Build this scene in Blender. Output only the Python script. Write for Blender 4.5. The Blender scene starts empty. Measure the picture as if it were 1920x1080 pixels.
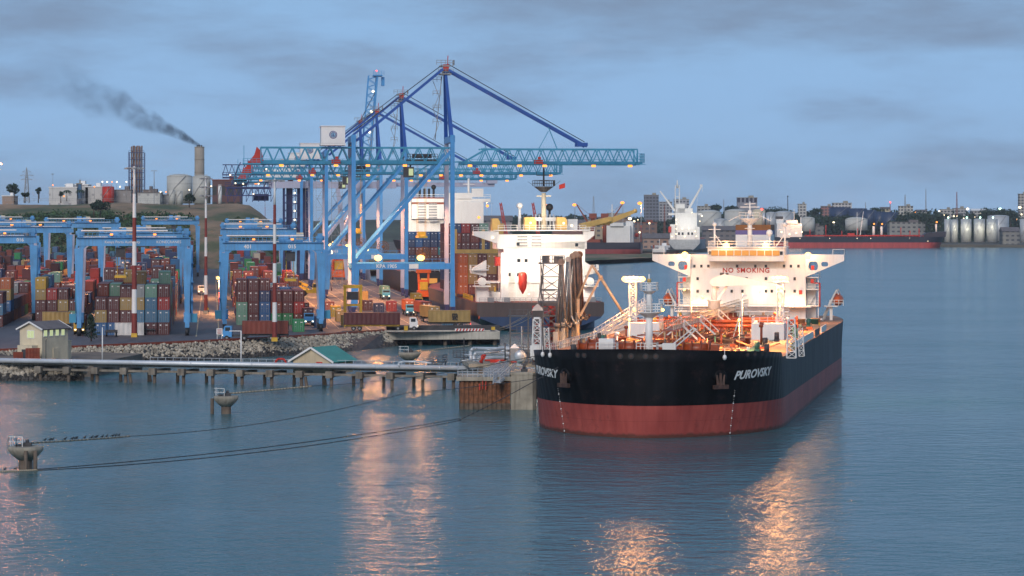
import bpy, math, random
from mathutils import Vector, Matrix
R = random.Random(7)
sc = bpy.context.scene
COL = sc.collection
F = 5500.0; CH = 28.0; HY = 405.0; CX = 960.0      # lens in pixels, camera height, horizon row, centre column

def W(px, py, D):            # the world point seen at (px, py) of the photograph at distance D
    return Vector(((px - CX) / F * D, D, CH - (py - HY) / F * D))
def G(px, py, z=3.0):        # the world point on the level z seen at (px, py)
    D = F * (CH - z) / (py - HY)
    return Vector(((px - CX) / F * D, D, z))

# ---------------------------------------------------------------- materials
def lin(c):
    return tuple(((v / 255.0) / 12.92 if v / 255.0 <= 0.04045 else ((v / 255.0 + 0.055) / 1.055) ** 2.4) for v in c)
MATS = {}
def nodes_of(name):
    m = bpy.data.materials.new(name); m.use_nodes = True
    nt = m.node_tree; b = nt.nodes.get('Principled BSDF')
    return m, nt, b
def paint(name, rgb, rough=0.5, var=0.18, scale=0.6, streak=0.25, metal=0.0, dirt=None, bump=0.0, coord='Object'):
    """worn paint: colour varies in patches and in vertical streaks, with dirt showing through"""
    if name in MATS: return MATS[name]
    m, nt, b = nodes_of(name); N = nt.nodes; L = nt.links
    base = rgb; d = dirt or tuple(v * 0.45 for v in base)
    tc = N.new('ShaderNodeTexCoord')
    n1 = N.new('ShaderNodeTexNoise'); n1.inputs['Scale'].default_value = scale; n1.inputs['Detail'].default_value = 6
    L.new(tc.outputs[coord], n1.inputs['Vector'])
    mp = N.new('ShaderNodeMapping'); mp.inputs['Scale'].default_value = (2.2, 2.2, 0.16)
    L.new(tc.outputs[coord], mp.inputs['Vector'])
    n2 = N.new('ShaderNodeTexNoise'); n2.inputs['Scale'].default_value = 1.1; n2.inputs['Detail'].default_value = 5
    L.new(mp.outputs['Vector'], n2.inputs['Vector'])
    r1 = N.new('ShaderNodeValToRGB'); r1.color_ramp.elements[0].position = 0.35; r1.color_ramp.elements[1].position = 0.7
    lo = tuple(v * (1 - var) for v in base); hi = tuple(min(1, v * (1 + var)) for v in base)
    r1.color_ramp.elements[0].color = (*lo, 1); r1.color_ramp.elements[1].color = (*hi, 1)
    L.new(n1.outputs['Fac'], r1.inputs['Fac'])
    mr = N.new('ShaderNodeMapRange'); mr.inputs['From Min'].default_value = 0.5; mr.inputs['From Max'].default_value = 0.75
    mr.inputs['To Max'].default_value = streak
    L.new(n2.outputs['Fac'], mr.inputs['Value'])
    mx = N.new('ShaderNodeMixRGB'); mx.inputs['Color2'].default_value = (*d, 1)
    L.new(mr.outputs['Result'], mx.inputs['Fac']); L.new(r1.outputs['Color'], mx.inputs['Color1'])
    L.new(mx.outputs['Color'], b.inputs['Base Color'])
    b.inputs['Roughness'].default_value = rough; b.inputs['Metallic'].default_value = metal
    if bump:
        bp = N.new('ShaderNodeBump'); bp.inputs['Strength'].default_value = bump; bp.inputs['Distance'].default_value = 0.1
        L.new(n1.outputs['Fac'], bp.inputs['Height']); L.new(bp.outputs['Normal'], b.inputs['Normal'])
    MATS[name] = m; return m
def glow(name, rgb, s):
    if name in MATS: return MATS[name]
    m, nt, b = nodes_of(name)
    b.inputs['Base Color'].default_value = (*[v * .12 for v in rgb], 1)
    b.inputs['Emission Color'].default_value = (*rgb, 1); b.inputs['Emission Strength'].default_value = s
    MATS[name] = m; return m
def windowed(name, wall, glass, w, h, gap=0.35, lit=0.0):
    """a facade: rows of dark openings in a wall, a few of them lit"""
    if name in MATS: return MATS[name]
    m, nt, b = nodes_of(name); N = nt.nodes; L = nt.links
    tc = N.new('ShaderNodeTexCoord'); sp = N.new('ShaderNodeSeparateXYZ'); L.new(tc.outputs['Object'], sp.inputs[0])
    ad = N.new('ShaderNodeMath'); ad.operation = 'ADD'; L.new(sp.outputs['X'], ad.inputs[0]); L.new(sp.outputs['Y'], ad.inputs[1])
    def band(src, period, duty):
        a = N.new('ShaderNodeMath'); a.operation = 'DIVIDE'; L.new(src, a.inputs[0]); a.inputs[1].default_value = period
        f = N.new('ShaderNodeMath'); f.operation = 'FRACT'; L.new(a.outputs[0], f.inputs[0])
        c = N.new('ShaderNodeMath'); c.operation = 'COMPARE'; L.new(f.outputs[0], c.inputs[0]); c.inputs[1].default_value = 0.5; c.inputs[2].default_value = duty
        return c.outputs[0]
    mu = N.new('ShaderNodeMath'); mu.operation = 'MULTIPLY'
    L.new(band(ad.outputs[0], w, gap), mu.inputs[0]); L.new(band(sp.outputs['Z'], h, gap * 0.8), mu.inputs[1])
    n1 = N.new('ShaderNodeTexNoise'); n1.inputs['Scale'].default_value = 0.3; L.new(tc.outputs['Object'], n1.inputs['Vector'])
    v = N.new('ShaderNodeMixRGB'); v.inputs['Color1'].default_value = (*[x * 0.75 for x in wall], 1); v.inputs['Color2'].default_value = (*wall, 1)
    L.new(n1.outputs['Fac'], v.inputs['Fac'])
    mx = N.new('ShaderNodeMixRGB'); mx.inputs['Color2'].default_value = (*glass, 1)
    L.new(mu.outputs[0], mx.inputs['Fac']); L.new(v.outputs['Color'], mx.inputs['Color1']); L.new(mx.outputs['Color'], b.inputs['Base Color'])
    b.inputs['Roughness'].default_value = 0.6
    MATS[name] = m; return m

M = {}
M['sts'] = paint('sts_blue', (0.07, 0.31, 0.66), 0.4, 0.12, 0.25, 0.34, dirt=(0.08, 0.13, 0.20))
M['teal'] = paint('girder_teal', (0.05, 0.29, 0.46), 0.45, 0.12, 0.3, 0.2)
M['royal'] = paint('mast_royal_blue', (0.016, 0.085, 0.36), 0.45, 0.15, 0.3, 0.2)
M['navy'] = paint('navy', (0.025, 0.035, 0.13), 0.5, 0.2, 0.3, 0.2)
M['rtg'] = paint('yard_crane_blue', (0.095, 0.33, 0.64), 0.45, 0.16, 0.3, 0.42, dirt=(0.10, 0.13, 0.17))
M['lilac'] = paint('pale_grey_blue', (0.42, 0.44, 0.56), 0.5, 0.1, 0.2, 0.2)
M['white'] = paint('white_paint', (0.80, 0.79, 0.77), 0.45, 0.04, 0.4, 0.12, dirt=(0.45, 0.36, 0.27))
M['shipwhite'] = paint('ship_white', (0.76, 0.75, 0.72), 0.42, 0.05, 0.2, 0.22, dirt=(0.50, 0.38, 0.28))
M['cream'] = paint('cream_wall', (0.66, 0.58, 0.42), 0.7, 0.10, 0.5, 0.25)
M['sand'] = paint('sand_wall', (0.55, 0.46, 0.31), 0.75, 0.12, 0.5, 0.35)
M['red'] = paint('signal_red', (0.50, 0.03, 0.015), 0.45, 0.12, 1.0, 0.15)
M['orange'] = paint('lifeboat_orange', (0.68, 0.11, 0.015), 0.4, 0.08, 1.0, 0.1)
M['yellow'] = paint('machine_yellow', (0.62, 0.38, 0.03), 0.45, 0.12, 1.0, 0.25)
M['buff'] = paint('buff_paint', (0.66, 0.42, 0.13), 0.5, 0.10, 0.6, 0.2)
M['grey'] = paint('steel_grey', (0.30, 0.31, 0.32), 0.5, 0.2, 1.0, 0.3)
M['galv'] = paint('galvanised', (0.50, 0.54, 0.58), 0.38, 0.10, 1.0, 0.12, metal=0.35)
M['pipe'] = paint('pipe_cladding', (0.60, 0.64, 0.68), 0.42, 0.10, 0.4, 0.10, metal=0.3)
M['rust'] = paint('rusty_steel', (0.20, 0.08, 0.035), 0.8, 0.45, 2.0, 0.5, dirt=(0.05, 0.03, 0.02))
M['rustgrey'] = paint('rusty_grey_tube', (0.20, 0.165, 0.145), 0.6, 0.3, 1.2, 0.7, dirt=(0.10, 0.045, 0.025))
M['oxide'] = paint('red_oxide', (0.25, 0.05, 0.022), 0.55, 0.3, 1.0, 0.3)
M['winch'] = paint('winch_oxide', (0.30, 0.055, 0.012), 0.4, 0.35, 1.5, 0.3)
M['deckpaint'] = paint('deck_primer', (0.50, 0.24, 0.12), 0.6, 0.2, 0.3, 0.2)
M['green'] = paint('deck_green', (0.03, 0.13, 0.10), 0.5, 0.2, 1.0, 0.2)
M['black'] = paint('black_rubber', (0.015, 0.015, 0.017), 0.6, 0.3, 1.0, 0.2)
M['dark'] = paint('dark_steel', (0.045, 0.045, 0.05), 0.55, 0.3, 1.0, 0.2)
M['lconc'] = paint('pale_concrete', (0.50, 0.47, 0.40), 0.85, 0.15, 0.5, 0.45, dirt=(0.20, 0.17, 0.13))
M['tan'] = paint('tan_arm', (0.46, 0.33, 0.22), 0.6, 0.2, 0.8, 0.4)
M['darkgrey'] = paint('dark_grey_steel', (0.13, 0.12, 0.12), 0.6, 0.25, 0.8, 0.4)
M['weathered'] = paint('weathered_concrete', (0.23, 0.20, 0.16), 0.85, 0.3, 0.7, 0.7, dirt=(0.07, 0.055, 0.045))
M['anchor'] = paint('anchor_iron', (0.07, 0.035, 0.025), 0.7, 0.4, 1.5, 0.4)
M['conc'] = paint('concrete', (0.34, 0.31, 0.25), 0.85, 0.28, 0.5, 0.65, dirt=(0.10, 0.08, 0.06), bump=0.3)
M['pile'] = paint('wet_pile', (0.13, 0.10, 0.075), 0.8, 0.35, 1.0, 0.6, dirt=(0.03, 0.03, 0.025), bump=0.3)
M['chim'] = paint('chimney_concrete', (0.33, 0.29, 0.24), 0.85, 0.14, 0.12, 0.4)
M['steel_tank'] = paint('steel_tank', (0.50, 0.52, 0.53), 0.42, 0.12, 0.12, 0.35, metal=0.25)
M['pale_tank'] = paint('pale_tank', (0.52, 0.52, 0.48), 0.55, 0.08, 0.1, 0.3)
M['navy_tank'] = paint('navy_tank', (0.025, 0.05, 0.12), 0.5, 0.12, 0.1, 0.2)
M['glass'] = paint('window_glass', (0.03, 0.04, 0.05), 0.12, 0.2, 0.5, 0.0)
M['roofg'] = paint('green_roof', (0.06, 0.30, 0.25), 0.5, 0.12, 0.6, 0.25)
M['roofgrey'] = paint('grey_roof', (0.16, 0.14, 0.14), 0.7, 0.18, 0.6, 0.25)
M['leaf'] = paint('leaf_green', (0.045, 0.095, 0.035), 0.7, 0.5, 0.7, 0.0)
M['leaf2'] = paint('dark_leaf', (0.018, 0.045, 0.022), 0.7, 0.5, 0.5, 0.0)
M['bark'] = paint('bark', (0.10, 0.07, 0.05), 0.9, 0.3, 2.0, 0.2)
M['skin'] = paint('skin', (0.20, 0.10, 0.06), 0.6, 0.05, 3.0, 0)
M['cloth'] = paint('dark_workwear', (0.03, 0.04, 0.08), 0.8, 0.2, 3.0, 0)
M['hivis'] = paint('safety_vest', (0.75, 0.55, 0.03), 0.7, 0.1, 3.0, 0)
M['rope'] = paint('mooring_rope', (0.36, 0.31, 0.23), 0.9, 0.2, 2.0, 0)
M['wire'] = paint('dark_wire', (0.04, 0.04, 0.045), 0.6, 0.2, 2.0, 0)
M['stone'] = paint('rock', (0.42, 0.375, 0.30), 0.9, 0.5, 0.8, 0.1)
M['wetstone'] = paint('wet_rock', (0.05, 0.045, 0.04), 0.6, 0.5, 0.8, 0.1)
M['letter'] = paint('white_lettering', (0.78, 0.78, 0.76), 0.5, 0.05, 1, 0.05)
M['redletter'] = paint('red_lettering', (0.42, 0.015, 0.008), 0.5, 0.1, 1, 0.05)
M['lamp_o'] = glow('sodium_lamp', (1.0, 0.52, 0.10), 4.5)
M['lamp_far'] = glow('sodium_lamp_far', (1.0, 0.27, 0.035), 1.9)
M['lamp_w'] = glow('white_lamp', (1.0, 0.80, 0.50), 2.5)
M['lamp_deck'] = glow('warm_floodlight', (1.0, 0.54, 0.11), 4.5)
M['lamp_green'] = glow('greenish_lamp', (0.55, 1.0, 0.75), 4)
M['lamp_red'] = glow('red_lamp', (1.0, 0.05, 0.04), 5)
M['litwin'] = glow('lit_window', (0.75, 0.85, 0.45), 0.42)
M['litwarm'] = glow('lit_window_warm', (1.0, 0.42, 0.08), 0.45)

# ---------------------------------------------------------------- mesh builder
class MB:
    def __init__(s): s.v = []; s.f = []; s.mi = []; s.m = 0; s.sm = []
    def face(s, idx, smooth=False): s.f.append(idx); s.mi.append(s.m); s.sm.append(smooth)
    def poly(s, pts, smooth=False):
        n = len(s.v); s.v += [tuple(p) for p in pts]; s.face(list(range(n, n + len(pts))), smooth); return s
    def box(s, c, d, rz=0.0, taper=1.0):
        n = len(s.v); co, si = math.cos(rz), math.sin(rz)
        for z in (-.5, .5):
            k = taper if z > 0 else 1.0
            for x, y in ((-.5, -.5), (.5, -.5), (.5, .5), (-.5, .5)):
                a, b = x * d[0] * k, y * d[1] * k
                s.v.append((c[0] + a * co - b * si, c[1] + a * si + b * co, c[2] + z * d[2]))
        for q in ((3, 2, 1, 0), (4, 5, 6, 7), (0, 1, 5, 4), (1, 2, 6, 5), (2, 3, 7, 6), (3, 0, 4, 7)): s.face([n + i for i in q])
        return s
    def bar(s, p, q, w=0.2, h=None, w2=None, h2=None):
        h = w if h is None else h; w2 = w if w2 is None else w2; h2 = h if h2 is None else h2
        p = Vector(p); q = Vector(q); d = q - p
        if d.length < 1e-6: return s
        d.normalize(); up = Vector((0, 0, 1)) if abs(d.z) < 0.95 else Vector((0, 1, 0))
        x = d.cross(up).normalized(); y = x.cross(d).normalized(); n = len(s.v)
        for P, a, b in ((p, w, h), (q, w2, h2)):
            for i, j in ((-.5, -.5), (.5, -.5), (.5, .5), (-.5, .5)): s.v.append(tuple(P + x * a * i + y * b * j))
        for f in ((0, 1, 2, 3), (7, 6, 5, 4), (4, 5, 1, 0), (5, 6, 2, 1), (6, 7, 3, 2), (7, 4, 0, 3)): s.face([n + i for i in f])
        return s
    def tube(s, p, q, r, r2=None, n=8, cap=True):
        r2 = r if r2 is None else r2; p = Vector(p); q = Vector(q); d = (q - p)
        if d.length < 1e-6: return s
        d.normalize(); up = Vector((0, 0, 1)) if abs(d.z) < 0.95 else Vector((0, 1, 0))
        x = d.cross(up).normalized(); y = x.cross(d).normalized(); k = len(s.v)
        for P, rr in ((p, r), (q, r2)):
            for i in range(n):
                a = 2 * math.pi * i / n; s.v.append(tuple(P + x * rr * math.cos(a) + y * rr * math.sin(a)))
        for i in range(n):
            j = (i + 1) % n; s.face([k + i, k + n + i, k + n + j, k + j], True)
        if cap: s.face([k + i for i in range(n)]); s.face([k + n + i for i in reversed(range(n))])
        return s
    def path(s, pts, r, n=6):
        for a, b in zip(pts[:-1], pts[1:]): s.tube(a, b, r, n=n)
        return s
    def lathe(s, c, prof, n=16, a0=0.0, smooth=True):
        """profile of (radius, z) turned about the vertical through c"""
        k = len(s.v)
        for r, z in prof:
            for i in range(n):
                a = a0 + 2 * math.pi * i / n; s.v.append((c[0] + r * math.cos(a), c[1] + r * math.sin(a), c[2] + z))
        for j in range(len(prof) - 1):
            for i in range(n):
                i2 = (i + 1) % n; s.face([k + j * n + i, k + j * n + i2, k + (j + 1) * n + i2, k + (j + 1) * n + i], smooth)
        s.face([k + i for i in reversed(range(n))]); s.face([k + (len(prof) - 1) * n + i for i in range(n)])
        return s
    def ball(s, c, r, n=10, sz=1.0, sx=1.0, sy=1.0):
        k = len(s.v); m = max(4, n // 2)
        for j in range(1, m):
            t = math.pi * j / m
            for i in range(n):
                a = 2 * math.pi * i / n
                s.v.append((c[0] + r * sx * math.sin(t) * math.cos(a), c[1] + r * sy * math.sin(t) * math.sin(a), c[2] - r * sz * math.cos(t)))
        b = len(s.v); s.v.append((c[0], c[1], c[2] - r * sz)); s.v.append((c[0], c[1], c[2] + r * sz))
        for j in range(m - 2):
            for i in range(n):
                i2 = (i + 1) % n; s.face([k + j * n + i, k + j * n + i2, k + (j + 1) * n + i2, k + (j + 1) * n + i], True)
        for i in range(n):
            i2 = (i + 1) % n; s.face([b, k + i2, k + i], True); q = k + (m - 2) * n; s.face([b + 1, q + i, q + i2], True)
        return s
    def prism(s, poly, axis, lo, hi):
        """poly of 2-D points swept along axis ('x': (y,z), 'y': (x,z), 'z': (x,y))"""
        k = len(s.v); n = len(poly)
        for t in (lo, hi):
            for a, b in poly:
                s.v.append((t, a, b) if axis == 'x' else (a, t, b) if axis == 'y' else (a, b, t))
        s.face([k + i for i in range(n)]); s.face([k + n + i for i in reversed(range(n))])
        for i in range(n):
            j = (i + 1) % n; s.face([k + i, k + n + i, k + n + j, k + j])
        return s
    def rail(s, pts, h=1.0, t=0.06, step=1.6, rows=2, post=True):
        """hand rail along pts"""
        for a, b in zip(pts[:-1], pts[1:]):
            a = Vector(a); b = Vector(b); n = max(1, int((b - a).length / step))
            for r_ in range(1, rows + 1): z = Vector((0, 0, h * r_ / rows)); s.bar(a + z, b + z, t)
            if post:
                for i in range(n + 1): p = a.lerp(b, i / n); s.bar(p, p + Vector((0, 0, h)), t)
        return s
    def truss(s, p, q, up, w, n, t=0.2):
        """flat zigzag between line p-q and the same line shifted by up"""
        p = Vector(p); q = Vector(q); up = Vector(up)
        s.bar(p, q, t * 1.4); s.bar(p + up, q + up, t * 1.4)
        for i in range(n):
            a = p.lerp(q, i / n); m_ = p.lerp(q, (i + .5) / n) + up; b = p.lerp(q, (i + 1) / n)
            s.bar(a, m_, t); s.bar(m_, b, t)
        return s
    def lattice(s, p, q, w, n, t=0.12, w2=None):
        """square lattice column from p to q"""
        p = Vector(p); q = Vector(q); d = (q - p).normalized(); up = Vector((0, 0, 1)) if abs(d.z) < .9 else Vector((0, 1, 0))
        x = d.cross(up).normalized(); y = x.cross(d).normalized(); w2 = w if w2 is None else w2
        def c(k, i):
            f = k / n; ww = (w + (w2 - w) * f) / 2; sx, sy = ((-1, -1), (1, -1), (1, 1), (-1, 1))[i % 4]
            return p.lerp(q, f) + x * ww * sx + y * ww * sy
        for i in range(4):
            s.bar(c(0, i), c(n, i), t * 1.3)
            for k in range(n):
                s.bar(c(k, i), c(k, i + 1), t * .8)
                if k % 2: s.bar(c(k, i), c(k + 1, i + 1), t)
                else: s.bar(c(k, i + 1), c(k + 1, i), t)
        return s
    def build(s, name, mats, parent=None, loc=None, rz=None):
        me = bpy.data.meshes.new(name); me.from_pydata(s.v, [], s.f)
        for m in (mats if isinstance(mats, (list, tuple)) else [mats]): me.materials.append(M[m] if isinstance(m, str) else m)
        me.polygons.foreach_set('material_index', s.mi); me.polygons.foreach_set('use_smooth', s.sm); me.update()
        o = bpy.data.objects.new(name, me); COL.objects.link(o)
        if parent is not None: o.parent = parent
        if loc is not None: o.location = loc
        if rz is not None: o.rotation_euler = (0, 0, rz)
        return o

def tag(o, label=None, cat=None, group=None, kind=None):
    if label: o['label'] = label
    if cat: o['category'] = cat
    if group: o['group'] = group
    if kind: o['kind'] = kind
    return o
def thing(name, label, cat, loc=(0, 0, 0), rz=0.0, group=None):
    o = bpy.data.objects.new(name, None); COL.objects.link(o); o.empty_display_size = 0.5
    o.location = loc; o.rotation_euler = (0, 0, rz); return tag(o, label, cat, group)
def copy_tree(o, parent=None):
    c = o.copy(); COL.objects.link(c)
    if parent is not None: c.parent = parent
    for ch in list(o.children):
        copy_tree(ch, c)
    return c
def light(loc, power, rgb=(1.0, 0.55, 0.2), r=0.5, parent=None):
    l = bpy.data.lights.new('lamp_light', 'POINT'); l.energy = power; l.color = rgb; l.shadow_soft_size = r
    o = bpy.data.objects.new('lamp_light', l); COL.objects.link(o); o.location = loc
    if parent is not None: o.parent = parent
    return o
def down(loc, power, rgb=(1.0, 0.40, 0.13), r=0.8, ang=150):
    return spot(loc, Vector(loc) - Vector((0, 0.01, 10)), power, rgb, ang, r)
def spot(loc, target, power, rgb=(1.0, 0.6, 0.3), ang=110, r=0.5, parent=None):
    l = bpy.data.lights.new('flood_or_fill_light', 'SPOT'); l.energy = power; l.color = rgb; l.shadow_soft_size = r
    l.spot_size = math.radians(ang); l.spot_blend = 0.5
    o = bpy.data.objects.new('flood_or_fill_light', l); COL.objects.link(o); o.location = loc
    o.rotation_euler = (Vector(target) - Vector(loc)).to_track_quat('-Z', 'Y').to_euler()
    if parent is not None: o.parent = parent
    return o
def text_mesh(name, s, size, mat, parent, loc, rot, shear=0.0, thick=0.02, align='CENTER', fn=None, bold=0.0, spacing=1.0):
    cu = bpy.data.curves.new(name, 'FONT'); cu.body = s; cu.size = size; cu.align_x = align; cu.align_y = 'CENTER'
    cu.shear = shear; cu.extrude = thick; cu.offset = bold; cu.space_character = spacing; cu.resolution_u = 3
    t = bpy.data.objects.new(name, cu); COL.objects.link(t)
    bpy.context.view_layer.update()
    me = bpy.data.meshes.new_from_object(t.evaluated_get(bpy.context.evaluated_depsgraph_get()))
    bpy.data.objects.remove(t); bpy.data.curves.remove(cu)
    me.materials.clear(); me.materials.append(M[mat])
    if fn:
        for v in me.vertices: v.co = fn(v.co)
    o = bpy.data.objects.new(name, me); COL.objects.link(o)
    if parent is not None: o.parent = parent
    o.location = loc; o.rotation_euler = rot
    return o

# ---------------------------------------------------------------- yard frame (a: towards the water, b: along the quay away from us)
YO = Vector((-14.7, 724.0, 3.0)); YU = Vector((-0.1016, 0.9948, 0)); YV = Vector((0.9948, 0.1016, 0)); YR = math.atan2(0.1016, 0.9948)
def Y(a, b, z=0.0): return YO + YV * a + YU * b + Vector((0, 0, z))
def YI(p): d = Vector(p) - YO; return d.dot(YV), d.dot(YU)

# ---------------------------------------------------------------- camera, world, sun
cam = bpy.data.cameras.new('camera'); co = bpy.data.objects.new('camera', cam); COL.objects.link(co)
co.location = (0, 0, CH); co.rotation_euler = (math.radians(90), 0, 0)
cam.sensor_width = 36; cam.lens = F / 1920 * 36; cam.shift_y = -135.0 / 1920; cam.clip_start = 1; cam.clip_end = 20000
sc.camera = co

w = bpy.data.worlds.new('World'); sc.world = w; w.use_nodes = True
N = w.node_tree.nodes; L = w.node_tree.links
bg = N['Background']
SUN_EL, SUN_AZ = math.radians(4), math.radians(235)
sky = N.new('ShaderNodeTexSky'); sky.sky_type = 'NISHITA'; sky.sun_disc = False; sky.sun_elevation = SUN_EL; sky.sun_rotation = SUN_AZ
sky.air_density = 1.5; sky.dust_density = 1.0; sky.ozone_density = 3.0
tc = N.new('ShaderNodeTexCoord'); sp = N.new('ShaderNodeSeparateXYZ'); L.new(tc.outputs['Generated'], sp.inputs[0])
gr = N.new('ShaderNodeValToRGB'); el = gr.color_ramp.elements       # dusk sky above the cloud base, by elevation
el[0].position = 0.0; el[0].color = (0.215, 0.335, 0.51, 1)
el[1].position = 1.0; el[1].color = (0.085, 0.175, 0.32, 1)
for p_, c_ in ((0.012, (0.21, 0.35, 0.54)), (0.04, (0.20, 0.345, 0.55)), (0.10, (0.185, 0.325, 0.52)), (0.35, (0.12, 0.235, 0.41))):
    e = el.new(p_); e.color = (*c_, 1)
L.new(sp.outputs['Z'], gr.inputs['Fac'])
def cloud_noise(scale, sz, det, seed):
    mp = N.new('ShaderNodeMapping'); mp.inputs['Scale'].default_value = (scale, scale, scale * sz); mp.inputs['Location'].default_value = (seed, 2.0 * seed, seed)
    L.new(tc.outputs['Generated'], mp.inputs['Vector'])
    n = N.new('ShaderNodeTexNoise'); n.inputs['Scale'].default_value = 1.0; n.inputs['Detail'].default_value = det; n.inputs['Roughness'].default_value = 0.60
    L.new(mp.outputs['Vector'], n.inputs['Vector']); return n
n1 = cloud_noise(6.0, 4.5, 7, 3.1)
n2 = cloud_noise(17.0, 3.6, 8, 1.7)
mixn = N.new('ShaderNodeMath'); mixn.operation = 'MULTIPLY_ADD'; L.new(n2.outputs['Fac'], mixn.inputs[0]); mixn.inputs[1].default_value = 0.35; L.new(n1.outputs['Fac'], mixn.inputs[2])
up = N.new('ShaderNodeMapRange'); L.new(sp.outputs['Z'], up.inputs['Value'])      # the deck thickens upwards
up.inputs['From Min'].default_value = 0.030; up.inputs['From Max'].default_value = 0.078; up.inputs['To Min'].default_value = -0.01; up.inputs['To Max'].default_value = 0.17
ad = N.new('ShaderNodeMath'); ad.operation = 'ADD'; L.new(mixn.outputs[0], ad.inputs[0]); L.new(up.outputs[0], ad.inputs[1])
cf = N.new('ShaderNodeMapRange'); cf.interpolation_type = 'SMOOTHSTEP'; L.new(ad.outputs[0], cf.inputs['Value'])
cf.inputs['From Min'].default_value = 0.60; cf.inputs['From Max'].default_value = 0.98; cf.inputs['To Max'].default_value = 0.85
cm = N.new('ShaderNodeMixRGB'); cm.inputs['Color2'].default_value = (0.13, 0.18, 0.27, 1)
L.new(cf.outputs[0], cm.inputs['Fac']); L.new(gr.outputs['Color'], cm.inputs['Color1'])
# pale lit cloud banks low in the sky
n3 = cloud_noise(34.0, 2.2, 8, 7.7)
lowz = N.new('ShaderNodeMapRange'); L.new(sp.outputs['Z'], lowz.inputs['Value']); lowz.inputs['From Min'].default_value = 0.0; lowz.inputs['From Max'].default_value = 0.045
lowz.inputs['To Min'].default_value = 0.09; lowz.inputs['To Max'].default_value = -0.08
a3 = N.new('ShaderNodeMath'); a3.operation = 'ADD'; L.new(n3.outputs['Fac'], a3.inputs[0]); L.new(lowz.outputs[0], a3.inputs[1])
c3 = N.new('ShaderNodeMapRange'); c3.interpolation_type = 'SMOOTHSTEP'; L.new(a3.outputs[0], c3.inputs['Value']); c3.inputs['From Min'].default_value = 0.56; c3.inputs['From Max'].default_value = 0.74; c3.inputs['To Max'].default_value = 0.4
cm3 = N.new('ShaderNodeMixRGB'); cm3.inputs['Color2'].default_value = (0.225, 0.315, 0.46, 1)
L.new(c3.outputs[0], cm3.inputs['Fac']); L.new(cm.outputs['Color'], cm3.inputs['Color1'])
mul = N.new('ShaderNodeVectorMath'); mul.operation = 'SCALE'; mul.inputs['Scale'].default_value = 0.07; L.new(sky.outputs['Color'], mul.inputs[0])
fin = N.new('ShaderNodeMixRGB'); fin.inputs['Fac'].default_value = 0.90
L.new(mul.outputs[0], fin.inputs['Color1']); L.new(cm3.outputs['Color'], fin.inputs['Color2'])
L.new(fin.outputs['Color'], bg.inputs['Color']); bg.inputs['Strength'].default_value = 1.0
sl = bpy.data.lights.new('sun', 'SUN'); sl.energy = 1.25; sl.angle = math.radians(25); sl.color = (1.0, 0.90, 0.82)
so = bpy.data.objects.new('sun', sl); COL.objects.link(so)
dirv = Vector((-0.22, -0.85, 0.5)); so.rotation_euler = dirv.to_track_quat('Z', 'Y').to_euler()
vs = sc.view_settings
sc.display_settings.display_device = 'sRGB'; vs.view_transform = 'Standard'; vs.look = 'None'; vs.exposure = 0.68; vs.gamma = 1.0
sc.cycles.use_denoising = True; sc.cycles.max_bounces = 6; sc.cycles.diffuse_bounces = 2; sc.cycles.glossy_bounces = 3
sc.cycles.sample_clamp_indirect = 4.0; sc.cycles.sample_clamp_direct = 0.0; sc.cycles.volume_step_rate = 1.0
# ================================================================ water
def water():
    m, nt, b = nodes_of('harbour_water'); N = nt.nodes; L = nt.links
    b.inputs['Roughness'].default_value = 0.15; b.inputs['IOR'].default_value = 1.333
    tc = N.new('ShaderNodeTexCoord')
    def ns(sx, sy, det, rot=0.0, sc_=1.0):
        mp = N.new('ShaderNodeMapping'); mp.inputs['Scale'].default_value = (sx, sy, 1); mp.inputs['Rotation'].default_value = (0, 0, rot)
        L.new(tc.outputs['Object'], mp.inputs['Vector'])
        n = N.new('ShaderNodeTexNoise'); n.inputs['Scale'].default_value = sc_; n.inputs['Detail'].default_value = det; n.inputs['Roughness'].default_value = 0.55
        L.new(mp.outputs['Vector'], n.inputs['Vector']); return n.outputs['Fac']
    a = ns(0.34, 0.46, 4, 0.15); c = ns(0.07, 0.06, 3, -0.2); d = ns(1.3, 1.7, 2, -0.1)
    def mad(x, k, y):
        q = N.new('ShaderNodeMath'); q.operation = 'MULTIPLY_ADD'; L.new(x, q.inputs[0]); q.inputs[1].default_value = k
        if y is None: q.inputs[2].default_value = 0
        else: L.new(y, q.inputs[2])
        return q.outputs[0]
    patch = ns(0.010, 0.018, 3, 0.3)           # calmer and rougher patches
    pr = N.new('ShaderNodeMapRange'); L.new(patch, pr.inputs['Value']); pr.inputs['From Min'].default_value = 0.35; pr.inputs['From Max'].default_value = 0.65
    pr.inputs['To Min'].default_value = 0.55; pr.inputs['To Max'].default_value = 1.2
    h = mad(d, 0.15, mad(a, 1.0, mad(c, 1.5, None)))
    bp = N.new('ShaderNodeBump'); bp.inputs['Distance'].default_value = 0.52
    L.new(pr.outputs[0], bp.inputs['Strength']); L.new(h, bp.inputs['Height']); L.new(bp.outputs['Normal'], b.inputs['Normal'])
    cr = N.new('ShaderNodeMixRGB'); cr.inputs['Color1'].default_value = (0.018, 0.105, 0.130, 1); cr.inputs['Color2'].default_value = (0.030, 0.145, 0.170, 1)
    L.new(patch, cr.inputs['Fac']); L.new(cr.outputs['Color'], b.inputs['Base Color'])
    mb = MB(); mb.poly([(-3000, -300, 0), (3000, -300, 0), (3000, 5500, 0), (-3000, 5500, 0)])
    return tag(mb.build('water', m), kind='structure')
water()

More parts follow.
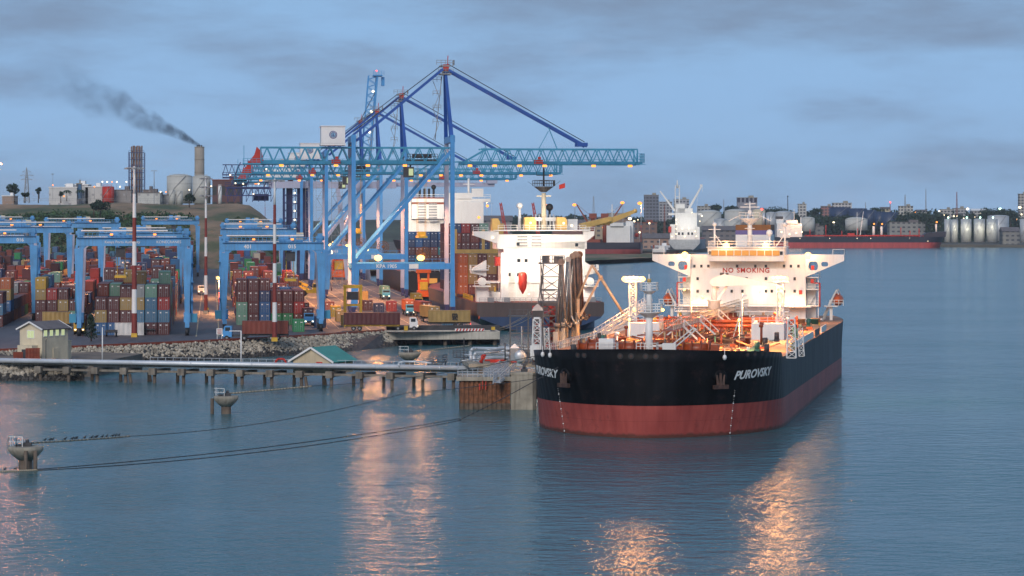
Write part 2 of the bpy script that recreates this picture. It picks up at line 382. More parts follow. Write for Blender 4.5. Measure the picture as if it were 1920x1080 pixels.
# ================================================================ yard ground, quay, lanes
def ground_mat():
    m, nt, b = nodes_of('asphalt_yard'); N = nt.nodes; L = nt.links; tc = N.new('ShaderNodeTexCoord')
    n1 = N.new('ShaderNodeTexNoise'); n1.inputs['Scale'].default_value = 0.05; n1.inputs['Detail'].default_value = 8
    mp = N.new('ShaderNodeMapping'); mp.inputs['Scale'].default_value = (0.6, 0.04, 1); mp.inputs['Rotation'].default_value = (0, 0, -YR)
    n2 = N.new('ShaderNodeTexNoise'); n2.inputs['Scale'].default_value = 1.0; n2.inputs['Detail'].default_value = 6
    L.new(tc.outputs['Object'], n1.inputs['Vector']); L.new(tc.outputs['Object'], mp.inputs['Vector']); L.new(mp.outputs['Vector'], n2.inputs['Vector'])
    r = N.new('ShaderNodeValToRGB'); r.color_ramp.elements[0].position = .35; r.color_ramp.elements[0].color = (0.045, 0.047, 0.060, 1)
    r.color_ramp.elements[1].position = .65; r.color_ramp.elements[1].color = (0.095, 0.095, 0.108, 1)
    ad = N.new('ShaderNodeMath'); ad.operation = 'ADD'; L.new(n1.outputs['Fac'], ad.inputs[0]); L.new(n2.outputs['Fac'], ad.inputs[1])
    hf = N.new('ShaderNodeMath'); hf.operation = 'MULTIPLY'; hf.inputs[1].default_value = .5; L.new(ad.outputs[0], hf.inputs[0]); L.new(hf.outputs[0], r.inputs['Fac'])
    L.new(r.outputs['Color'], b.inputs['Base Color']); b.inputs['Roughness'].default_value = 0.6
    return m
GM = ground_mat()
EDGE = [(-190, 465), (-128, 505), (-93, 543), (-73, 566), (-62, 579), (-51.7, 593), (-40, 611), (-27.7, 634)]      # crest of the bank
TOE = [(-190, 455), (-118, 490), (-80, 548), (-67, 560), (-57, 569), (-46, 582), (-33, 602), (-23.5, 632)]
def yard():
    mb = MB(); z = 3.0
    q0 = Y(2.5, -88); q1 = Y(2.5, 1000)
    pts = [(x, y, z) for x, y in EDGE] + [(q0.x - 22, q0.y - 6.5, z), (q0.x, q0.y, z), (q1.x, q1.y, z), (-900, 1750, z), (-900, 465, z)]
    mb.poly(pts); n = len(pts)
    for i in range(n - 1):                       # a skirt down below the water
        a, b_ = pts[i], pts[i + 1]
        if 7 <= i <= 8: continue                 # under the piled deck it stays open
        mb.poly([a, b_, (b_[0], b_[1], -3), (a[0], a[1], -3)])
    o = tag(mb.build('ground', GM), kind='structure')
    # quay deck on piles at the near end
    q = thing('concrete_quay_deck', 'concrete quay deck on piles at the near end of the container berth', 'quay', (q0.x, q0.y, 0), YR)
    d = MB(); d.box((-12, -.35, 2.12), (25, 1.0, 1.7)); d.box((.3, 12, 2.12), (.8, 23.6, 1.7)); d.box((-13, -.2, 3.12), (23, .5, .25)); d.build('edge_beam', 'lconc', q)
    for k in range(5):
        MB().tube((-22 + k * 5.4, .6, -2), (-22 + k * 5.4, .6, 1.3), .42, n=10).build('pile', 'pile', q)
    for k in range(4):
        MB().tube((-19 + k * 5.4, 2.6, -2), (-20.5 + k * 5.4, 4.2, 2.2), .4, n=8).build('raking_pile', 'pile', q)
    s = MB(); s.box((-11, 9, 1.0), (25, .3, 6)); s.build('back_wall', 'dark', q)
    y = MB(); y.box((-19.8, -.3, 3.75), (.8, .6, 1)); y.build('bollard', 'yellow', q)
    y = MB(); y.box((-.8, .3, 3.6), (.8, .6, .7)); y.build('bollard', 'yellow', q)
    st = MB()
    st.box((-6, -.62, 3.35), (6.4, .08, .55)); st.m = 1
    for k in range(9): st.prism([(-9.0 + k * .7, 3.1), (-8.65 + k * .7, 3.1), (-8.4 + k * .7, 3.6), (-8.75 + k * .7, 3.6)], 'y', -.70, -.665)
    st.build('striped_barrier', ['letter', 'red'], q)
    # kerb line of the bank: dark red crash kerb
    k = MB()
    for a, b_ in zip(EDGE[1:-1], EDGE[2:]): k.bar((a[0], a[1], 3.25), (b_[0], b_[1], 3.25), .35, .5)
    tag(k.build('red_kerb', 'oxide'), 'low dark red kerb along the crest of the rock bank', 'kerb')
yard()
def bank():
    mb = MB()
    for i in range(len(EDGE) - 1):
        e0, e1, t0, t1 = EDGE[i], EDGE[i + 1], TOE[i], TOE[i + 1]
        mb.poly([(t0[0], t0[1], -1), (t1[0], t1[1], -1), (e1[0], e1[1], 2.99), (e0[0], e0[1], 2.99)])
    tag(mb.build('bank_terrain', 'wetstone'), kind='structure')
    r = MB(); rr = random.Random(3)
    def rock(p, s_):
        k = len(r.v); n = 5
        dirs = [(1, 0, 0), (-.4, .9, 0), (-.5, -.8, .1), (.2, .3, .9), (0, -.2, -.9), (.6, .6, -.2), (.5, -.8, .4)]
        q = Matrix.Rotation(rr.uniform(0, 6.28), 3, 'Z') @ Matrix.Rotation(rr.uniform(0, 6.28), 3, 'X')
        for d in dirs: v = q @ Vector(d) * s_ * rr.uniform(.7, 1.25); r.v.append((p[0] + v.x, p[1] + v.y, p[2] + v.z))
        for f in ((0, 5, 3), (5, 1, 3), (1, 2, 3), (2, 6, 3), (6, 0, 3), (0, 4, 5), (5, 4, 1), (1, 4, 2), (2, 4, 6), (6, 4, 0)): r.face([k + i for i in f])
    for i in range(len(EDGE) - 1):
        e0, e1, t0, t1 = [Vector((*p, 0)) for p in (EDGE[i], EDGE[i + 1], TOE[i], TOE[i + 1])]
        if e1.x < -130: continue
        area = (e1 - e0).length * (e0 - t0).length
        for _ in range(int(area * (4.4 if e1.x > -90 else 2.4))):
            u, v = rr.random(), rr.random(); p = t0.lerp(t1, u).lerp(e0.lerp(e1, u), v); z = -1 + 4 * v + rr.uniform(-.05, .2)
            r.m = 1 if z < .75 + rr.uniform(-.25, .25) else 0
            rock((p.x, p.y, min(z, 3.0)), rr.choice((rr.uniform(.16, .34), rr.uniform(.2, .5))))
    # the headland under the pump house
    for _ in range(3200):
        u = rr.uniform(-128, -73); v = rr.random(); yb = 491 + (u + 128) * .12; z = -.6 + 3.2 * v ** .9
        r.m = 1 if z < .8 + rr.uniform(-.3, .3) else 0
        rock((u, yb + v * 7, z), rr.uniform(.25, .6))
    tag(r.build('rock_rubble', ['stone', 'wetstone']), 'pale broken rock armour covering the bank below the container yard', 'rocks', kind='stuff')
    h = MB()
    P = [(-150, 500), (-96, 506), (-80, 508), (-73, 512), (-71, 530), (-69, 548), (-80, 556), (-100, 548), (-150, 520)]
    h.poly([(x, y, 2.3) for x, y in P])
    for a, b_ in zip(P, P[1:] + P[:1]):
        h.poly([(a[0], a[1], 2.3), (b_[0], b_[1], 2.3), (b_[0] + 0, b_[1] - (2 if b_[1] < 515 else 0), -1), (a[0], a[1] - (2 if a[1] < 515 else 0), -1)])
    tag(h.build('headland_ground', paint('bare_earth', (0.17, 0.14, 0.11), 0.9, 0.3, 0.3, 0.2)), kind='structure')
bank()

def markings():
    mb = MB(); z = 3.006
    def line(a0, b0, a1, b1, w=.22):
        p, q = Y(a0, b0), Y(a1, b1); d = (q - p).normalized(); s = Vector((-d.y, d.x, 0)) * w / 2
        mb.poly([(p.x - s.x, p.y - s.y, z), (q.x - s.x, q.y - s.y, z), (q.x + s.x, q.y + s.y, z), (p.x + s.x, p.y + s.y, z)])
    for a in (-62.3, -57.6): line(a, -110, a, 500)
    for a in (-88.5, -33.5, -31.0): line(a, -70, a, 480)
    for a in (-21, -17.2, -13.4, -9.6, -5.8):
        b_ = -72
        while b_ < 460: line(a, b_, a, b_ + (7 if a in (-17.2, -9.6) else 12), .2); b_ += 12
    for a in (0, -24.5): line(a, -80, a, 600, .35)
    tag(mb.build('road_markings', paint('road_paint', (0.50, 0.42, 0.25), 0.6, 0.3, 0.5, 0.3)), kind='structure')
markings()

# ================================================================ hill behind the yard
def hill_h(x, y):
    # plateau of the power station, sloping to the yard; falls away to the right
    t = (y - 1380) / 260.0; t = max(0, min(1, t)); s = t * t * (3 - 2 * t)
    top = 36.5 + 2.5 * math.sin(x * .011 + 1) + (1.8 * math.sin(x * .05) if t < 1 else 0)
    px = CX + F * x / y
    fall = max(0, min(1, (600 - px) / 150.0)); fall = fall * fall * (3 - 2 * fall)
    spur = 3.5 * math.exp(-((px - 400) / 60.0) ** 2) * math.sin(math.pi * min(1, max(0, t * 1.2)))
    return 2.5 + (top - 2.5) * s * fall + spur * fall
def hill_mat():
    m, nt, b = nodes_of('dry_hillside'); N = nt.nodes; L = nt.links; tc = N.new('ShaderNodeTexCoord')
    mp = N.new('ShaderNodeMapping'); mp.inputs['Scale'].default_value = (1, .6, 2.4); mp.inputs['Rotation'].default_value = (0, .35, 0)
    L.new(tc.outputs['Object'], mp.inputs['Vector'])
    n1 = N.new('ShaderNodeTexNoise'); n1.inputs['Scale'].default_value = 0.030; n1.inputs['Detail'].default_value = 9; n1.inputs['Roughness'].default_value = .62
    L.new(mp.outputs['Vector'], n1.inputs['Vector'])
    r = N.new('ShaderNodeValToRGB'); e = r.color_ramp.elements
    e[0].position = .38; e[0].color = (0.055, 0.080, 0.036, 1); e[1].position = .66; e[1].color = (0.34, 0.22, 0.13, 1)
    q = e.new(.46); q.color = (0.11, 0.115, 0.05, 1); q = e.new(.53); q.color = (0.21, 0.15, 0.09, 1)
    L.new(n1.outputs['Fac'], r.inputs['Fac']); L.new(r.outputs['Color'], b.inputs['Base Color']); b.inputs['Roughness'].default_value = .95
    bp = N.new('ShaderNodeBump'); bp.inputs['Distance'].default_value = 1.5; L.new(n1.outputs['Fac'], bp.inputs['Height']); L.new(bp.outputs['Normal'], b.inputs['Normal'])
    return m
def hill():
    mb = MB(); nx, ny = 90, 36
    for j in range(ny + 1):
        y = 1370 + j * 18
        for i in range(nx + 1):
            x = -560 + i * 6.0 * (y / 1500) ; mb.v.append((x, y, hill_h(x, y) + R.uniform(-.3, .3)))
    for j in range(ny):
        for i in range(nx):
            k = j * (nx + 1) + i; mb.face([k, k + 1, k + nx + 2, k + nx + 1], True)
    tag(mb.build('hill', hill_mat()), kind='structure')
hill()
def leaf_clump(mb, c, r, n, s, sz=.7, rr=R, hollow=.55):
    for _ in range(n):
        while True:
            d = Vector((rr.uniform(-1, 1), rr.uniform(-1, 1), rr.uniform(-1, 1)))
            if hollow < d.length < 1: break
        p = Vector(c) + Vector((d.x * r, d.y * r, d.z * r * sz))
        a = Vector((rr.gauss(0, 1), rr.gauss(0, 1), rr.gauss(0, 1))).normalized(); b_ = a.cross(Vector((rr.gauss(0, 1), rr.gauss(0, 1), rr.gauss(0, 1)))).normalized()
        k = s * rr.uniform(.6, 1.3); mb.poly([p - a * k, p + b_ * k * .8, p + a * k, p - b_ * k * .8])
def brush():
    mb = MB(); rr = random.Random(11)
    spots = []
    for _ in range(520):
        x = rr.uniform(-330, -120); t = rr.random()
        px = rr.choice([rr.uniform(0, 100), rr.uniform(0, 260), rr.uniform(170, 215), rr.uniform(255, 300), rr.uniform(320, 350)])
        y = 1395 + t * 165; x = (px - CX) / F * y; spots.append((x, y, rr.uniform(2.0, 5.0)))
    for _ in range(130):
        px = rr.uniform(420, 575); y = 1400 + rr.random() * 150; spots.append(((px - CX) / F * y, y, rr.uniform(1.2, 2.6)))
    for x, y, r_ in spots:
        z = hill_h(x, y)
        for _ in range(3): leaf_clump(mb, (x + rr.uniform(-r_, r_), y + rr.uniform(-2, 2), z + r_ * .35), r_ * rr.uniform(.5, 1), 34, .75, .75, rr, .3)
    tag(mb.build('hillside_undergrowth', 'leaf'), 'dark green scrub covering the slope below the power station', 'scrub', kind='stuff')
brush()

# ================================================================ far shore
def far_shore():
    mb = MB()
    q1 = Y(2.5, 940)
    P = [(q1.x, q1.y), ((1060 - CX) / F * 2000, 2000), ((1200 - CX) / F * 2180, 2180), ((1330 - CX) / F * 2300, 2300), ((1400 - CX) / F * 2620, 2640),
         ((1780 - CX) / F * 2640, 2640), ((1940 - CX) / F * 2600, 2600), ((2300 - CX) / F * 2500, 2500)]
    far = [(1600, 5200), (-1500, 5200), (-900, 1750)]
    pts = P + far
    mb.poly([(x, y, 2.2) for x, y in pts])
    for a, b_ in zip(P[:-1], P[1:]): mb.poly([(a[0], a[1], 2.2), (b_[0], b_[1], 2.2), (b_[0], b_[1], -3), (a[0], a[1], -3)])
    tag(mb.build('far_shore_ground', paint('shore_soil', (0.12, 0.11, 0.09), .95, .4, .02, .2)), kind='structure')
    h = MB(); nx, ny = 70, 10
    for j in range(ny + 1):
        for i in range(nx + 1):
            x = -420 + i * 20; y = 2900 + j * 110
            s = min(1, j / 5.0); z = 1.5 + s * (15 + 5 * math.sin(x * .006 + 2) + 3 * math.sin(x * .02 + j))
            h.v.append((x, y, z))
    for j in range(ny):
        for i in range(nx):
            k = j * (nx + 1) + i; h.face([k, k + 1, k + nx + 2, k + nx + 1], True)
    tag(h.build('far_hill', paint('far_green_ground', (0.04, 0.06, 0.035), .95, .4, .01, .0)), kind='structure')
far_shore()
def treeline():
    rr = random.Random(5); mb = MB()
    for px in range(860, 1960, 5):
        for row in range(3):
            y = 2900 + row * 180 + rr.uniform(-60, 60)
            if px < 1330: ytop = 405 + rr.uniform(-2, 5) - 3 * math.sin(px * .02)
            elif px < 1560: ytop = 397 + rr.uniform(-2, 6)
            else: ytop = 397 + rr.uniform(-4, 7) - 2 * math.sin(px * .03)
            ytop += (2 - row) * 8
            x = (px + rr.uniform(-4, 4) - CX) / F * y; zt = CH - (ytop - HY) / F * y; r_ = rr.uniform(4, 8)
            leaf_clump(mb, (x, y, zt - r_ * .8), r_, 46, 1.7, .85, rr, .4)
            leaf_clump(mb, (x, y, zt - r_ * 2.1), r_ * 1.1, 26, 2.0, .9, rr, .4)
    tag(mb.build('far_treeline', 'leaf2'), 'dark wooded skyline along the far shore of the harbour', 'woods', kind='stuff')
treeline()

# haze: the air between us and the far shore
def haze():
    m = bpy.data.materials.new('haze_air'); m.use_nodes = True; nt = m.node_tree; nt.nodes.clear()
    out = nt.nodes.new('ShaderNodeOutputMaterial'); v = nt.nodes.new('ShaderNodeVolumePrincipled')
    v.inputs['Color'].default_value = (0.88, 0.93, 1.0, 1); v.inputs['Density'].default_value = 0.00005; v.inputs['Anisotropy'].default_value = 0.1
    nt.links.new(v.outputs[0], out.inputs['Volume'])
    mb = MB(); mb.box((0, 2500, 58), (6400, 6600, 126)); o = mb.build('haze', m)
    tag(o, 'thin blue evening haze over the harbour', 'haze', kind='stuff')
HAZE = True
if HAZE: haze()
# ================================================================ the tanker at the oil jetty
from mathutils.geometry import tessellate_polygon
TO = Vector((15.9, 369.0, 0)); TR = math.radians(-9.85); TC, TS = math.cos(TR), math.sin(TR)
def TW(x, t, z): return Vector((TO.x + TC * x - TS * t, TO.y + TS * x + TC * t, z))
def TL(px, py, t):
    k = (px - CX) / F; x = (k * (TO.y + TC * t) - TO.x + TS * t) / (TC - k * TS)
    D = TO.y + TS * x + TC * t; return Vector((x, t, CH - (py - HY) * D / F))
HB = 16.45
def hull_xy(th, z):          # bow curve, th 0 at the stem .. 1 at full beam
    f = max(0.0, min(1.0, z / 11.0)); t0 = 0.4 * (1 - f); Lb = 25.5 - 4.5 * f; a = th * math.pi / 2
    return HB * math.sin(a) ** (1.30 - .38 * f), t0 + Lb * (1 - math.cos(a))
def hull_side(z):            # polyline (x, t) stem -> stern at level z
    P = [hull_xy(i / 22.0, z) for i in range(23)]
    f = max(0.0, min(1.0, z / 9.4))
    for t in (31, 38, 50, 80, 110, 135, 150, 156, 162, 168, 173, 178, 183):
        g = max(0, (t - 150) / 33.0)
        P.append((HB - 3.4 * g * g - (1 - f) * 8.5 * g ** 1.6, t))
    return P
def hull_material():
    m, nt, b = nodes_of('tanker_hull_paint'); N = nt.nodes; L = nt.links
    tc = N.new('ShaderNodeTexCoord'); sp = N.new('ShaderNodeSeparateXYZ'); L.new(tc.outputs['Object'], sp.inputs[0])
    ma = N.new('ShaderNodeMath'); ma.operation = 'MULTIPLY_ADD'; L.new(sp.outputs['Y'], ma.inputs[0]); ma.inputs[1].default_value = 0.0055; L.new(sp.outputs['Z'], ma.inputs[2])
    gt = N.new('ShaderNodeMath'); gt.operation = 'GREATER_THAN'; L.new(ma.outputs[0], gt.inputs[0]); gt.inputs[1].default_value = 4.08
    mp = N.new('ShaderNodeMapping'); mp.inputs['Scale'].default_value = (.8, .8, .10); L.new(tc.outputs['Object'], mp.inputs['Vector'])
    n1 = N.new('ShaderNodeTexNoise'); n1.inputs['Scale'].default_value = 1.0; n1.inputs['Detail'].default_value = 8; n1.inputs['Roughness'].default_value = .65; L.new(mp.outputs['Vector'], n1.inputs['Vector'])
    n2 = N.new('ShaderNodeTexNoise'); n2.inputs['Scale'].default_value = 0.12; n2.inputs['Detail'].default_value = 6; L.new(tc.outputs['Object'], n2.inputs['Vector'])
    rr = N.new('ShaderNodeValToRGB'); e = rr.color_ramp.elements; e[0].position = .32; e[0].color = (0.25, 0.045, 0.040, 1); e[1].position = .62; e[1].color = (0.46, 0.10, 0.08, 1)
    ad = N.new('ShaderNodeMath'); ad.operation = 'MULTIPLY_ADD'; ad.inputs[1].default_value = .5; L.new(n1.outputs['Fac'], ad.inputs[0])
    hf = N.new('ShaderNodeMath'); hf.operation = 'MULTIPLY'; hf.inputs[1].default_value = .5; L.new(n2.outputs['Fac'], hf.inputs[0]); L.new(hf.outputs[0], ad.inputs[2]); L.new(ad.outputs[0], rr.inputs['Fac'])
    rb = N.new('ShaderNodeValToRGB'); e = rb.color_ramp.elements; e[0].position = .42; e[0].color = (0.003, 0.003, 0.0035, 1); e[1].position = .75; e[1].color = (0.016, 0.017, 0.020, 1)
    wy = N.new('ShaderNodeMath'); wy.operation = 'MULTIPLY_ADD'; L.new(sp.outputs['Y'], wy.inputs[0]); wy.inputs[1].default_value = .0022; L.new(ad.outputs[0], wy.inputs[2]); L.new(wy.outputs[0], rb.inputs['Fac'])  # black greys towards the stern: sky reflection painted in as pale streaks
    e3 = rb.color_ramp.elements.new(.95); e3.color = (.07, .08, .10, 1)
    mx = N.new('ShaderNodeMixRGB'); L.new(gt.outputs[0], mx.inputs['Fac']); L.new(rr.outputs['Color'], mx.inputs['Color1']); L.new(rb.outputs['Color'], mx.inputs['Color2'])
    # scrape marks at the load line
    sc_ = N.new('ShaderNodeTexNoise'); sc_.inputs['Scale'].default_value = .5; sc_.inputs['Detail'].default_value = 9; sc_.inputs['Roughness'].default_value = .75; L.new(tc.outputs['Object'], sc_.inputs['Vector'])
    sm = N.new('ShaderNodeMapRange'); L.new(sc_.outputs['Fac'], sm.inputs['Value']); sm.inputs['From Min'].default_value = .56; sm.inputs['From Max'].default_value = .70; sm.inputs['To Max'].default_value = .55
    m2 = N.new('ShaderNodeMixRGB'); m2.inputs['Color2'].default_value = (.06, .03, .03, 1); L.new(sm.outputs[0], m2.inputs['Fac']); L.new(mx.outputs['Color'], m2.inputs['Color1'])
    L.new(m2.outputs['Color'], b.inputs['Base Color'])
    rg = N.new('ShaderNodeMapRange'); L.new(n1.outputs['Fac'], rg.inputs['Value']); rg.inputs['To Min'].default_value = .32; rg.inputs['To Max'].default_value = .62; L.new(rg.outputs[0], b.inputs['Roughness']); b.inputs['Specular IOR Level'].default_value = .1
    bk = N.new('ShaderNodeTexBrick'); cb = N.new('ShaderNodeCombineXYZ'); L.new(sp.outputs['Y'], cb.inputs[0]); L.new(sp.outputs['Z'], cb.inputs[1]); L.new(cb.outputs[0], bk.inputs['Vector'])
    bk.inputs['Scale'].default_value = 1; bk.inputs['Brick Width'].default_value = 9; bk.inputs['Row Height'].default_value = 2.1; bk.inputs['Mortar Size'].default_value = .03; bk.inputs['Mortar Smooth'].default_value = .6
    bk.inputs['Color1'].default_value = (1, 1, 1, 1); bk.inputs['Color2'].default_value = (.90, .90, .90, 1); bk.inputs['Mortar'].default_value = (.66, .66, .66, 1)
    m3 = N.new('ShaderNodeMixRGB'); m3.blend_type = 'MULTIPLY'; m3.inputs['Fac'].default_value = 1; L.new(m2.outputs['Color'], m3.inputs['Color1']); L.new(bk.outputs['Color'], m3.inputs['Color2'])
    # scum line just above the water
    sl_ = N.new('ShaderNodeMapRange'); zz = N.new('ShaderNodeMath'); zz.operation = 'MULTIPLY_ADD'; L.new(n1.outputs['Fac'], zz.inputs[0]); zz.inputs[1].default_value = -1.1; L.new(sp.outputs['Z'], zz.inputs[2]); L.new(zz.outputs[0], sl_.inputs['Value'])
    sl_.inputs['From Min'].default_value = -.25; sl_.inputs['From Max'].default_value = .1; sl_.inputs['To Min'].default_value = .75; sl_.inputs['To Max'].default_value = 0
    m4 = N.new('ShaderNodeMixRGB'); m4.inputs['Color2'].default_value = (.045, .035, .025, 1); L.new(sl_.outputs[0], m4.inputs['Fac']); L.new(m3.outputs['Color'], m4.inputs['Color1']); L.new(m4.outputs['Color'], b.inputs['Base Color'])
    # shell plating: shallow dents between frames
    wv = N.new('ShaderNodeTexWave'); wv.wave_type = 'BANDS'; wv.bands_direction = 'Y'; wv.inputs['Scale'].default_value = .22; wv.inputs['Distortion'].default_value = 1.0; L.new(tc.outputs['Object'], wv.inputs['Vector'])
    bp = N.new('ShaderNodeBump'); bp.inputs['Distance'].default_value = .05; bp.inputs['Strength'].default_value = .5; L.new(wv.outputs['Fac'], bp.inputs['Height']); L.new(bp.outputs['Normal'], b.inputs['Normal'])
    return m
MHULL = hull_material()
def tanker():
    T = thing('oil_tanker', 'huge black and red tanker lettered PUROVSKY, bow on, floodlit white bridge reading NO SMOKING', 'ship', TO, TR)
    levels = [-1.5, 0, 1.5, 3, 4.5, 6, 7.5, 9.4]
    hb = MB(); rows = [hull_side(z) for z in levels]; n = len(rows[0])
    for z, P in zip(levels, rows):
        for sgn in (1, -1):
            for x, t in P: hb.v.append((x * sgn, t, z))
    for j in range(len(levels) - 1):
        for s in (0, 1):
            for i in range(n - 1):
                a = (2 * j + s) * n + i; b = (2 * (j + 1) + s) * n + i
                hb.face([a, a + 1, b + 1, b] if s == 0 else [b, b + 1, a + 1, a], True)
    for j in range(len(levels) - 1):           # transom
        a = 2 * j * n + n - 1; b = (2 * j + 1) * n + n - 1; c = (2 * j + 3) * n + n - 1; d = (2 * j + 2) * n + n - 1
        hb.face([a, b, c, d])
    # bulwark round the bow, with a step down at the shoulder
    K = 22
    for s in (1, -1):
        for i in range(K + 1):
            x0, t0 = hull_xy(i / 22.0, 9.4); x1, t1 = hull_xy(i / 22.0, 11.2); top = 11.25 - 1.2 * (i / K) ** 1.5
            if i == K: top = 9.45
            k = len(hb.v); hb.v += [(x0 * s, t0, 9.4), (x1 * s, t1 - .15, top), (x1 * s * .988, t1 + .25, top), (x0 * s * .988, t0 + .4, 9.3)]
            if i:
                q = [(k - 4, k, k + 1, k - 3), (k - 3, k + 1, k + 2, k - 2), (k - 2, k + 2, k + 3, k - 1)]
                for f in q: hb.face(list(f) if s == 1 else list(reversed(f)), True)
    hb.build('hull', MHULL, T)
    # low sheer strake rail plate blocks along the port gunwale (white and dark panels)
    for k, (t0, t1, mt) in enumerate([(38, 46, 'yellow'), (47, 60, 'white'), (62, 82, 'white'), (86, 96, 'dark'), (100, 112, 'white')]):
        MB().box((HB - .25, (t0 + t1) / 2, 9.95), (.12, t1 - t0, 1.0)).build('side_panel', mt, T)
    D = MB(); P = hull_side(9.4); pts = [(x - .05, t) for x, t in P]
    for i in range(len(pts) - 1):
        (x0, t0), (x1, t1) = pts[i], pts[i + 1]
        if i == 0: D.poly([(0, t0 + .3, 9.38), (-x1, t1, 9.38), (x1, t1, 9.38)][::-1])
        else: D.poly([(-x0, t0, 9.38), (x0, t0, 9.38), (x1, t1, 9.38), (-x1, t1, 9.38)])
    D.build('deck', 'deckpaint', T)
    g = MB()
    for s, t0, t1 in ((10.5, 24, 140), (-12.5, 30, 140)): g.poly([(s - .8, t0, 9.385), (s + .8, t0, 9.385), (s + .8, t1, 9.385), (s - .8, t1, 9.385)])
    g.poly([(3.5, 34, 9.386), (13, 34, 9.386), (13, 37, 9.386), (3.5, 37, 9.386)])
    g.build('walkway_stripe', 'green', T)
    # ---- accommodation block
    S = MB(); S.box((0, 157.5, 14.0), (20.3, 15, 9.4)); S.box((0, 158, 19.95), (20.3, 14, 2.5)); S.box((0, 150.9, 9.9), (26, 2, .2))
    S.box((0, 156, 12.1), (22.5, 16, .2)); S.box((-11.2, 156, 15.1), (2.2, 10, .15)); S.box((11.2, 156, 15.1), (2.2, 10, .15))
    sup = S.build('superstructure', 'shipwhite', T)
    def roundhole(cx, cz, a, b, n=10): return [Vector((cx + a * math.copysign(abs(math.cos(2 * math.pi * i / n)) ** .6, math.cos(2 * math.pi * i / n)), cz + b * math.copysign(abs(math.sin(2 * math.pi * i / n)) ** .6, math.sin(2 * math.pi * i / n)), 0)) for i in range(n)]
    for s in (-1, 1):
        outer = [Vector((10.15, 17.3, 0)), Vector((16.9, 20.15, 0)), Vector((16.9, 21.25, 0)), Vector((10.15, 21.25, 0))]
        holes = [roundhole(11.5, 19.25, .85, .8)[::-1], roundhole(13.5, 19.55, .62, .42)[::-1]]
        allp = outer + holes[0] + holes[1]; tri = tessellate_polygon([outer] + holes); W_ = MB()
        for y in (149.6, 150.1):
            k = len(W_.v); W_.v += [(p.x * s, y, p.y) for p in allp]
            for f in tri: W_.face([k + i for i in f])
        np_ = len(allp)
        for loop in (range(0, 4), range(4, 14), range(14, 24)):
            loop = list(loop)
            for i in range(len(loop)): a, b = loop[i], loop[(i + 1) % len(loop)]; W_.face([a, b, b + np_, a + np_])
        W_.box((13.5 * s, 152.2, 20.25), (6.7, 4, .16)); W_.box((16.8 * s, 152.2, 20.7), (.14, 4, .9)); W_.box((13.5 * s, 154.1, 20.7), (6.7, .12, .9))
        W_.rail([(14.9 * s, 150, 21.25), (16.9 * s, 150, 21.25), (16.9 * s, 150.02, 21.25)], .9, .07, 2, 1)
        W_.build('bridge_wing', 'shipwhite', T)
    wh = MB(); wh.box((-.25, 153.5, 21.25), (13.4, 10, 2.4)); wh.box((-.25, 153.4, 22.5), (13.8, 10.4, .14)); whb = wh.build('wheelhouse', 'shipwhite', T)
    for k in range(9):
        x = -5.7 + k * 1.35; MB().box((x, 148.44, 21.5), (1.18, .12, .92)).build('bridge_window', 'litwarm', whb)
    for x in (-6.5, 6.0): MB().box((x, 148.46, 21.5), (.5, .1, .6)).build('bridge_window', 'glass', whb)
    for y_, xs in ((499, (1302, 1315, 1328, 1382, 1416, 1436, 1470, 1483, 1497)), (522.5, (1308, 1365, 1400, 1436, 1490)), (546, (1308, 1327, 1372, 1392, 1436, 1447, 1470, 1490))):
        for x_ in xs:
            p = TL(x_, y_, 149.9); MB().box((p.x, 149.95, p.z), (.42, .16, .5)).build('porthole_window', R.choice(['glass', 'glass', 'dark']), sup)
    for x_, y_ in ((1501, 548), (1286, 501), (1524, 502), (1283, 524), (1523, 527)):
        p = TL(x_, y_, 149.8); MB().box((p.x, 149.8, p.z), (.55, .14, .75)).build('life_ring_box', 'red', sup)
    for w_, x_w in (('NO', -3.5), ('SMOKING', .95)): text_mesh('lettering', w_, 1.18, 'redletter', sup, (x_w, 149.88, 18.40), (math.pi / 2, 0, 0), thick=.03, bold=.02, spacing=1.14)
    # galleries and stairs at the block sides
    for s in (-1, 1):
        q = MB()
        for z in (12.2, 15.1, 17.2):
            q.box((11.3 * s, 152.5, z), (2.2, 4.5, .16)); q.rail([(10.3 * s, 150.3, z), (12.4 * s, 150.3, z), (12.4 * s, 154.6, z)], 1.0, .05, 1.2, 2)
        q.bar((12.3 * s, 151, 9.4), (12.3 * s, 151, 17.2), .14); q.box((11.0 * s, 154, 13.2), (1.6, 3, 7.6))
        q.bar((10.6 * s, 152, 12.2), (12.2 * s, 152, 15.1), .5, .1)
        q.build('side_gallery', 'shipwhite', T)
        f = MB(); f.tube((11.6 * s, 150.6, 16.2), (12.6 * s, 150.6, 16.2), .12); f.tube((12.6 * s, 150.6, 16.2), (12.6 * s, 150.6, 12), .12); f.build('fire_main', 'red', T)
    # funnel, masts
    fn = MB(); fn.box((-.6, 171, 20), (6.4, 8, 9.2)); F_ = fn.build('funnel', 'shipwhite', T)
    MB().box((-.6, 171, 25.0), (6.44, 8.04, .8)).build('funnel_band', paint('funnel_violet', (.12, .10, .28), .5), F_)
    MB().box((-.6, 171, 25.9), (6.42, 8.02, 1.0)).build('funnel_top', paint('funnel_ochre', (.24, .09, .02), .6), F_)
    for x, y, h in ((-2.8, 169, 1.5), (-1.8, 170, 1.8), (-.9, 169.5, 1.4), (1.0, 171, 2.2), (1.9, 170, 1.7)):
        MB().tube((x, y, 26.4), (x, y, 26.4 + h), .26, n=10).build('exhaust_pipe', 'galv', F_)
    ma = MB(); ma.tube((-.2, 156, 22.5), (-.2, 156, 27), .48, .38, 12); ma.lathe((-.2, 156, 0), [(.4, 26.4), (1.9, 27.5), (1.95, 27.6)], 8)
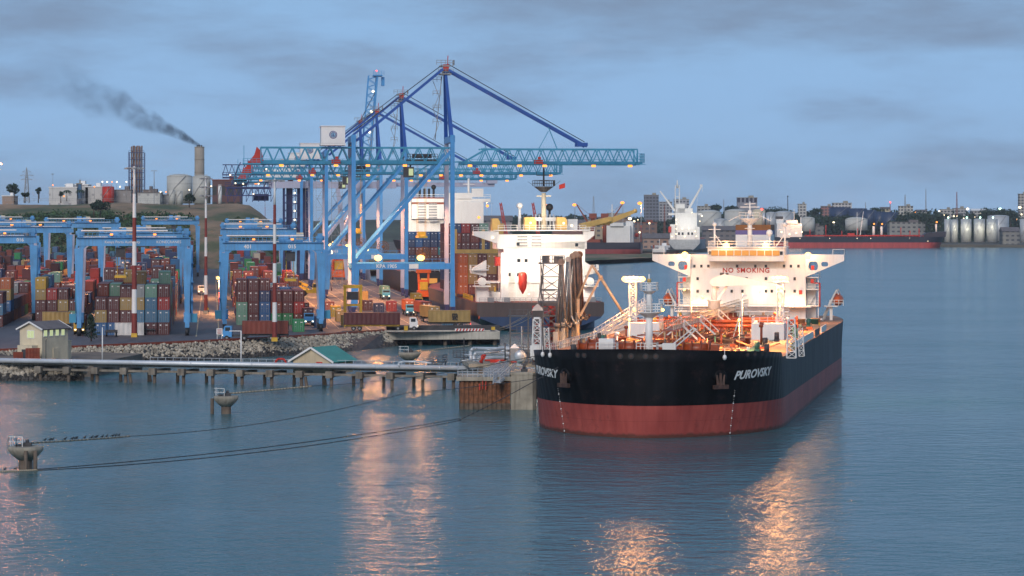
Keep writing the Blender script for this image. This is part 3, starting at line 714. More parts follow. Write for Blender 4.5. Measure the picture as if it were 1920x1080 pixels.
    ma.tube((-.2, 156, 27.6), (-.2, 156, 30.6), .2, .1); ma.bar((-1.9, 156, 29.6), (1.5, 156, 29.6), .16); ma.bar((-1.2, 156, 30.1), (.8, 156, 30.2), .12); ma.box((-.2, 156, 28.6), (.6, .6, .8))
    ma.rail([(-2, 154.6, 27.6), (1.6, 154.6, 27.6), (1.6, 157.4, 27.6), (-2, 157.4, 27.6), (-2, 154.6, 27.6)], 1.0, .07, 1, 2)
    ma.bar((-4.0, 156, 27.1), (-2, 156, 28.1), .1); ma.bar((3.6, 156, 27.1), (1.6, 156, 28.1), .1)
    for z in (23.4, 24.6, 25.8): ma.box((-.2, 156, z), (1.7, 1.4, .1))
    ma.build('radar_mast', 'shipwhite', T)
    MB().ball((1.95, 155.9, 29.2), .2).build('mast_lamp', 'lamp_red', T)
    for x in (-6.3, 6.2):
        p = MB(); s = 1 if x > 0 else -1; p.tube((x, 154, 22.5), (x, 154, 26.2), .18); p.bar((x - 1.1, 154, 25.6), (x + 1.1, 154, 25.6), .12); p.bar((x - s * 1.6, 154, 22.6), (x, 154, 24.8), .16); p.ball((x, 154, 26.5), .42)
        p.bar((x - .9, 154, 24.2), (x + .9, 154, 24.2), .3, .08); p.build('signal_post', 'shipwhite', T)
    MB().ball((3.3, 156, 25.0), .62).tube((3.3, 156, 22.5), (3.3, 156, 24.6), .15).build('satellite_dome', 'white', T)
    rl = MB(); rl.rail([(-6.9, 158, 22.57), (-6.9, 148.6, 22.57), (6.4, 148.6, 22.57), (6.4, 158, 22.57)], 1.0, .07, 1.5, 2); rl.build('roof_rail', 'shipwhite', T)
    # ---- flood towers standing on the two white deck houses
    for x, x0 in ((-8.9, 1187), (9.9, 1463)):
        hs = MB(); hs.box((x, 77, 10.6), (4.9, 5, 2.45)); H = hs.build('deck_house', 'white', T)
        hs = MB(); hs.rail([(x - 2.4, 79.4, 11.83), (x - 2.4, 74.6, 11.83), (x + 2.4, 74.6, 11.83), (x + 2.4, 79.4, 11.83)], 1.0, .08, 1.2, 2); hs.build('house_rail', 'shipwhite', H)
        p = TL(x0, 523, 79); tw = MB(); tw.lattice((p.x, 79, 11.8), (p.x, 79, p.z - .5), 1.0, 9, .12); tw.box((p.x, 79, p.z - .45), (2.6, 1.4, .12))
        t_ = tw.build('flood_tower', 'shipwhite', T)
        for k in range(5 if x0 < 1300 else 4):
            q = (p.x - 1.2 + k * .66, 78.6, p.z); MB().ball(q, .50, 10, .8).build('floodlight', 'lamp_deck', t_)
    ps = MB(); ps.tube((5.8, 77, 9.4), (5.8, 77, 16.3), .14); ps.bar((5.8, 77, 15.9), (6.6, 77, 16), .2); ps.bar((4.4, 77, 9.4), (5.7, 77, 13.6), .16); ps.bar((5.0, 77, 11.4), (5.8, 77, 11.4), .12); ps.build('hose_post', 'shipwhite', T)
    # ---- foremast with two round platforms
    fm = MB(); fm.tube((0.1, 10, 9.4), (0.1, 10, 15.6), .50, .44, 14); fm.tube((.1, 10, 15.6), (.1, 10, 19.2), .40, .34, 14)
    fm.lathe((.1, 10, 0), [(.5, 14.9), (1.5, 15.5), (1.6, 15.6)], 8); fm.lathe((.1, 10, 0), [(.4, 17.9), (.9, 18.3), (1.0, 18.35)], 8)
    for z, w_ in ((15.6, 1.6), (18.35, 1.05)): fm.rail([(.1 - w_, 9, z), (.1 + w_, 9, z), (.1 + w_, 11, z), (.1 - w_, 11, z), (.1 - w_, 9, z)], 1.05, .07, .55, 3)
    fm.tube((.1, 10, 19.2), (.1, 10, 20.5), .1); fm.bar((-.7, 10.2, 15.7), (-.5, 10.2, 18.2), .12); fm.box((.1, 9.4, 9.9), (1.6, .3, .9))
    FM = fm.build('foremast', 'white', T)
    MB().lathe((.1, 10, 0), [(.25, 19.4), (.28, 19.9)], 10).build('mast_light', 'buff', FM)
    for x in (-1.75, 1.95): MB().ball((x, 9.4, 15.9), .2).build('platform_light', 'lamp_deck', FM)
    wr = MB()
    for x0, x1 in ((-1.2, 1.4), (-6.4, -3.8)): wr.rail([(x0, 7.2, 10.4), (x1, 7.2, 10.4), (x1, 9, 10.4)], 1.3, .08, .5, 3)
    wr.build('forecastle_rail', 'shipwhite', T)
    ld = MB(); ld.bar((3.0, 5, 11.1), (6.2, 7, 13.7), .12); ld.bar((3.8, 5, 11.1), (6.5, 7, 13.5), .12); ld.bar((6.2, 7, 13.7), (6.6, 7, 13.5), .14); ld.box((3.3, 5.2, 11.3), (1.7, .8, 1.0)); ld.build('bow_davit', 'shipwhite', T)
    bx = MB(); bx.box((-5.2, 8.5, 11.2), (1.9, 1.6, 2.0)); bx.build('locker', 'white', T)
    # ---- winches
    def winch(x, t, z=9.6, s=1.0):
        w_ = MB(); w_.tube((x - 1.7 * s, t, z + 1.0), (x + 1.7 * s, t, z + 1.0), .75 * s, n=14)
        for k in (-1.7, -.6, .6, 1.7): w_.tube((x + (k - .1) * s, t, z + 1.0), (x + (k + .1) * s, t, z + 1.0), 1.1 * s, n=14)
        w_.box((x, t + .4, z + .2), (4.2 * s, 2.4 * s, .5)); w_.box((x + 2.4 * s, t, z + .9), (1.0 * s, 1.3 * s, 1.3)); w_.build('mooring_winch', 'winch', T)
    for x, t in ((-7.8, 13), (-3.0, 14), (5.8, 14), (-9, 30), (-6, 118), (8, 118)): winch(x, t, 9.7 if t < 20 else 9.4)
    # ---- chocks in the bulwark, mooring cleats
    for x_ in (1163, 1183, 1210, 1230, 1400, 1414, 1428, 1084, 1097):
        best = min(((abs(CX + F * TW(sx * hull_xy(i / 200, 10.3)[0], hull_xy(i / 200, 10.3)[1], 10.3).x / TW(sx * hull_xy(i / 200, 10.3)[0], hull_xy(i / 200, 10.3)[1], 10.3).y - x_), sx, i) for sx in (-1, 1) for i in range(0, 170)), key=lambda q: q[0])
        x, t = hull_xy(best[2] / 200, 10.3); x *= best[1]; nrm = Vector((x * 1.4, (t - 24) * .9, 0)).normalized()
        c = Vector((x, t, 10.35)); ch = MB(); ch.m = 0; ch.tube(c - nrm * .1, c + nrm * .14, .38, n=14); ch.m = 1; ch.tube(c + nrm * .1, c + nrm * .16, .2, n=14)
        ch.build('chock', ['black', 'anchor'], T)
    # ---- anchors in their pockets
    for px_, sx in ((1064, -1), (1345, 1)):
        best = min(range(0, 190), key=lambda i: abs(CX + F * TW(sx * hull_xy(i / 200, 7.3)[0], hull_xy(i / 200, 7.3)[1], 7.3).x / TW(sx * hull_xy(i / 200, 7.3)[0], hull_xy(i / 200, 7.3)[1], 7.3).y - px_))
        x, t = hull_xy(best / 200, 7.3); x *= sx; x1, t1 = hull_xy(best / 200 + .01, 7.3); x1 *= sx; tan = Vector((x1 - x, t1 - t, 0)).normalized()
        nrm = Vector((tan.y, -tan.x, 0)); nrm = nrm if nrm.y < 0 else -nrm
        c = Vector((x, t, 7.6)); up_ = Vector((0, 0, 1))
        side = tan * (1 if tan.dot(Vector((1, 0, 0))) > 0 else -1)
        pk = MB(); pk.lathe((0, 0, 0), [(1.1, 0), (.9, .4), (.5, .45)], 16)
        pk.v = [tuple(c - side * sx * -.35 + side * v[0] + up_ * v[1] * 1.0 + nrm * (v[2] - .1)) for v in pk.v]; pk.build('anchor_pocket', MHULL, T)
        an = MB(); o_ = nrm * .62 + up_ * -.35
        def A(u, v, w=0): return c + o_ + side * u * .85 + up_ * v * .85 + nrm * w
        an.bar(A(0, .7), A(0, -1.0), .3); an.bar(A(-1.35, -1.05), A(1.35, -1.05), .42, .5)
        an.bar(A(-.45, -1.0), A(-.72, .75), .42, .3, .16, .12); an.bar(A(.45, -1.0), A(.72, .75), .42, .3, .16, .12); an.tube(A(0, .6), A(0, 1.0), .16)
        an.build('anchor', 'anchor', T)
    # ---- names along the bow
    def arc(z, sx):
        P = [hull_xy(i / 220.0, z) for i in range(221)] + [(HB, 31), (HB, 45)]; s = 0; out = [(0, P[0][0] * sx, P[0][1])]
        for a, b_ in zip(P[:-1], P[1:]): s += math.hypot(b_[0] - a[0], b_[1] - a[1]); out.append((s, b_[0] * sx, b_[1]))
        return out
    def at_arc(tab, s):
        for (s0, x0, t0), (s1, x1, t1) in zip(tab[:-1], tab[1:]):
            if s <= s1:
                f = (s - s0) / (s1 - s0); tx, ty = (x1 - x0) / (s1 - s0), (t1 - t0) / (s1 - s0); nx, ny = ty, -tx
                if nx * (x0 + 1e-3) < 0: nx, ny = -nx, -ny
                return Vector((x0 + (x1 - x0) * f, t0 + (t1 - t0) * f, 0)), Vector((nx, ny, 0))
        return Vector((x1, t1, 0)), Vector((1 if x1 > 0 else -1, 0, 0))
    def s_of_px(px_, z, sx):
        tab = arc(z, sx)[:221]; return min(tab, key=lambda q: abs(CX + F * TW(q[1], q[2], z).x / TW(q[1], q[2], z).y - px_))[0]
    zt = 7.75; s0, s1 = s_of_px(1375, zt, 1), s_of_px(1443, zt, 1)
    if s1 - s0 < 3: s1 = s0 + 8
    for sx in (1, -1):
        def fn(v, sx=sx, wd=[None]):
            s = (s0 + s1) / 2 + (1 if sx > 0 else -1) * v.x * ((s1 - s0) / 7.6); z = zt + v.y + .10 * v.x * (1 if sx > 0 else -1) * .35
            p, nn = at_arc(arc_tab[sx], s); tb = arc_tab[sx][:221]; i = min(range(len(tb) - 1), key=lambda k: abs(tb[k][0] - s)); i = i if tb[i][0] <= s or i == 0 else i - 1
            th = (i + (s - tb[i][0]) / max(1e-6, tb[i + 1][0] - tb[i][0])) / 220.0
            if th < 1: hx, ht = hull_xy(th, z); p = Vector((hx * sx, ht, 0))
            q = p + nn * (.10 + v.z * .5); return Vector((q.x, q.y, z))
        arc_tab = {sx: arc(zt, sx)}
        text_mesh('name_lettering', 'PUROVSKY', 1.5, 'letter', T, (0, 0, 0), (0, 0, 0), shear=.35, thick=.02, fn=fn, bold=.045, spacing=1.0)
    # draught marks: small white ticks down the bow on both sides
    for px_, sx in ((1055, -1), (1371, 1)):
        i0 = min(range(0, 200), key=lambda i: abs(CX + F * TW(sx * hull_xy(i / 200, 2)[0], hull_xy(i / 200, 2)[1], 2).x / TW(sx * hull_xy(i / 200, 2)[0], hull_xy(i / 200, 2)[1], 2).y - px_))
        d = MB()
        for k in range(24):
            z = .25 + k * .24; x, t = hull_xy(i0 / 200 + .0, z); nn = Vector((x * sx, (t - 21), 0)).normalized(); c = Vector((x * sx, t, z)) + nn * .05
            big = k % 4 == 0; d.ball(c, .095 if big else .035, 6)
        d.build('draught_marks', 'letter', T)
    for px_ in (1022, 1035, 1356):
        sx = -1 if px_ < 1200 else 1
        i0 = min(range(0, 219), key=lambda i: abs(CX + F * TW(sx * hull_xy(i / 220, 10)[0], hull_xy(i / 220, 10)[1], 10).x / TW(sx * hull_xy(i / 220, 10)[0], hull_xy(i / 220, 10)[1], 10).y - px_))
        x, t = hull_xy(i0 / 220, 10); nn = Vector((x * sx, t - 21, 0)).normalized(); c = Vector((x * sx, t, 10.1)) + nn * .35
        f = MB(); f.ball(c, .28, 8, 1.3); f.tube(c, c + Vector((0, 0, 1.1)), .04); f.build('fender_float', 'white', T)
    # ---- lattice access towers at both shoulders
    for x_, t in ((1007, 22), (1484, 27)):
        s = -1 if x_ < 1200 else 1; p = TL(x_, 600, t); x = p.x
        a = MB(); a.lattice((x, t, 9.0), (x - s * .0, t, 14.2), 1.25, 6, .10, .9); a.lattice((x + 1.3, t + 1, 9.2), (x + 1.1, t + 1, 13.0), .7, 5, .06, .6); a.box((x, t, 14.3), (.8, .8, .25)); a.box((x - .2, t, 9.9), (1.3, 1.2, 1.5)) if s < 0 else None; a.build('gangway_tower', 'shipwhite', T)
    # ---- rails, raised gangway on the starboard side
    r1 = MB(); P = [(-x + .2, t, 9.4) for x, t in hull_side(9.4) if 22 < t < 150]; r1.rail(P, 1.1, .09, 1.5, 2)
    P = [(x - .2, t, 9.4) for x, t in hull_side(9.4) if t > 110 and t < 150]; r1.rail(P, 1.1, .08, 1.6, 2); r1.build('side_rail', 'shipwhite', T)
    gw = MB(); a = Vector((-14.6, 62, 10.2)); b_ = Vector((-11.4, 96, 14.0))
    for off in (0, 1.1): o_ = Vector((off, 0, 0)); gw.bar(a + o_, b_ + o_, .12, .35); gw.rail([a + o_, b_ + o_], 1.1, .09, 2.4, 2)
    gw.build('gangway', 'shipwhite', T)
    # ---- hose crane amidships
    cr = thing('hose_crane', None, None); cr.parent = T
    c1 = MB(); p = TL(1339, 582, 95); c1.lathe((p.x, 95, 0), [(.95, 9.4), (.95, p.z + 1.4), (1.15, p.z + 1.5), (1.15, p.z + 1.7)], 14); c1.build('pedestal', 'white', cr)
    q = TL(1340, 533, 95); c1 = MB(); c1.tube((p.x, 95, p.z + 1.7), (q.x, 95, q.z), .45, .36, 12); c1.bar(tuple(TL(1346, 562, 95)), tuple(TL(1363, 536, 95)), .32); c1.box((q.x, 95.5, q.z - .6), (1.2, .9, 1.2)); c1.build('slewing_column', 'white', cr)
    jib = [TL(a_, b2, 95) for a_, b2 in ((1331, 529), (1337, 522), (1358, 514), (1372, 516), (1461, 533), (1461, 536), (1388, 535), (1338, 537))]
    c1 = MB(); c1.prism([(v.x, v.z) for v in jib], 'y', 93.9, 94.9); c1.build('jib', 'shipwhite', cr)
    c1 = MB(); a_ = TL(1358, 513, 95); c1.box((a_.x - .3, 94.4, a_.z - .05), (.6, .7, .4)); c1.box((a_.x + .5, 94.4, a_.z - .08), (.4, .6, .35)); c1.build('winch_head', 'dark', cr)
    # ---- lifeboats on davits
    for s in (-1, 1):
        x = 15.2 * s; z = 13.0; lb = MB(); lb.ball((x, 160, z), 1.0, 16, 1.05, 1.0, 3.1); lb.box((x, 160, z + .75), (.9, 2.6, .8), taper=.8); lb.build('lifeboat', 'orange', T)
        for t in (157.6, 162.4):
            dv = MB(); dv.bar((x - s * 2.4, t, 10.2), (x - s * .1, t, z + 1.9), .3, .35, .2, .25); dv.bar((x - s * .1, t, z + 1.9), (x + s * .25, t, z + 1.0), .16); dv.bar((x - s * 2.6, t, 9.4), (x - s * 1.3, t, z - .3), .24); dv.build('davit', 'shipwhite', T)
        dv = MB()
        dv.bar((x - s * 1.0, 156.5, 9.5), (x - s * 1.0, 156.5, 12.0), .5); dv.box((x - s * 1.0, 156.5, 12.0), (2.4, 2.0, .2)); dv.rail([(x - 1.2, 155.4, 12.1), (x + 1.2, 155.4, 12.1)], 1, .09, .6, 2)
        dv.build('boat_platform', 'shipwhite', T)
    # ---- deck pipes, catwalk, manifold, fittings
    for k, (x, z, r_) in enumerate(((-4.6, 10.4, .24), (-3.8, 10.4, .30), (-2.9, 10.4, .30), (-2.0, 10.5, .24), (-1.2, 10.5, .16), (1.4, 10.5, .30), (2.3, 10.4, .30), (3.2, 10.4, .22), (4.0, 10.3, .16))):
        c = MB(); c.tube((x, 32 + (k % 3) * 4, z), (x, 147, z), r_, n=8)
        for t in range(40, 146, 14): c.tube((x, t - .12, z), (x, t + .12, z), r_ * 1.55, n=8)
        c.build('cargo_pipe', ['oxide', 'winch', 'oxide', 'rust'][k % 4], T)
    for t in range(34, 147, 8): sup_ = MB(); sup_.box((-.4, t, 9.9), (10.4, .25, .25)); sup_.box((-5, t, 9.7), (.25, .25, .7)); sup_.box((4.3, t, 9.7), (.25, .25, .7)); sup_.build('pipe_support', 'winch', T)
    cw = MB(); cw.box((-.2, 88, 12.3), (1.6, 112, .14)); cw.build('catwalk_floor', 'winch', T); cw = MB(); cw.rail([(-1.0, 33, 12.4), (-1.0, 144, 12.4)], 1.1, .08, 2.0, 2); cw.rail([(.6, 33, 12.4), (.6, 144, 12.4)], 1.1, .08, 2.0, 2)
    for t in range(36, 145, 9): cw.bar((-1, t, 9.4), (-1, t, 12.3), .16); cw.bar((.6, t, 9.4), (.6, t, 12.3), .16)
    cw.build('catwalk', 'cream', T)
    def stair(x0, t, z0, x1, z1):
        st = MB()
        for o_ in (0, .9): st.bar((x0, t + o_, z0), (x1, t + o_, z1), .08, .16); st.bar((x0, t + o_, z0 + 1), (x1, t + o_, z1 + 1), .06); st.bar((x1, t + o_, z1), (x1, t + o_, z1 + 1), .1); st.bar((x0, t + o_, z0), (x0, t + o_, z0 + 1), .1)
        for k in range(9): f = k / 9; st.box((x0 + (x1 - x0) * f, t + .45, z0 + (z1 - z0) * f), (.3, .9, .05))
        st.build('deck_stair', 'shipwhite', T)
    for t in (44, 66, 92, 128): stair(.7, t, 12.4, 3.9, 9.5)
    for t in (56, 104): stair(-1.1, t, 12.4, -4.6, 9.5)
    for t, z in ((86, 11.0), (88.5, 11.6), (91, 11.0), (112, 11.2)):
        mf = MB(); mf.tube((-11.5, t, z), (11.5, t, z), .32, n=10)
        for x in (-11.5, -9.5, -7.5, 7.5, 9.5, 11.5): mf.tube((x, t, 9.4), (x, t, z), .22); mf.tube((x - .12, t, z), (x + .12, t, z), .55, n=12)
        mf.build('manifold_pipe', 'winch', T)
    mp_ = MB(); mp_.box((0, 122, 12.1), (19, 3.4, .16)); mp_.rail([(-9.5, 120.3, 12.2), (9.5, 120.3, 12.2)], 1.1, .09, 1.2, 3)
    for x in range(-9, 10, 3): mp_.bar((x, 121, 9.4), (x, 121, 12), .2)
    mp_.build('manifold_platform', 'shipwhite', T)
    md = MB(); md.box((-3.0, 121, 11.2), (7.5, 2.6, 1.4)); md.box((4, 123, 10.6), (5, 3, 1.6)); md.build('pump_house', 'oxide', T)
    rr = random.Random(21)
    for k in range(26):                           # tank hatches
        x = rr.choice((-13, -10.5, -8, 7.5, 10, 12.6)) + rr.uniform(-.4, .4); t = rr.uniform(34, 146)
        h_ = MB(); h_.lathe((x, t, 9.4), [(.75, 0), (.75, .7), (.85, .72), (.85, .85)], 12); h_.build('tank_hatch', rr.choice(['oxide', 'winch', 'green', 'deckpaint']), T)
    for k in range(18):                           # twin bollards
        s = rr.choice((-1, 1)); t = 24 + k * 6.6; x = s * rr.uniform(11.5, 14)
        h_ = MB(); h_.box((x, t, 9.55), (.7, 2.2, .3)); h_.tube((x, t - .7, 9.6), (x, t - .7, 10.7), .3, n=10); h_.tube((x, t + .7, 9.6), (x, t + .7, 10.7), .3, n=10); h_.build('bollard', rr.choice(['dark', 'green', 'dark']), T)
    for k in range(16):                           # vents
        s = rr.choice((-1, 1)); t = rr.uniform(36, 145); x = s * rr.uniform(5.6, 12); z = rr.uniform(1.6, 2.8)
        h_ = MB(); h_.tube((x, t, 9.4), (x, t, 9.4 + z), .14); h_.lathe((x, t, 9.4 + z), [(.32, 0), (.32, .35), (.1, .45)], 8); h_.build('tank_vent', rr.choice(['winch', 'oxide', 'yellow', 'shipwhite']), T)
    st = MB(); mats = ['oxide', 'winch', 'yellow', 'green', 'dark', 'shipwhite', 'rust', 'deckpaint']
    for k in range(760):
        st.m = rr.choices(range(8), (4, 6, 2.4, .8, 1.2, 1.4, 2.5, 5))[0]; t = rr.uniform(30, 148); x = rr.gauss(-1.5, 4.5) if rr.random() < .8 else rr.uniform(-14, 14); hk = .35 if abs(x) > 5.5 else 1
        if abs(x) > 14.5: continue
        q = rr.random()
        if q < .45: st.box((x, t, 9.4 + .3), (rr.uniform(.3, 1.1), rr.uniform(.3, 1.2), rr.uniform(.5, 1.3) * hk))
        elif q < .8: st.tube((x, t, 9.4), (x, t, 9.4 + rr.uniform(.6, 1.9) * hk), rr.uniform(.07, .25), n=7)
        else: st.tube((x - rr.uniform(.5, 2.5), t, 9.4 + rr.uniform(.3, 1.4)), (x + rr.uniform(.5, 2.5), t, 9.4 + rr.uniform(.3, 1.4)), .12, n=6)
    tag(st.build('deck_fittings', mats, T), kind='stuff')
    # lamps
    lm = []
    for x_, y_, t in ((1362, 461, 149), (1436, 461, 149), (1284, 478, 149.6), (1515, 479, 149.6)):
        p = TL(x_, y_, t); f = MB(); f.ball(p, .58, 10); f.bar(p - Vector((0, -.1, .9)), p - Vector((0, -.1, .2)), .12); f.build('bridge_floodlight', 'lamp_deck', T); lm.append(p)
    for x_, y_, t in ((1283, 543, 149), (1424, 547, 149.6), (1489, 571, 149.6)):
        p = TL(x_, y_, t); f = MB(); f.ball(p, .22, 8); f.build('bulkhead_lamp', 'lamp_deck', T); lm.append(p)
    for p in lm[:4]: light(TW(p.x, p.y - 1.2, p.z + .3), 650, (1, .48, .18), 1.2)
    for p in lm[4:]: light(TW(p.x, p.y - 1.2, p.z), 220, (1, .66, .36), .3)
    a = TL(1187, 523, 79); b_ = TL(1463, 523, 79)
    for q, pw in ((a, 30000), (b_, 30000)):
        light(TW(q.x, q.y - .3, q.z + .9), pw * .20, (1, .42, .12), 1.5); down(TW(q.x, q.y - .3, q.z + .4), pw * 1.0, (1, .46, .15), 1.0, 150); spot(TW(q.x, q.y + .6, q.z + .4), TW(0, 150, 14), pw * .15, (1, .64, .38), 80, 1.5)
    # added warm fill lamps, on poles and at the bridge front, brightening the deck
    for x, t, z, pw in ((-8, 149.2, 13.8, 1500), (8, 149.2, 13.8, 1500), (-6, 114, 14.2, 5000), (8.9, 40, 13.6, 8500), (9, 108, 14.2, 8000), (-7, 44, 13.4, 5000)):
        MB().tube((x, t + .2, z - .15), (x, t + .2, 9.4), .05).build('lamp_or_fill_pole', 'grey', T) if t < 145 else None; MB().ball((x, t, z), .2, 8).build('deck_or_fill_lamp', 'lamp_deck', T); down(TW(x, t - 1.6, z + .3), pw, (1, .44, .14), .5, 162)
tanker()
# ================================================================ containers
CCOL = {'maroon': (0.115, 0.026, 0.026), 'rust red': (0.22, 0.045, 0.026), 'red': (0.38, 0.028, 0.022), 'navy': (0.025, 0.05, 0.14), 'blue': (0.03, 0.13, 0.33),
        'steel blue': (0.07, 0.20, 0.33), 'green': (0.025, 0.26, 0.09), 'pale green': (0.17, 0.36, 0.27), 'mustard': (0.40, 0.27, 0.09), 'orange': (0.52, 0.13, 0.03),
        'grey': (0.30, 0.32, 0.33), 'cream': (0.52, 0.48, 0.38), 'white': (0.72, 0.72, 0.70), 'yellow': (0.60, 0.36, 0.03), 'teal': (0.03, 0.25, 0.26)}
CW = {'maroon': 26, 'rust red': 20, 'red': 6, 'navy': 10, 'blue': 8, 'steel blue': 6, 'green': 3, 'pale green': 3, 'mustard': 3, 'orange': 2, 'grey': 3, 'cream': 1}
CCOL = {k: tuple(c * .84 for c in v) for k, v in CCOL.items()}
def cmat(nm):
    return paint('container_' + nm.replace(' ', '_'), CCOL[nm], .5, .16, .35, .4, dirt=tuple(v * .45 + .02 for v in CCOL[nm]))
CMESH = {}
def cont_mesh(nm, L=12.19, H=2.6):
    """a container: corrugated side walls, door end with lock rods, corner posts and castings"""
    key = (nm, L, H)
    if key in CMESH: return CMESH[key]
    mb = MB(); w = 2.44; ins = .05; n = int(L / 1.0)
    for s in (-1, 1):                                       # corrugated sides as a folded sheet
        k = len(mb.v); m = n * 2
        for i in range(m + 1):
            y = .1 + (L - .2) * i / m; x = s * (w / 2 - (.02 if i % 2 else .11)); mb.v += [(x, y, .14), (x, y, H - .08)]
        for i in range(m): f = [k + 2 * i, k + 2 * i + 2, k + 2 * i + 3, k + 2 * i + 1]; mb.face(f if s == 1 else f[::-1])
    mb.box((0, L / 2, .08), (w - .04, L - .02, .14)); mb.box((0, L / 2, H - .05), (w - .04, L - .02, .09))
    for y in (.06, L - .06):
        for s in (-1, 1): mb.box((s * (w / 2 - .06), y, H / 2), (.125, .125, H))
        mb.box((0, y, H - .07), (w - .1, .11, .16)); mb.box((0, y, .08), (w - .1, .11, .17))
    mb.box((0, .09, H / 2), (w - .22, .06, H - .3)); mb.box((0, L - .09, H / 2), (w - .22, .06, H - .3))
    mb.m = 1
    for x in (-.82, -.38, .38, .82): mb.box((x, .035, H / 2), (.055, .05, H - .3))
    mb.box((0, .05, H / 2), (.04, .03, H - .35))
    for x in (-.82, .38): mb.box((x + .1, .03, 1.1), (.3, .05, .08))
    mb.m = 2; mb.box((.62, .045, H * .78), (.55, .02, .16)); mb.box((-.62, .045, H * .78), (.3, .02, .3))
    me = mb.build('shipping_container', [cmat(nm), 'grey', 'letter']); CMESH[key] = me.data; bpy.data.objects.remove(me)
    return CMESH[key]
NC = [0]
def container(pos, rz, nm, label, group, L=12.19, H=2.6):
    o = bpy.data.objects.new('shipping_container', cont_mesh(nm, L, H)); COL.objects.link(o); o.location = pos; o.rotation_euler = (0, 0, rz)
    NC[0] += 1; return tag(o, label, 'container', group)
MASS = MB(); MASSC = []           # the containers past the first three hundred, one heap of stuff
def mass(a, b, z, nm, L=12.19, H=2.6):
    k = len(MASS.f); p = Y(a, b, z); w = 2.44; c = Y(a, b + L / 2, z + H / 2)
    MASS.box(c, (w - .06, L - .06, H - .05), YR); q = Y(a, b - .012, z + H / 2); MASS.box(q, (w - .35, .05, H - .35), YR)
    MASSC.extend([tuple(v * R.uniform(.85, 1.1) for v in CCOL[nm])] * (len(MASS.f) - k))
def pick(rr, warm=0):
    return rr.choices(list(CW), list(CW.values()))[0]
ORD = ['bottom', 'second', 'third', 'fourth', 'fifth', 'sixth', 'seventh']
NTHR = 'first second third fourth fifth sixth seventh eighth ninth tenth eleventh twelfth thirteenth fourteenth fifteenth sixteenth seventeenth eighteenth nineteenth twentieth'.split() + ['far'] * 80
NTH = ['first', 'second', 'third', 'fourth', 'fifth', 'sixth', 'seventh', 'eighth', 'ninth', 'tenth']
def block(name, a0, cols, b0, b1, hmax, seed, first=None, cap=90, gapat=()):
    """a block of stacks: cols across, bays of 12.8 m going back; only what shows is built"""
    rr = random.Random(seed); bays = []; b = b0; k = 0
    while b < b1:
        if k in gapat: b += 14; k += 1; bays.append(None); continue
        hs = [max(1, min(hmax, int(rr.gauss(hmax - 1.1, 1.0)))) for _ in range(cols)]
        if k == 0 and first: hs = [len(c) for c in first]
        bays.append((b, hs)); b += 12.8 + (1.6 if k % 3 == 2 else 0); k += 1
    prev = [0] * cols; made = 0; row = 0
    for k, bay in enumerate(bays):
        if bay is None: prev = [0] * cols; continue
        b, hs = bay; row += 1; half = rr.random() < .3 and k > 0
        for i in range(cols):
            for lv in range(hs[i]):
                top = lv == hs[i] - 1; right = (i == cols - 1 or lv >= hs[i + 1])
                if not (lv >= prev[i] or top or right or lv >= prev[i] - 1 and k < 3): continue
                if k > 14 and not (lv >= prev[i] or top): continue
                nm = first[i][lv] if (k == 0 and first) else pick(rr)
                a = a0 + (i + .5) * 2.62
                if made < cap and NC[0] < 215 and row <= 20 and lv >= prev[i]:
                    container(Y(a, b, lv * 2.62), YR, nm, f"{nm} container, {name}, {NTHR[row - 1]} row, {NTH[i]} column, {ORD[lv]} tier", 'containers in the ' + name)
                    made += 1
                else: mass(a, b, lv * 2.62, nm)
        prev = hs
    return bays
m_, g_, n_, b_, o_, s_ = 'maroon', 'pale green', 'navy', 'blue', 'orange', 'steel blue'
block('block under the middle yard crane', -83.6, 6, -100, 720, 5, 101,
      [[b_, 'mustard', m_], [b_, m_, m_], [m_, m_, 'mustard', m_], [m_, s_, 'mustard', 'grey'], [m_, s_, s_, 'pale green'], [m_, s_, 'red', m_]], 64, ())
block('block under the right yard crane', -53.5, 6, -45, 620, 4, 207,
      [[g_, g_, m_, m_], [m_, m_, m_, m_], [b_, b_, n_, m_], ['green', 'rust red', m_], ['green', m_, m_], ['rust red', 'red', m_]], 56)
block('block under the left yard crane', -121.6, 6, -52, 720, 4, 305,
      [['red', 'red', m_], [m_, 'grey', s_], ['red', m_, 'mustard'], ['grey', 'grey'], [m_, m_, m_], [m_, 'steel blue', m_]], 44)
block('narrow block', -100.6, 4, -22, 700, 4, 411,
      [[m_, m_, 'mustard', 'yellow'], [m_, m_, 'red'], [m_, 'mustard', m_], ['pale green', m_]], 22)
block('outer far block', -150, 7, 250, 720, 4, 512, None, 0)
block('hill foot block', -176, 6, 420, 740, 4, 613, None, 0)
mo = MASS.build('distant_containers', [])
vcol = mo.data.color_attributes.new('Col', 'FLOAT_COLOR', 'CORNER')
for p in mo.data.polygons:
    c = MASSC[p.index]
    for li in p.loop_indices: vcol.data[li].color = (*c, 1)
mm, nt_, bb = nodes_of('mixed_container_paint'); at = nt_.nodes.new('ShaderNodeAttribute'); at.attribute_name = 'Col'
ns_ = nt_.nodes.new('ShaderNodeTexNoise'); ns_.inputs['Scale'].default_value = .4; ns_.inputs['Detail'].default_value = 6; tc_ = nt_.nodes.new('ShaderNodeTexCoord'); nt_.links.new(tc_.outputs['Object'], ns_.inputs['Vector'])
mr_ = nt_.nodes.new('ShaderNodeMapRange'); nt_.links.new(ns_.outputs['Fac'], mr_.inputs['Value']); mr_.inputs['To Min'].default_value = .55; mr_.inputs['To Max'].default_value = 1.35
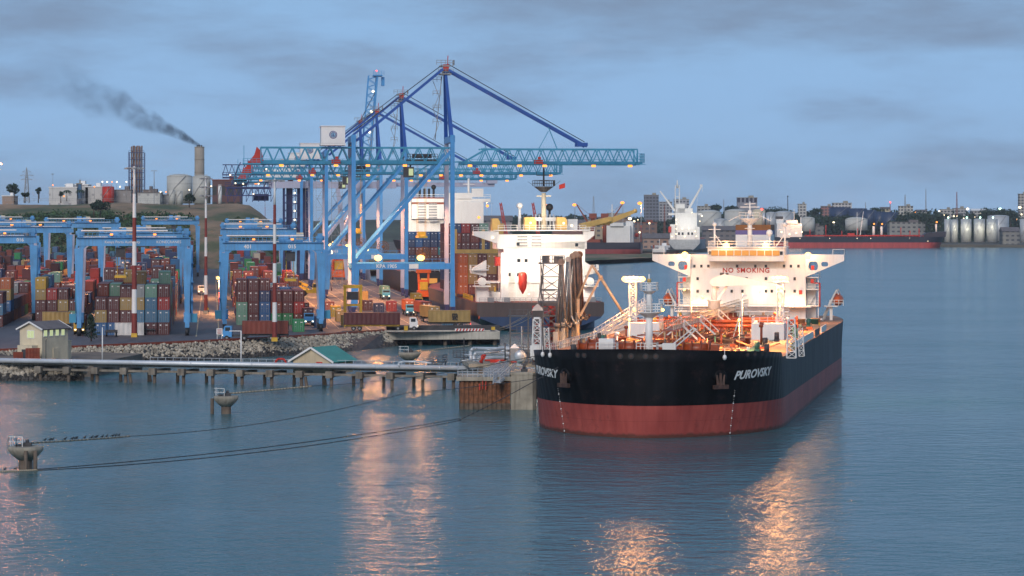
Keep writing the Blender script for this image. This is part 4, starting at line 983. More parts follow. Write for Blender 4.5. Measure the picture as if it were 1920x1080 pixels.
vm = nt_.nodes.new('ShaderNodeVectorMath'); vm.operation = 'SCALE'; nt_.links.new(at.outputs['Color'], vm.inputs[0]); nt_.links.new(mr_.outputs[0], vm.inputs['Scale']); nt_.links.new(vm.outputs[0], bb.inputs['Base Color']); bb.inputs['Roughness'].default_value = .5
mo.data.materials.append(mm); tag(mo, 'the mass of coloured containers filling the yard behind the nearer stacks', 'containers', kind='stuff')

# ================================================================ rubber-tyred yard cranes
def rtg(name_label, a0, span, b, H=20.5, depth=13.0, nums=(), seed=1, lamps=True, far=False, lean=0.0):
    t = thing('yard_gantry_crane', name_label, 'crane', Y(a0, b), YR, 'blue rubber-tyred yard cranes'); rr = random.Random(seed)
    for k, (x, s) in enumerate(((0, 1), (span, -1))):
        for j, y in enumerate((0, depth)):
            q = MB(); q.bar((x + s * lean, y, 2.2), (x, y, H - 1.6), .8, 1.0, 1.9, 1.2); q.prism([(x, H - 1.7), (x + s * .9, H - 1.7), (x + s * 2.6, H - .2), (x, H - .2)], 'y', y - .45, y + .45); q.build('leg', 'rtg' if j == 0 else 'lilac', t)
        q = MB(); q.box((x, depth / 2, 2.1), (.9, depth + 1.5, .9)); q.box((x, depth / 2, 3.6), (1.5, 4.2, 2.0)); q.build('sill_beam', 'rtg', t)
        for y in (-.6, 1.2, depth - 1.2, depth + .6):
            wv = MB(); wv.tube((x - .35, y, .82), (x + .35, y, .82), .82, n=14); wv.tube((x - .4, y, .82), (x + .4, y, .82), .3, n=10); wv.build('wheel', 'black', t)
        if not far:
            st = MB(); zs = [3, 7, 11, 15, H - 1]
            for z0, z1 in zip(zs[:-1], zs[1:]):
                st.box((x - s * .9, depth * .5 + 1.0, z0), (.9, 3, .1)); st.bar((x - s * .9, depth * .5 - .4, z0), (x - s * .9, depth * .5 + 2.4, z1), .5, .1)
            st.rail([(x - s * 1.3, depth * .5 - .4, 3), (x - s * 1.3, depth * .5 + 2.4, 3)], 1, .08, 1, 2); st.bar((x - s * .6, depth * .5, 2.5), (x - s * .6, depth * .5, H - 1), .2); st.build('stair', 'rtg', t)
            pw = MB(); pw.box((x - s * 1.4, 2.2, 3.6), (1.4, 2.2, 1.8)); pw.tube((x - s * .7, 1.0, 4.6), (x - s * .7, 1.0, H - 4), .14); pw.build('power_box', 'teal', t)
    for y, top in ((0, 1), (depth, 0)):
        q = MB(); q.box((span / 2, y, H - .2), (span + 1.2, 1.1, 1.7)); g = q.build('top_girder', 'rtg', t)
        if y == 0:
            for s_, fx in nums: text_mesh('crane_number', s_, 1.15 if len(s_) < 5 else .8, 'letter', g, (span * fx, -.6, H - .25), (math.pi / 2, 0, 0), bold=.03 if len(s_) < 5 else 0)
    r_ = MB(); r_.rail([(0, -.9, H + .65), (span, -.9, H + .65)], 1.1, .09, .9, 2); r_.box((span / 2, -.75, H + .68), (span + 1, .6, .08)); r_.build('walkway_rail', 'rtg', t)
    r_ = MB(); r_.box((span * .42, -.3, H + 2.15), (span * .80, .26, .26)); r_.box((span * .45, .1, H + .85), (span * .9, .3, .24)); r_.build('cable_tray', 'white', t)
    c = MB(); x = span * rr.uniform(.25, .8); c.box((x, depth / 2, H + 1.0), (5.2, depth + .5, .6)); c.box((x - 1.2, depth * .35, H + 2.1), (1.6, 2.2, 1.6)); c.tube((x + .8, 2.2, H + 2.0), (x + .8, 5.0, H + 2.0), .75, n=12); c.rail([(x - 2.6, -.2, H + 1.3), (x + 2.6, -.2, H + 1.3)], 1.1, .08, 1, 2)
    tr = c.build('trolley', 'rtg', t)
    c = MB(); c.box((x + 2.0, 1.0, H + 2.0), (1.5, 1.6, 1.6)); c.build('winch_box', 'cream', tr)
    c = MB(); c.box((x, 1.5, H - 2.4), (1.9, 2.0, 2.0)); c.bar((x, 1.5, H - 1.3), (x, 1.5, H), .5); c.build('operator_cab', 'dark', tr)
    if not far:
        c = MB(); c.box((x, depth / 2, H - 7.5), (2.4, 12, .5)); [c.bar((x + dx, depth / 2 + dy, H - 7.3), (x + dx, depth / 2 + dy, H + .6), .08) for dx in (-.8, .8) for dy in (-2, 2)]; c.build('spreader', 'yellow', tr)
    for x in (0.2, span - .2):
        c = MB(); c.box((x, .5, H + 1.7), (1.1, 1.6, 1.8)); c.tube((x - .9, .2, H + 1.6), (x + .9, .2, H + 1.6), .5, n=10); c.build('hoist_motor', 'rtg', t)
    if lamps:
        for fx in (.25, .62) if far else (.3, .7):
            MB().box((span * fx, -.8, H + 1.35), (.8 if far else .6, .3, .34)).build('work_lamp', 'lamp_far', t)
    return t
rtg('pale blue yard crane numbered 016, near the cream pump house', -124.5, 22.8, -8, 19.5, nums=(('016', .86),), seed=3)
CB = rtg('pale blue yard crane over the front stacks, lettered Kenya Ports Authority', -86.6, 22.4, -104, 19.8, nums=(('Kenya Ports Authority', .40), ('KONECRANES', .83)), seed=4)
rtg('pale blue yard crane with white numbers 401 and 015', -56.3, 20.8, -84, 18.6, 12, nums=(('401', .24), ('015', .70)), seed=6, lean=-.2)
rtg('blue yard crane directly behind the one numbered 401', -56.0, 21.2, 150, 20.5, seed=7, far=True)
rtg('blue yard crane behind the one numbered 016, over the outer stacks', -124.5, 22.8, 170, 21, seed=8, far=True)
rtg('blue yard crane with a long pale girder at the foot of the hill', -116.0, 24.5, 300, 22, seed=9, far=True)
rtg('farthest blue yard crane in line with the middle stacks', -87.6, 22.6, 500, 22.5, seed=10, far=True)
rtg('blue yard crane half hidden behind the middle crane', -90.5, 22.4, 120, 19.5, seed=12, far=True)
rtg('distant blue yard crane at the far side of the yard', -152.0, 22.5, 450, 22.5, seed=13, far=True)
rtg('far blue yard crane behind the stacks of crane 401', -53.5, 21.2, 420, 21.5, seed=16, far=True)

# ================================================================ ship-to-shore cranes
def emblem(mb, c, r):
    """round port badge: ring, pale field, dark figure"""
    for m_i, rr_, d in ((1, r, 0), (0, r * .80, .02), (1, r * .70, .04), (2, r * .55, .06)):
        mb.m = m_i; mb.poly([(c[0] + rr_ * math.cos(2 * math.pi * i / 24), c[1] - d, c[2] + rr_ * math.sin(2 * math.pi * i / 24)) for i in range(24)])
    mb.m = 1; mb.poly([(c[0] - r * .1, c[1] - .08, c[2] - r * .45), (c[0] + r * .1, c[1] - .08, c[2] - r * .45), (c[0] + r * .1, c[1] - .08, c[2] + r * .4), (c[0] - r * .1, c[1] - .08, c[2] + r * .4)])
    mb.m = 1; mb.poly([(c[0] - r * .38, c[1] - .085, c[2] - r * .2), (c[0] + r * .38, c[1] - .085, c[2] - r * .2), (c[0] + r * .28, c[1] - .085, c[2] - r * .05), (c[0] - r * .28, c[1] - .085, c[2] - r * .05)])
M['crest'] = paint('crest_sky_blue', (.25, .45, .62), .6); M['crestnavy'] = paint('crest_navy', (.03, .05, .2), .6)
def sts(label, b, number=None, raised=False, seed=0, lamps=True, detail=True, z0=0.0):
    t = thing('quay_gantry_crane', label, 'crane', Y(0, b), YR, 'blue ship-to-shore gantry cranes on the quay'); G_, D_ = -24.4, 18.5
    for x in (0, G_):
        for y in (0, D_):
            q = MB(); q.box((x, y, 28.2), (1.0, 1.5, 33.6)); q.prism([(x - .62, 2.6), (x + .62, 2.6), (x + .5, 12.2), (x - .5, 12.2)] if x == 0 else [(x - .62, 2.6), (x + .9, 2.6), (x + 1.4, 12.2), (x - .5, 12.2)], 'y', y - .8, y + .8); q.build('leg', 'sts' if y == 0 else 'lilac', t)  # rear legs in a paler paint: yard lamp light put into their colour
            bg_ = MB(); bg_.box((x, y, 2.3), (1.0, 5.2, .7)); [bg_.box((x, y + k, 1.5), (.8, 2.0, .9)) for k in (-1.6, 1.6)]; [bg_.tube((x - .3, y + k, .5), (x + .3, y + k, .5), .42, n=10) for k in (-2.3, -.9, .9, 2.3)]; bg_.build('bogie', 'navy', t)
    for y in (0, D_):
        q = MB(); q.box((G_ / 2, y, 12.6), (-G_ - 1.0, 1.2, 1.5)); pb = q.build('portal_beam', 'sts', t)
        if y == 0 and number:
            text_mesh('crane_number', number, 1.25, 'letter', pb, (-16.3, -.63, 12.6), (math.pi / 2, 0, 0), bold=.02); MB().box((-9.6, -.66, 12.6), (2.3, .08, 1.15)).build('notice_board', 'white', pb)
        q = MB(); q.bar((G_ + .4, y, 13.6), (-.3, y, 41.0), .75); q.build('diagonal_brace', 'sts', t)
        if y == 0: MB().bar((G_ / 2, y, 40.0), (G_ / 2 + .1, y, 40.01), .1)
    for x in (0, G_):
        q = MB(); q.box((x, D_ / 2, 44.0), (1.2, D_ + 1, 1.6)); q.box((x, D_ / 2, 12.6), (.9, D_ - 1.6, 1.2)) if x < 0 else None; q.build('cross_beam', 'sts', t)
    # girder: two trusses, then the boom
    xl = -47.0
    for y in (6.2, 12.3):
        q = MB(); n = 15; q.truss((xl, y, 38.4), (0, y, 38.4), (0, 0, 3.6), 0, n, .26); q.box(((xl) / 2, y, 38.1), (-xl, .5, .75)); q.bar((xl, y, 38.4), (xl, y, 42), .3); q.build('girder', 'teal', t)
    q = MB()
    for x in [xl + k * 4.7 for k in range(11)]: q.bar((x, 6.2, 42), (x, 12.3, 42), .2); q.bar((x, 6.2, 38.0), (x, 12.3, 38.0), .2)
    q.rail([(xl, 5.1, 38.0), (0, 5.1, 38.0)], 1.1, .09, 2.2, 2); q.box((xl / 2, 5.5, 37.9), (-xl, .9, .1)); q.build('girder_walkway', 'teal', t)
    if not raised:
        for y in (6.2, 12.3):
            q = MB(); q.bar((3.5, y, 38.4), (9, y, 41.6), .3); q.truss((7.6, y, 38.4), (47, y, 38.4), (0, 0, 3.3), 0, 14, .24); q.box((25, y, 38.1), (45, .5, .7)); q.bar((47, y, 38.4), (47, y, 41.7), .3); q.build('boom', 'teal', t)
        q = MB(); q.rail([(3, 5.1, 38.0), (48.5, 5.1, 38.0)], 1.1, .09, 2.2, 2); q.box((26, 5.5, 37.9), (46, .9, .1)); q.box((47.4, 9.2, 38.2), (1.6, 7.5, .5)); [q.bar((x, 6.2, 41.7), (x, 12.3, 41.7), .2) for x in range(9, 48, 5)]
        q.rail([(46.6, 5.1, 38.4), (48.6, 5.1, 38.4), (48.6, 13, 38.4)], 2.2, .1, 1, 3); q.build('boom_walkway', 'teal', t)
    else:
        A_ = Vector((2.2, 0, 40)); B_ = Vector((5.6, 0, 80)); 
        for y in (6.2, 12.3):
            a_ = A_ + Vector((0, y, 0)); b2 = B_ + Vector((0, y, 0)); q = MB(); q.bar(a_, b2, .7, .5); q.truss(a_, b2, (-3.3, 0, .4), 0, 13, .22); q.build('boom', 'sts', t)
        q = MB()
        for k in range(9): p_ = A_.lerp(B_, k / 8); q.bar(p_ + Vector((0, 6.2, 0)), p_ + Vector((0, 12.3, 0)), .25)
        q.box((5.8, 9.2, 80.3), (3.6, 7.5, .5)); q.rail([(4.0, 5.4, 80.4), (8.2, 5.4, 80.4)], 1.6, .12, 1, 2); q.box((7.9, 9, 78.0), (1.2, 3, 3.4)); q.build('boom_head', 'sts', t)
        for k in (1, 2, 3): p_ = A_.lerp(B_, .25 + k * .2); MB().ball((p_.x - 1.2, 5.8, p_.z), .5, 8).build('boom_lamp', 'lamp_w', t)
        MB().ball((5.4, 9, 82.2), .32, 8).build('beacon', 'lamp_red', t)
    # red end pieces and festoon saddles
    q = MB(); q.prism([(xl - 3.2, 38.2), (xl + .8, 38.2), (xl + .2, 41.0), (xl - 1.0, 42.2), (xl - 1.6, 40.2)], 'y', 8, 10.6); q.build('cable_carrier', 'red', t)
    q = MB(); q.box((xl - 2.2, 9.2, 37.9), (4.6, 8, .35)); q.rail([(xl - 4.4, 5.3, 38), (xl, 5.3, 38)], 1.2, .1, 1.1, 2); q.bar((xl - 4.2, 5.3, 38), (xl - 4.2, 5.3, 42.4), .14); q.build('rear_platform', 'teal', t)
    for x in (-28.5, 22.0) if not raised else (-28.5,):
        q = MB(); q.box((x, 5.6, 38.5), (2.2, .8, 1.0)); q.box((x + .2, 5.5, 39.3), (.7, .7, .9)); q.build('cable_saddle', 'red', t)
    # A-frame
    ap = Vector((-1.2, 9.2, 62.6))
    if not raised or True:
        for y in (1.0, 17.5):
            q = MB(); q.bar((-.2, y, 44.6), tuple(ap + Vector((0, -.8 if y < 9 else .8, 0))), .95, .95, .6, .6); q.build('pylon', 'royal', t)
        q = MB(); q.bar((-3.6, 9.2, 44), (-1.9, 9.2, 60), .2); [q.rail([(-4.2, 8.2, z), (-2.2, 8.2, z)], 1.2, .11, .7, 2) for z in (48, 51.5, 55, 58.5)]
        for z0, z1, f in ((44, 48, 1), (48, 51.5, -1), (51.5, 55, 1), (55, 58.5, -1)): q.bar((-3.4 - f * .7, 8.6, z0), (-3.4 + f * .7, 8.6, z1), .35, .12)
        q.build('mast_ladder', 'grey', t)
        q = MB(); q.box((-1.2, 9.2, 62.4), (2.6, 4.6, .3)); q.box((-1.2, 9.2, 60.4), (3.0, 5.0, .3)); q.rail([(-3.4, 6.6, 62.6), (1.0, 6.6, 62.6), (1.0, 11.6, 62.6)], 1.2, .12, .9, 2); q.rail([(-3.0, 6.6, 60.5), (.8, 6.6, 60.5)], 1.1, .12, .9, 2); q.tube((-1.9, 9.2, 61), (-.5, 9.2, 61), .9, n=12); hd = q.build('apex_platform', 'grey', t)
        MB().box((-1.0, 7.6, 62.0), (1.4, 1.2, 1.6)).bar((-.6, 7.6, 62.6), (-.5, 7.6, 65.0), .2).build('apex_sheave', 'red', hd)
        for y in (6.8, 11.6):
            q = MB(); q.bar(tuple(ap + Vector((-.6, y - 9.2, -1.0))), (-23.2, y, 43.8), .62); q.build('backstay', 'royal', t)
        if not raised:
            for y in (6.8, 11.6):
                q = MB(); q.bar(tuple(ap + Vector((.8, y - 9.2, -1.2))), (34.3, y, 42.4), .55); q.box((33.2, y, 42.9), (2.6, .8, .9)); q.build('forestay', 'royal', t)
            q = MB(); q.tube(tuple(ap + Vector((.8, 0, .4))), (34, 9.2, 43.6), .1); q.tube(tuple(ap + Vector((-.6, 0, .2))), (-24, 9.2, 46), .1); q.build('hoist_rope', 'wire', t)
            q = MB(); q.bar((24.6, 6.8, 46.2), (22.2, 6.8, 41.8), .16); q.bar((24.6, 6.8, 47.2), (26.8, 6.8, 41.8), .22); q.build('hanger', 'teal', t)
        else:
            q = MB(); q.tube((-1, 9, 62.5), (5.0, 9.2, 74), .14); q.tube((-1, 9, 62.5), (4.3, 9.2, 66), .14); q.tube((-22, 9, 45), (-1, 9, 62.5), .12); q.build('hoist_rope', 'wire', t)
    # machinery house, trolley, cab
    q = MB(); q.box((-29.2, 9.2, 45.1), (5.9, 8.6, 4.1)); q.box((-29.2, 9.2, 47.25), (6.2, 9.0, .2)); q.box((-29.2, 9.2, 42.75), (6.2, 8.8, .5)); mh = q.build('machinery_house', 'white', t)
    e = MB(); emblem(e, (-29.2, 4.87, 45.1), .98); e.build('port_emblem', ['letter', 'crestnavy', 'crest'], mh)
    tx = {0: -7.0, 1: -14.5, 2: -10.0}.get(seed, -8)
    if not raised:
        q = MB(); q.box((tx, 9.2, 38.9), (7.6, 5.4, .6)); q.rail([(tx - 3.8, 6.0, 39.1), (tx + 3.8, 6.0, 39.1)], 1.3, .1, .8, 2); q.tube((tx - 2.5, 7.2, 39.9), (tx + 2.4, 7.2, 39.9), .5, n=10); tr = q.build('trolley', 'dark', t)
        q = MB(); q.box((tx - 3.4, 6.6, 35.9), (2.5, 2.6, 2.6)); q.bar((tx - 3.0, 7.4, 37), (tx - 2.6, 8, 38.6), .3); cb = q.build('operator_cab', 'dark', tr)
        MB().box((tx - 2.9, 5.24, 35.9), (1.1, .08, 1.7)).build('cab_window', 'litwin', cb)
        q = MB(); [q.bar((tx + dx, 9.2 + dy, 20), (tx + dx, 9.2 + dy, 38.6), .07) for dx in (-1, 1) for dy in (-2, 2)]; q.box((tx, 9.2, 19.8), (2.2, 11.5, .5)); q.box((tx, 9.2, 20.6), (1.8, 4, 1)); q.build('spreader', 'yellow', tr)
    # cable reel on the portal
    q = MB(); c = Vector((-7.1, -.4, 15.6)); 
    for k in range(14): an = 2 * math.pi * k / 14; q.bar(c, c + Vector((1.75 * math.cos(an), 0, 1.75 * math.sin(an))), .11)
    for rr_ in (1.75, 1.2):
        for k in range(20): a0, a1 = 2 * math.pi * k / 20, 2 * math.pi * (k + 1) / 20; q.bar(c + Vector((rr_ * math.cos(a0), 0, rr_ * math.sin(a0))), c + Vector((rr_ * math.cos(a1), 0, rr_ * math.sin(a1))), .16)
    q.tube(c + Vector((0, -.3, 0)), c + Vector((0, .9, 0)), .45, n=10); q.build('cable_reel', 'rust', t)
    # stair tower at the landside leg
    q = MB(); x = G_ + 3.2
    for k in range(9):
        z = 3 + k * 4.0; q.bar((x - 1.2, 1.0, z), (x + 1.2, 1.0, z + 4), .5, .12) if k % 2 else q.bar((x + 1.2, 1.0, z), (x - 1.2, 1.0, z + 4), .5, .12); q.box((x, .6, z), (3.2, 1.2, .1)); q.rail([(x - 1.6, 0, z), (x + 1.6, 0, z)], 1.1, .08, 1, 1)
    for dx in (-1.6, 1.6): q.bar((x + dx, 0.2, 3), (x + dx, .2, 38), .12)
    q.build('stair_tower', 'grey', t) if seed != 0 else None
    rl = MB(); rl.rail([(G_ + 1, -.9, 13.4), (-1, -.9, 13.4)], 1.0, .09, 2, 1); rl.build('portal_rail', 'sts', t)
    if lamps:
        for x in (-42, -28.5, -20.6, -11.4, 4.8, 11, 17.2, 23.5, 35.8, 45) if not raised else (-42, -28, -20, -11):
            if x > 0 and raised: continue
            MB().box((x, 5.2, 37.5), (1.0, .5, .5)).build('girder_lamp', 'lamp_far', t)
        for x in (-18.4, -7.9) if seed == 0 else (-12,):
            f = MB(); f.ball((x, -1.0, 14.7), .95 if seed == 0 else .45, 10, .75); f.build('portal_floodlight', 'lamp_o', t)
            spot(Y(x, b - 2.2, 14.9), Y(x + 1, b - 60, 2), 2500, (1, .40, .11), 150, .9)
        down(Y(-16, b + 6, 30), 17000, (1, .42, .20), .8); down(Y(-6, b + 12, 30), 14000, (1, .42, .20), .8); down(Y(-12, b + 4, 11.5), 3600, (1, .36, .10), .8)
    return t
sts('nearest and tallest blue quay crane lettered KPA 1905, white house with round badge', 0, 'KPA 1905', seed=0)
sts('second blue quay crane, its house and boom showing behind crane KPA 1905', 173, '1904', seed=1)
sts('third blue quay crane, smallest of the three with lowered booms', 308, '1903', seed=2)
sts('fourth blue quay crane with its boom raised upright', 425, None, raised=True, seed=3)

# the navy crane with the stair tower behind the third one
def navy_crane():
    b = 430; t = thing('navy_gantry_crane', 'dark navy gantry crane with pale hood, rear platforms and a lamp-studded lift tower', 'crane', Y(0, b), YR)
    q = MB()
    for x in (-31, -22):
        for y in (0, 9): q.bar((x, y, 0), (x, y, 36), .7)
        for k in range(12): q.bar((x, 0, 3 * k), (x, 9, 3 * k), .25)
    for k in range(12):
        z = 3 * k; q.bar((-31, 0, z), (-22, 0, z), .3); q.bar((-31, 0, z), (-26.5, 0, z + 3), .2); q.bar((-22, 0, z), (-26.5, 0, z + 3), .2); q.bar((-26.5, 0, z), (-26.5, 0, z + 3), .25)
    q.box((-24.2, 4, 18), (3.2, 4, 36)); q.box((-28.8, 5, 18), (2.4, 3, 36)); q.build('lift_tower', 'navy', t)
    for k in range(9): MB().ball((-26.9, -.5, 34 - 3.5 * k), .34, 8).build('tower_lamp', 'lamp_w', t)
    q = MB(); q.box((-12, 3, 37.2), (50, 7, 2.6)); q.prism([(-37, 35.9), (-14, 35.9), (-18, 38.6), (-34.5, 38.6)], 'y', -1.5, 8); q.build('box_girder', 'lilac', t)
    q = MB(); q.box((30, 4.5, 37.4), (44, 5, 1.6)); q.rail([(8, 1.8, 38.2), (52, 1.8, 38.2)], 1.3, .14, 2.4, 2); q.box((51, 4, 38.6), (4, 6, 1.6)); q.build('boom', 'lilac', t)
    q = MB(); q.box((-31.5, 3, 41.3), (15, 8, 4.0)); q.prism([(-39, 39.3), (-24, 39.3), (-24, 40), (-38, 43.4)], 'y', -2.2, -1.2); h = q.build('machinery_house', 'white', t)
    e = MB(); emblem(e, (-25.9, -2.4, 42.2), .9); e.build('port_emblem', ['letter', 'crestnavy', 'red'], h)
    q = MB(); q.box((-45, 3, 36), (17, 9, .8)); q.box((-50, 3, 40), (10, 8, .5)); q.box((-42, 2, 42), (8, 6, .6)); q.box((-40, 4, 32.3), (6, 5, 2.6)); q.box((-48, 4, 38), (5, 4, 2.4)); q.truss((-54, -1.5, 33), (-36, -1.5, 33), (0, 0, 3), 0, 8, .25); q.box((-45, 3, 33), (17, 9, .3)); q.truss((-55, -1.5, 41), (-38, -1.5, 41), (0, 0, 4), 0, 7, .25)
    for z, x0, x1 in ((36.5, -54, -36), (40.4, -55, -44), (42.6, -46, -36)): q.rail([(x0, -1.6, z), (x1, -1.6, z)], 1.6, .18, 1.4, 2)
    for k in range(8): q.bar((-53 + k * 2.4, -1.6, 30.5), (-53 + k * 2.4, -1.6, 36), .22); q.bar((-53 + k * 2.4, -1.6, 30.5), (-50.6 + k * 2.4, -1.6, 36), .18)
    for x in (-52, -46, -39, -33): q.bar((x, 0, 36), (x + 4, 0, 46), .4)
    q.build('rear_platform', 'navy', t)
    for x, z in ((-52, 41), (-47, 37.6), (-41, 37.6), (-38, 43.4), (-36, 39.5), (-50, 37.8), (-43, 33.6)): MB().ball((x, -2.2, z), .3, 7).build('platform_lamp', 'lamp_w', t)
    for k in range(13): MB().box((-8 + k * 4.6, -.2, 39.3), (.7, .4, .4)).build('boom_lamp', 'lamp_far', t)
    for x in (2, -6):
        q = MB(); q.bar((x, 0, 0), (x - 4, 0, 36), 2.0, 1.6, 1.6, 1.4); q.build('leg', 'lilac', t)
    q = MB(); [q.bar((-22, y, 6), (0, y, 36), 1.0) for y in (0, 9)]; [q.bar((-16, y, 0), (-3, y, 30), 1.1) for y in (0, 9)]; q.build('diagonal_brace', 'lilac', t)
navy_crane()

# ================================================================ masts and lamp posts
M['mastred'] = paint('mast_red', (.22, .035, .025), .5, .1)
def banded_mast(px, ybase, ytop, label, z=3.0, r=.42, bands=6, head='wide', lit=False):
    p = G(px, ybase, z); D = p.y; H = CH - (ytop - HY) / F * D - z
    t = thing('light_mast', label, 'light mast', p, 0, 'red and white banded light masts'); q = MB()
    for k in range(bands):
        q.m = k % 2; z0, z1 = H * k / bands * .84, H * (k + 1) / bands * .84; q.tube((0, 0, z0), (0, 0, z1), r * (1 - .45 * k / bands), r * (1 - .45 * (k + 1) / bands), 10, cap=False)
    q.m = 1; q.tube((0, 0, H * .84), (0, 0, H), r * .5, r * .35, 8)
    q.build('pole', ['mastred', 'letter'], t)
    h = MB(); w = {'wide': 3.4, 'tree': 2.6, 'small': 1.4}[head]
    for k in range(3 if head == 'tree' else 1):
        zz = H - k * 2.2 - .3; h.tube((-w * .5, 0, zz), (w * .5, 0, zz), .12); h.tube((0, -w * .5, zz), (0, w * .5, zz), .12)
        for i in range(8): a = math.pi * i / 4; h.box((w * .5 * math.cos(a), w * .5 * math.sin(a), zz - .15), (.7, .55, .3), a)
    h.build('lamp_ring', 'grey', t)
    b_ = MB(); b_.box((0, 0, .4), (1.2, 1.2, .8)); b_.build('footing', 'yellow' if ybase > 600 else 'conc', t)
    if lit:
        for dx in (-w * .42, w * .42): MB().ball((dx, -.5, H - .5), .36, 8).build('lit_lamp', 'lamp_far', t)
        down(p + Vector((0, -.9, H - 1.2)), 9000)
    return t
banded_mast(252, 632, 312, 'tallest banded mast, standing in front of the middle crane', r=.62)
banded_mast(386, 588, 332, 'banded mast with three tiers of lamps in the lane beside the middle crane', r=.48, head='tree')
banded_mast(515, 640, 335, 'banded mast crossing the girder of crane 401', r=.50, bands=7)
def post(px, ybase, ytop, label, lit=True, z=3.0, r=.22, arm=1.2, mat='mastred', D=None, pw=0, lampm='lamp_far', R_=.6, n=2):
    if D is None: p = G(px, ybase, z); D = p.y
    else: p = W(px, ybase, D)
    H = CH - (ytop - HY) / F * D - p.z; t = thing('lamp_post', label, 'lamp post', p, 0, 'lamp posts in and around the port')
    q = MB(); q.m = 0; q.tube((0, 0, 0), (0, 0, H * .55), r, r * .8, 8); q.m = 1; q.tube((0, 0, H * .55), (0, 0, H), r * .8, r * .6, 8); q.build('pole', [mat, 'letter' if mat == 'mastred' else mat], t)
    q = MB(); q.bar((-arm, 0, H), (arm, 0, H), .2); [q.box((k * arm, 0, H - .15), (1.0, .7, .35)) for k in (-1, 1)]; q.build('crossarm', 'grey', t)
    if lit:
        for k in (-1, 1)[:n]: MB().ball((k * arm * .8, -.3, H - .45), R_ * 1.25, 8, .7).build('lit_lamp', lampm, t)
        if pw: down(p + Vector((0, -1.2, H - 1.0)), pw, (1, .42, .16), .8, 165)
    return t
post(95, 480, 362, 'grey and red post, left of the white factory on the hill', False)
post(206, 470, 360, 'unlit banded post in front of the red tank', False)
post(233, 478, 362, 'lit lamp post beside the red tank', True, pw=16000, R_=.9, z=3)
post(262, 476, 366, 'rusty unlit post just right of the tall mast', False)
post(420, 462, 368, 'twin-lamp post below the hill behind crane 401', True, pw=16000, R_=.8)
post(497, 470, 322, 'lamp post behind the mast at crane 401, single bright lamp', True, pw=9000, R_=1.0, n=1)
post(411, 585, 518, 'short post with a glaring lamp beside the left leg of crane 401', True, r=.14, arm=.3, pw=9000, lampm='lamp_o', R_=.42, n=1)
post(622, 545, 457, 'post with a glaring lamp behind the portal of the first quay crane', True, r=.16, arm=.4, pw=8000, lampm='lamp_o', R_=.55, n=1)
post(357, 590, 550, 'low white lamp at the right leg of the middle crane', True, r=.1, arm=.2, pw=1500, lampm='lamp_w', R_=.22, n=1)
post(913, 455, 374, 'lamp post above the deck of the container ship', True, z=3, pw=5000, R_=1.1, n=1)
post(922, 452, 381, 'unlit post beside the lit one above the container ship', False)
post(1202, 474, 380, 'tall lamp post between the bulk carrier and the grey ship', True, z=2.2, pw=8000, R_=1.3, n=1, r=.35)
post(1212, 440, 391, 'small orange lamp behind the tall post at the cargo quay', True, z=2.2, R_=1.4, n=2, arm=3, r=.2)
post(1027, 440, 384, 'distant lamp post behind the navy mast of the container ship', True, z=2.2, R_=1.2, n=1)
post(289, 412, 320, 'thin unlit mast on the plateau right of the stack bundle', False, D=1680, mat='grey', r=.3)
post(99, 415, 326, 'thin lattice mast on the skyline at the factory', False, D=1750, mat='grey', r=.15, arm=.3)
down(Y(-60, 40, 24), 26000); down(Y(-94, 60, 24), 26000); down(Y(-60, 200, 24), 34000)  # added fill spots over the yard, here and below, with no lamps at them
down(Y(-30, 130, 20), 30000, (1, .34, .08)); down(Y(-36, 60, 18), 18000, (1, .34, .08)); down(Y(-12, 140, 20), 22000, (1, .36, .08))
down(Y(-30, 10, 22), 26000); down(Y(-26, -50, 24), 16000); down(Y(-28, 220, 22), 34000); down(Y(-105, 260, 26), 22000); down(Y(-74, 330, 26), 22000); down(Y(-46, 120, 24), 12000); down(Y(-112, 120, 26), 14000); down(Y(-74, 160, 26), 12000)

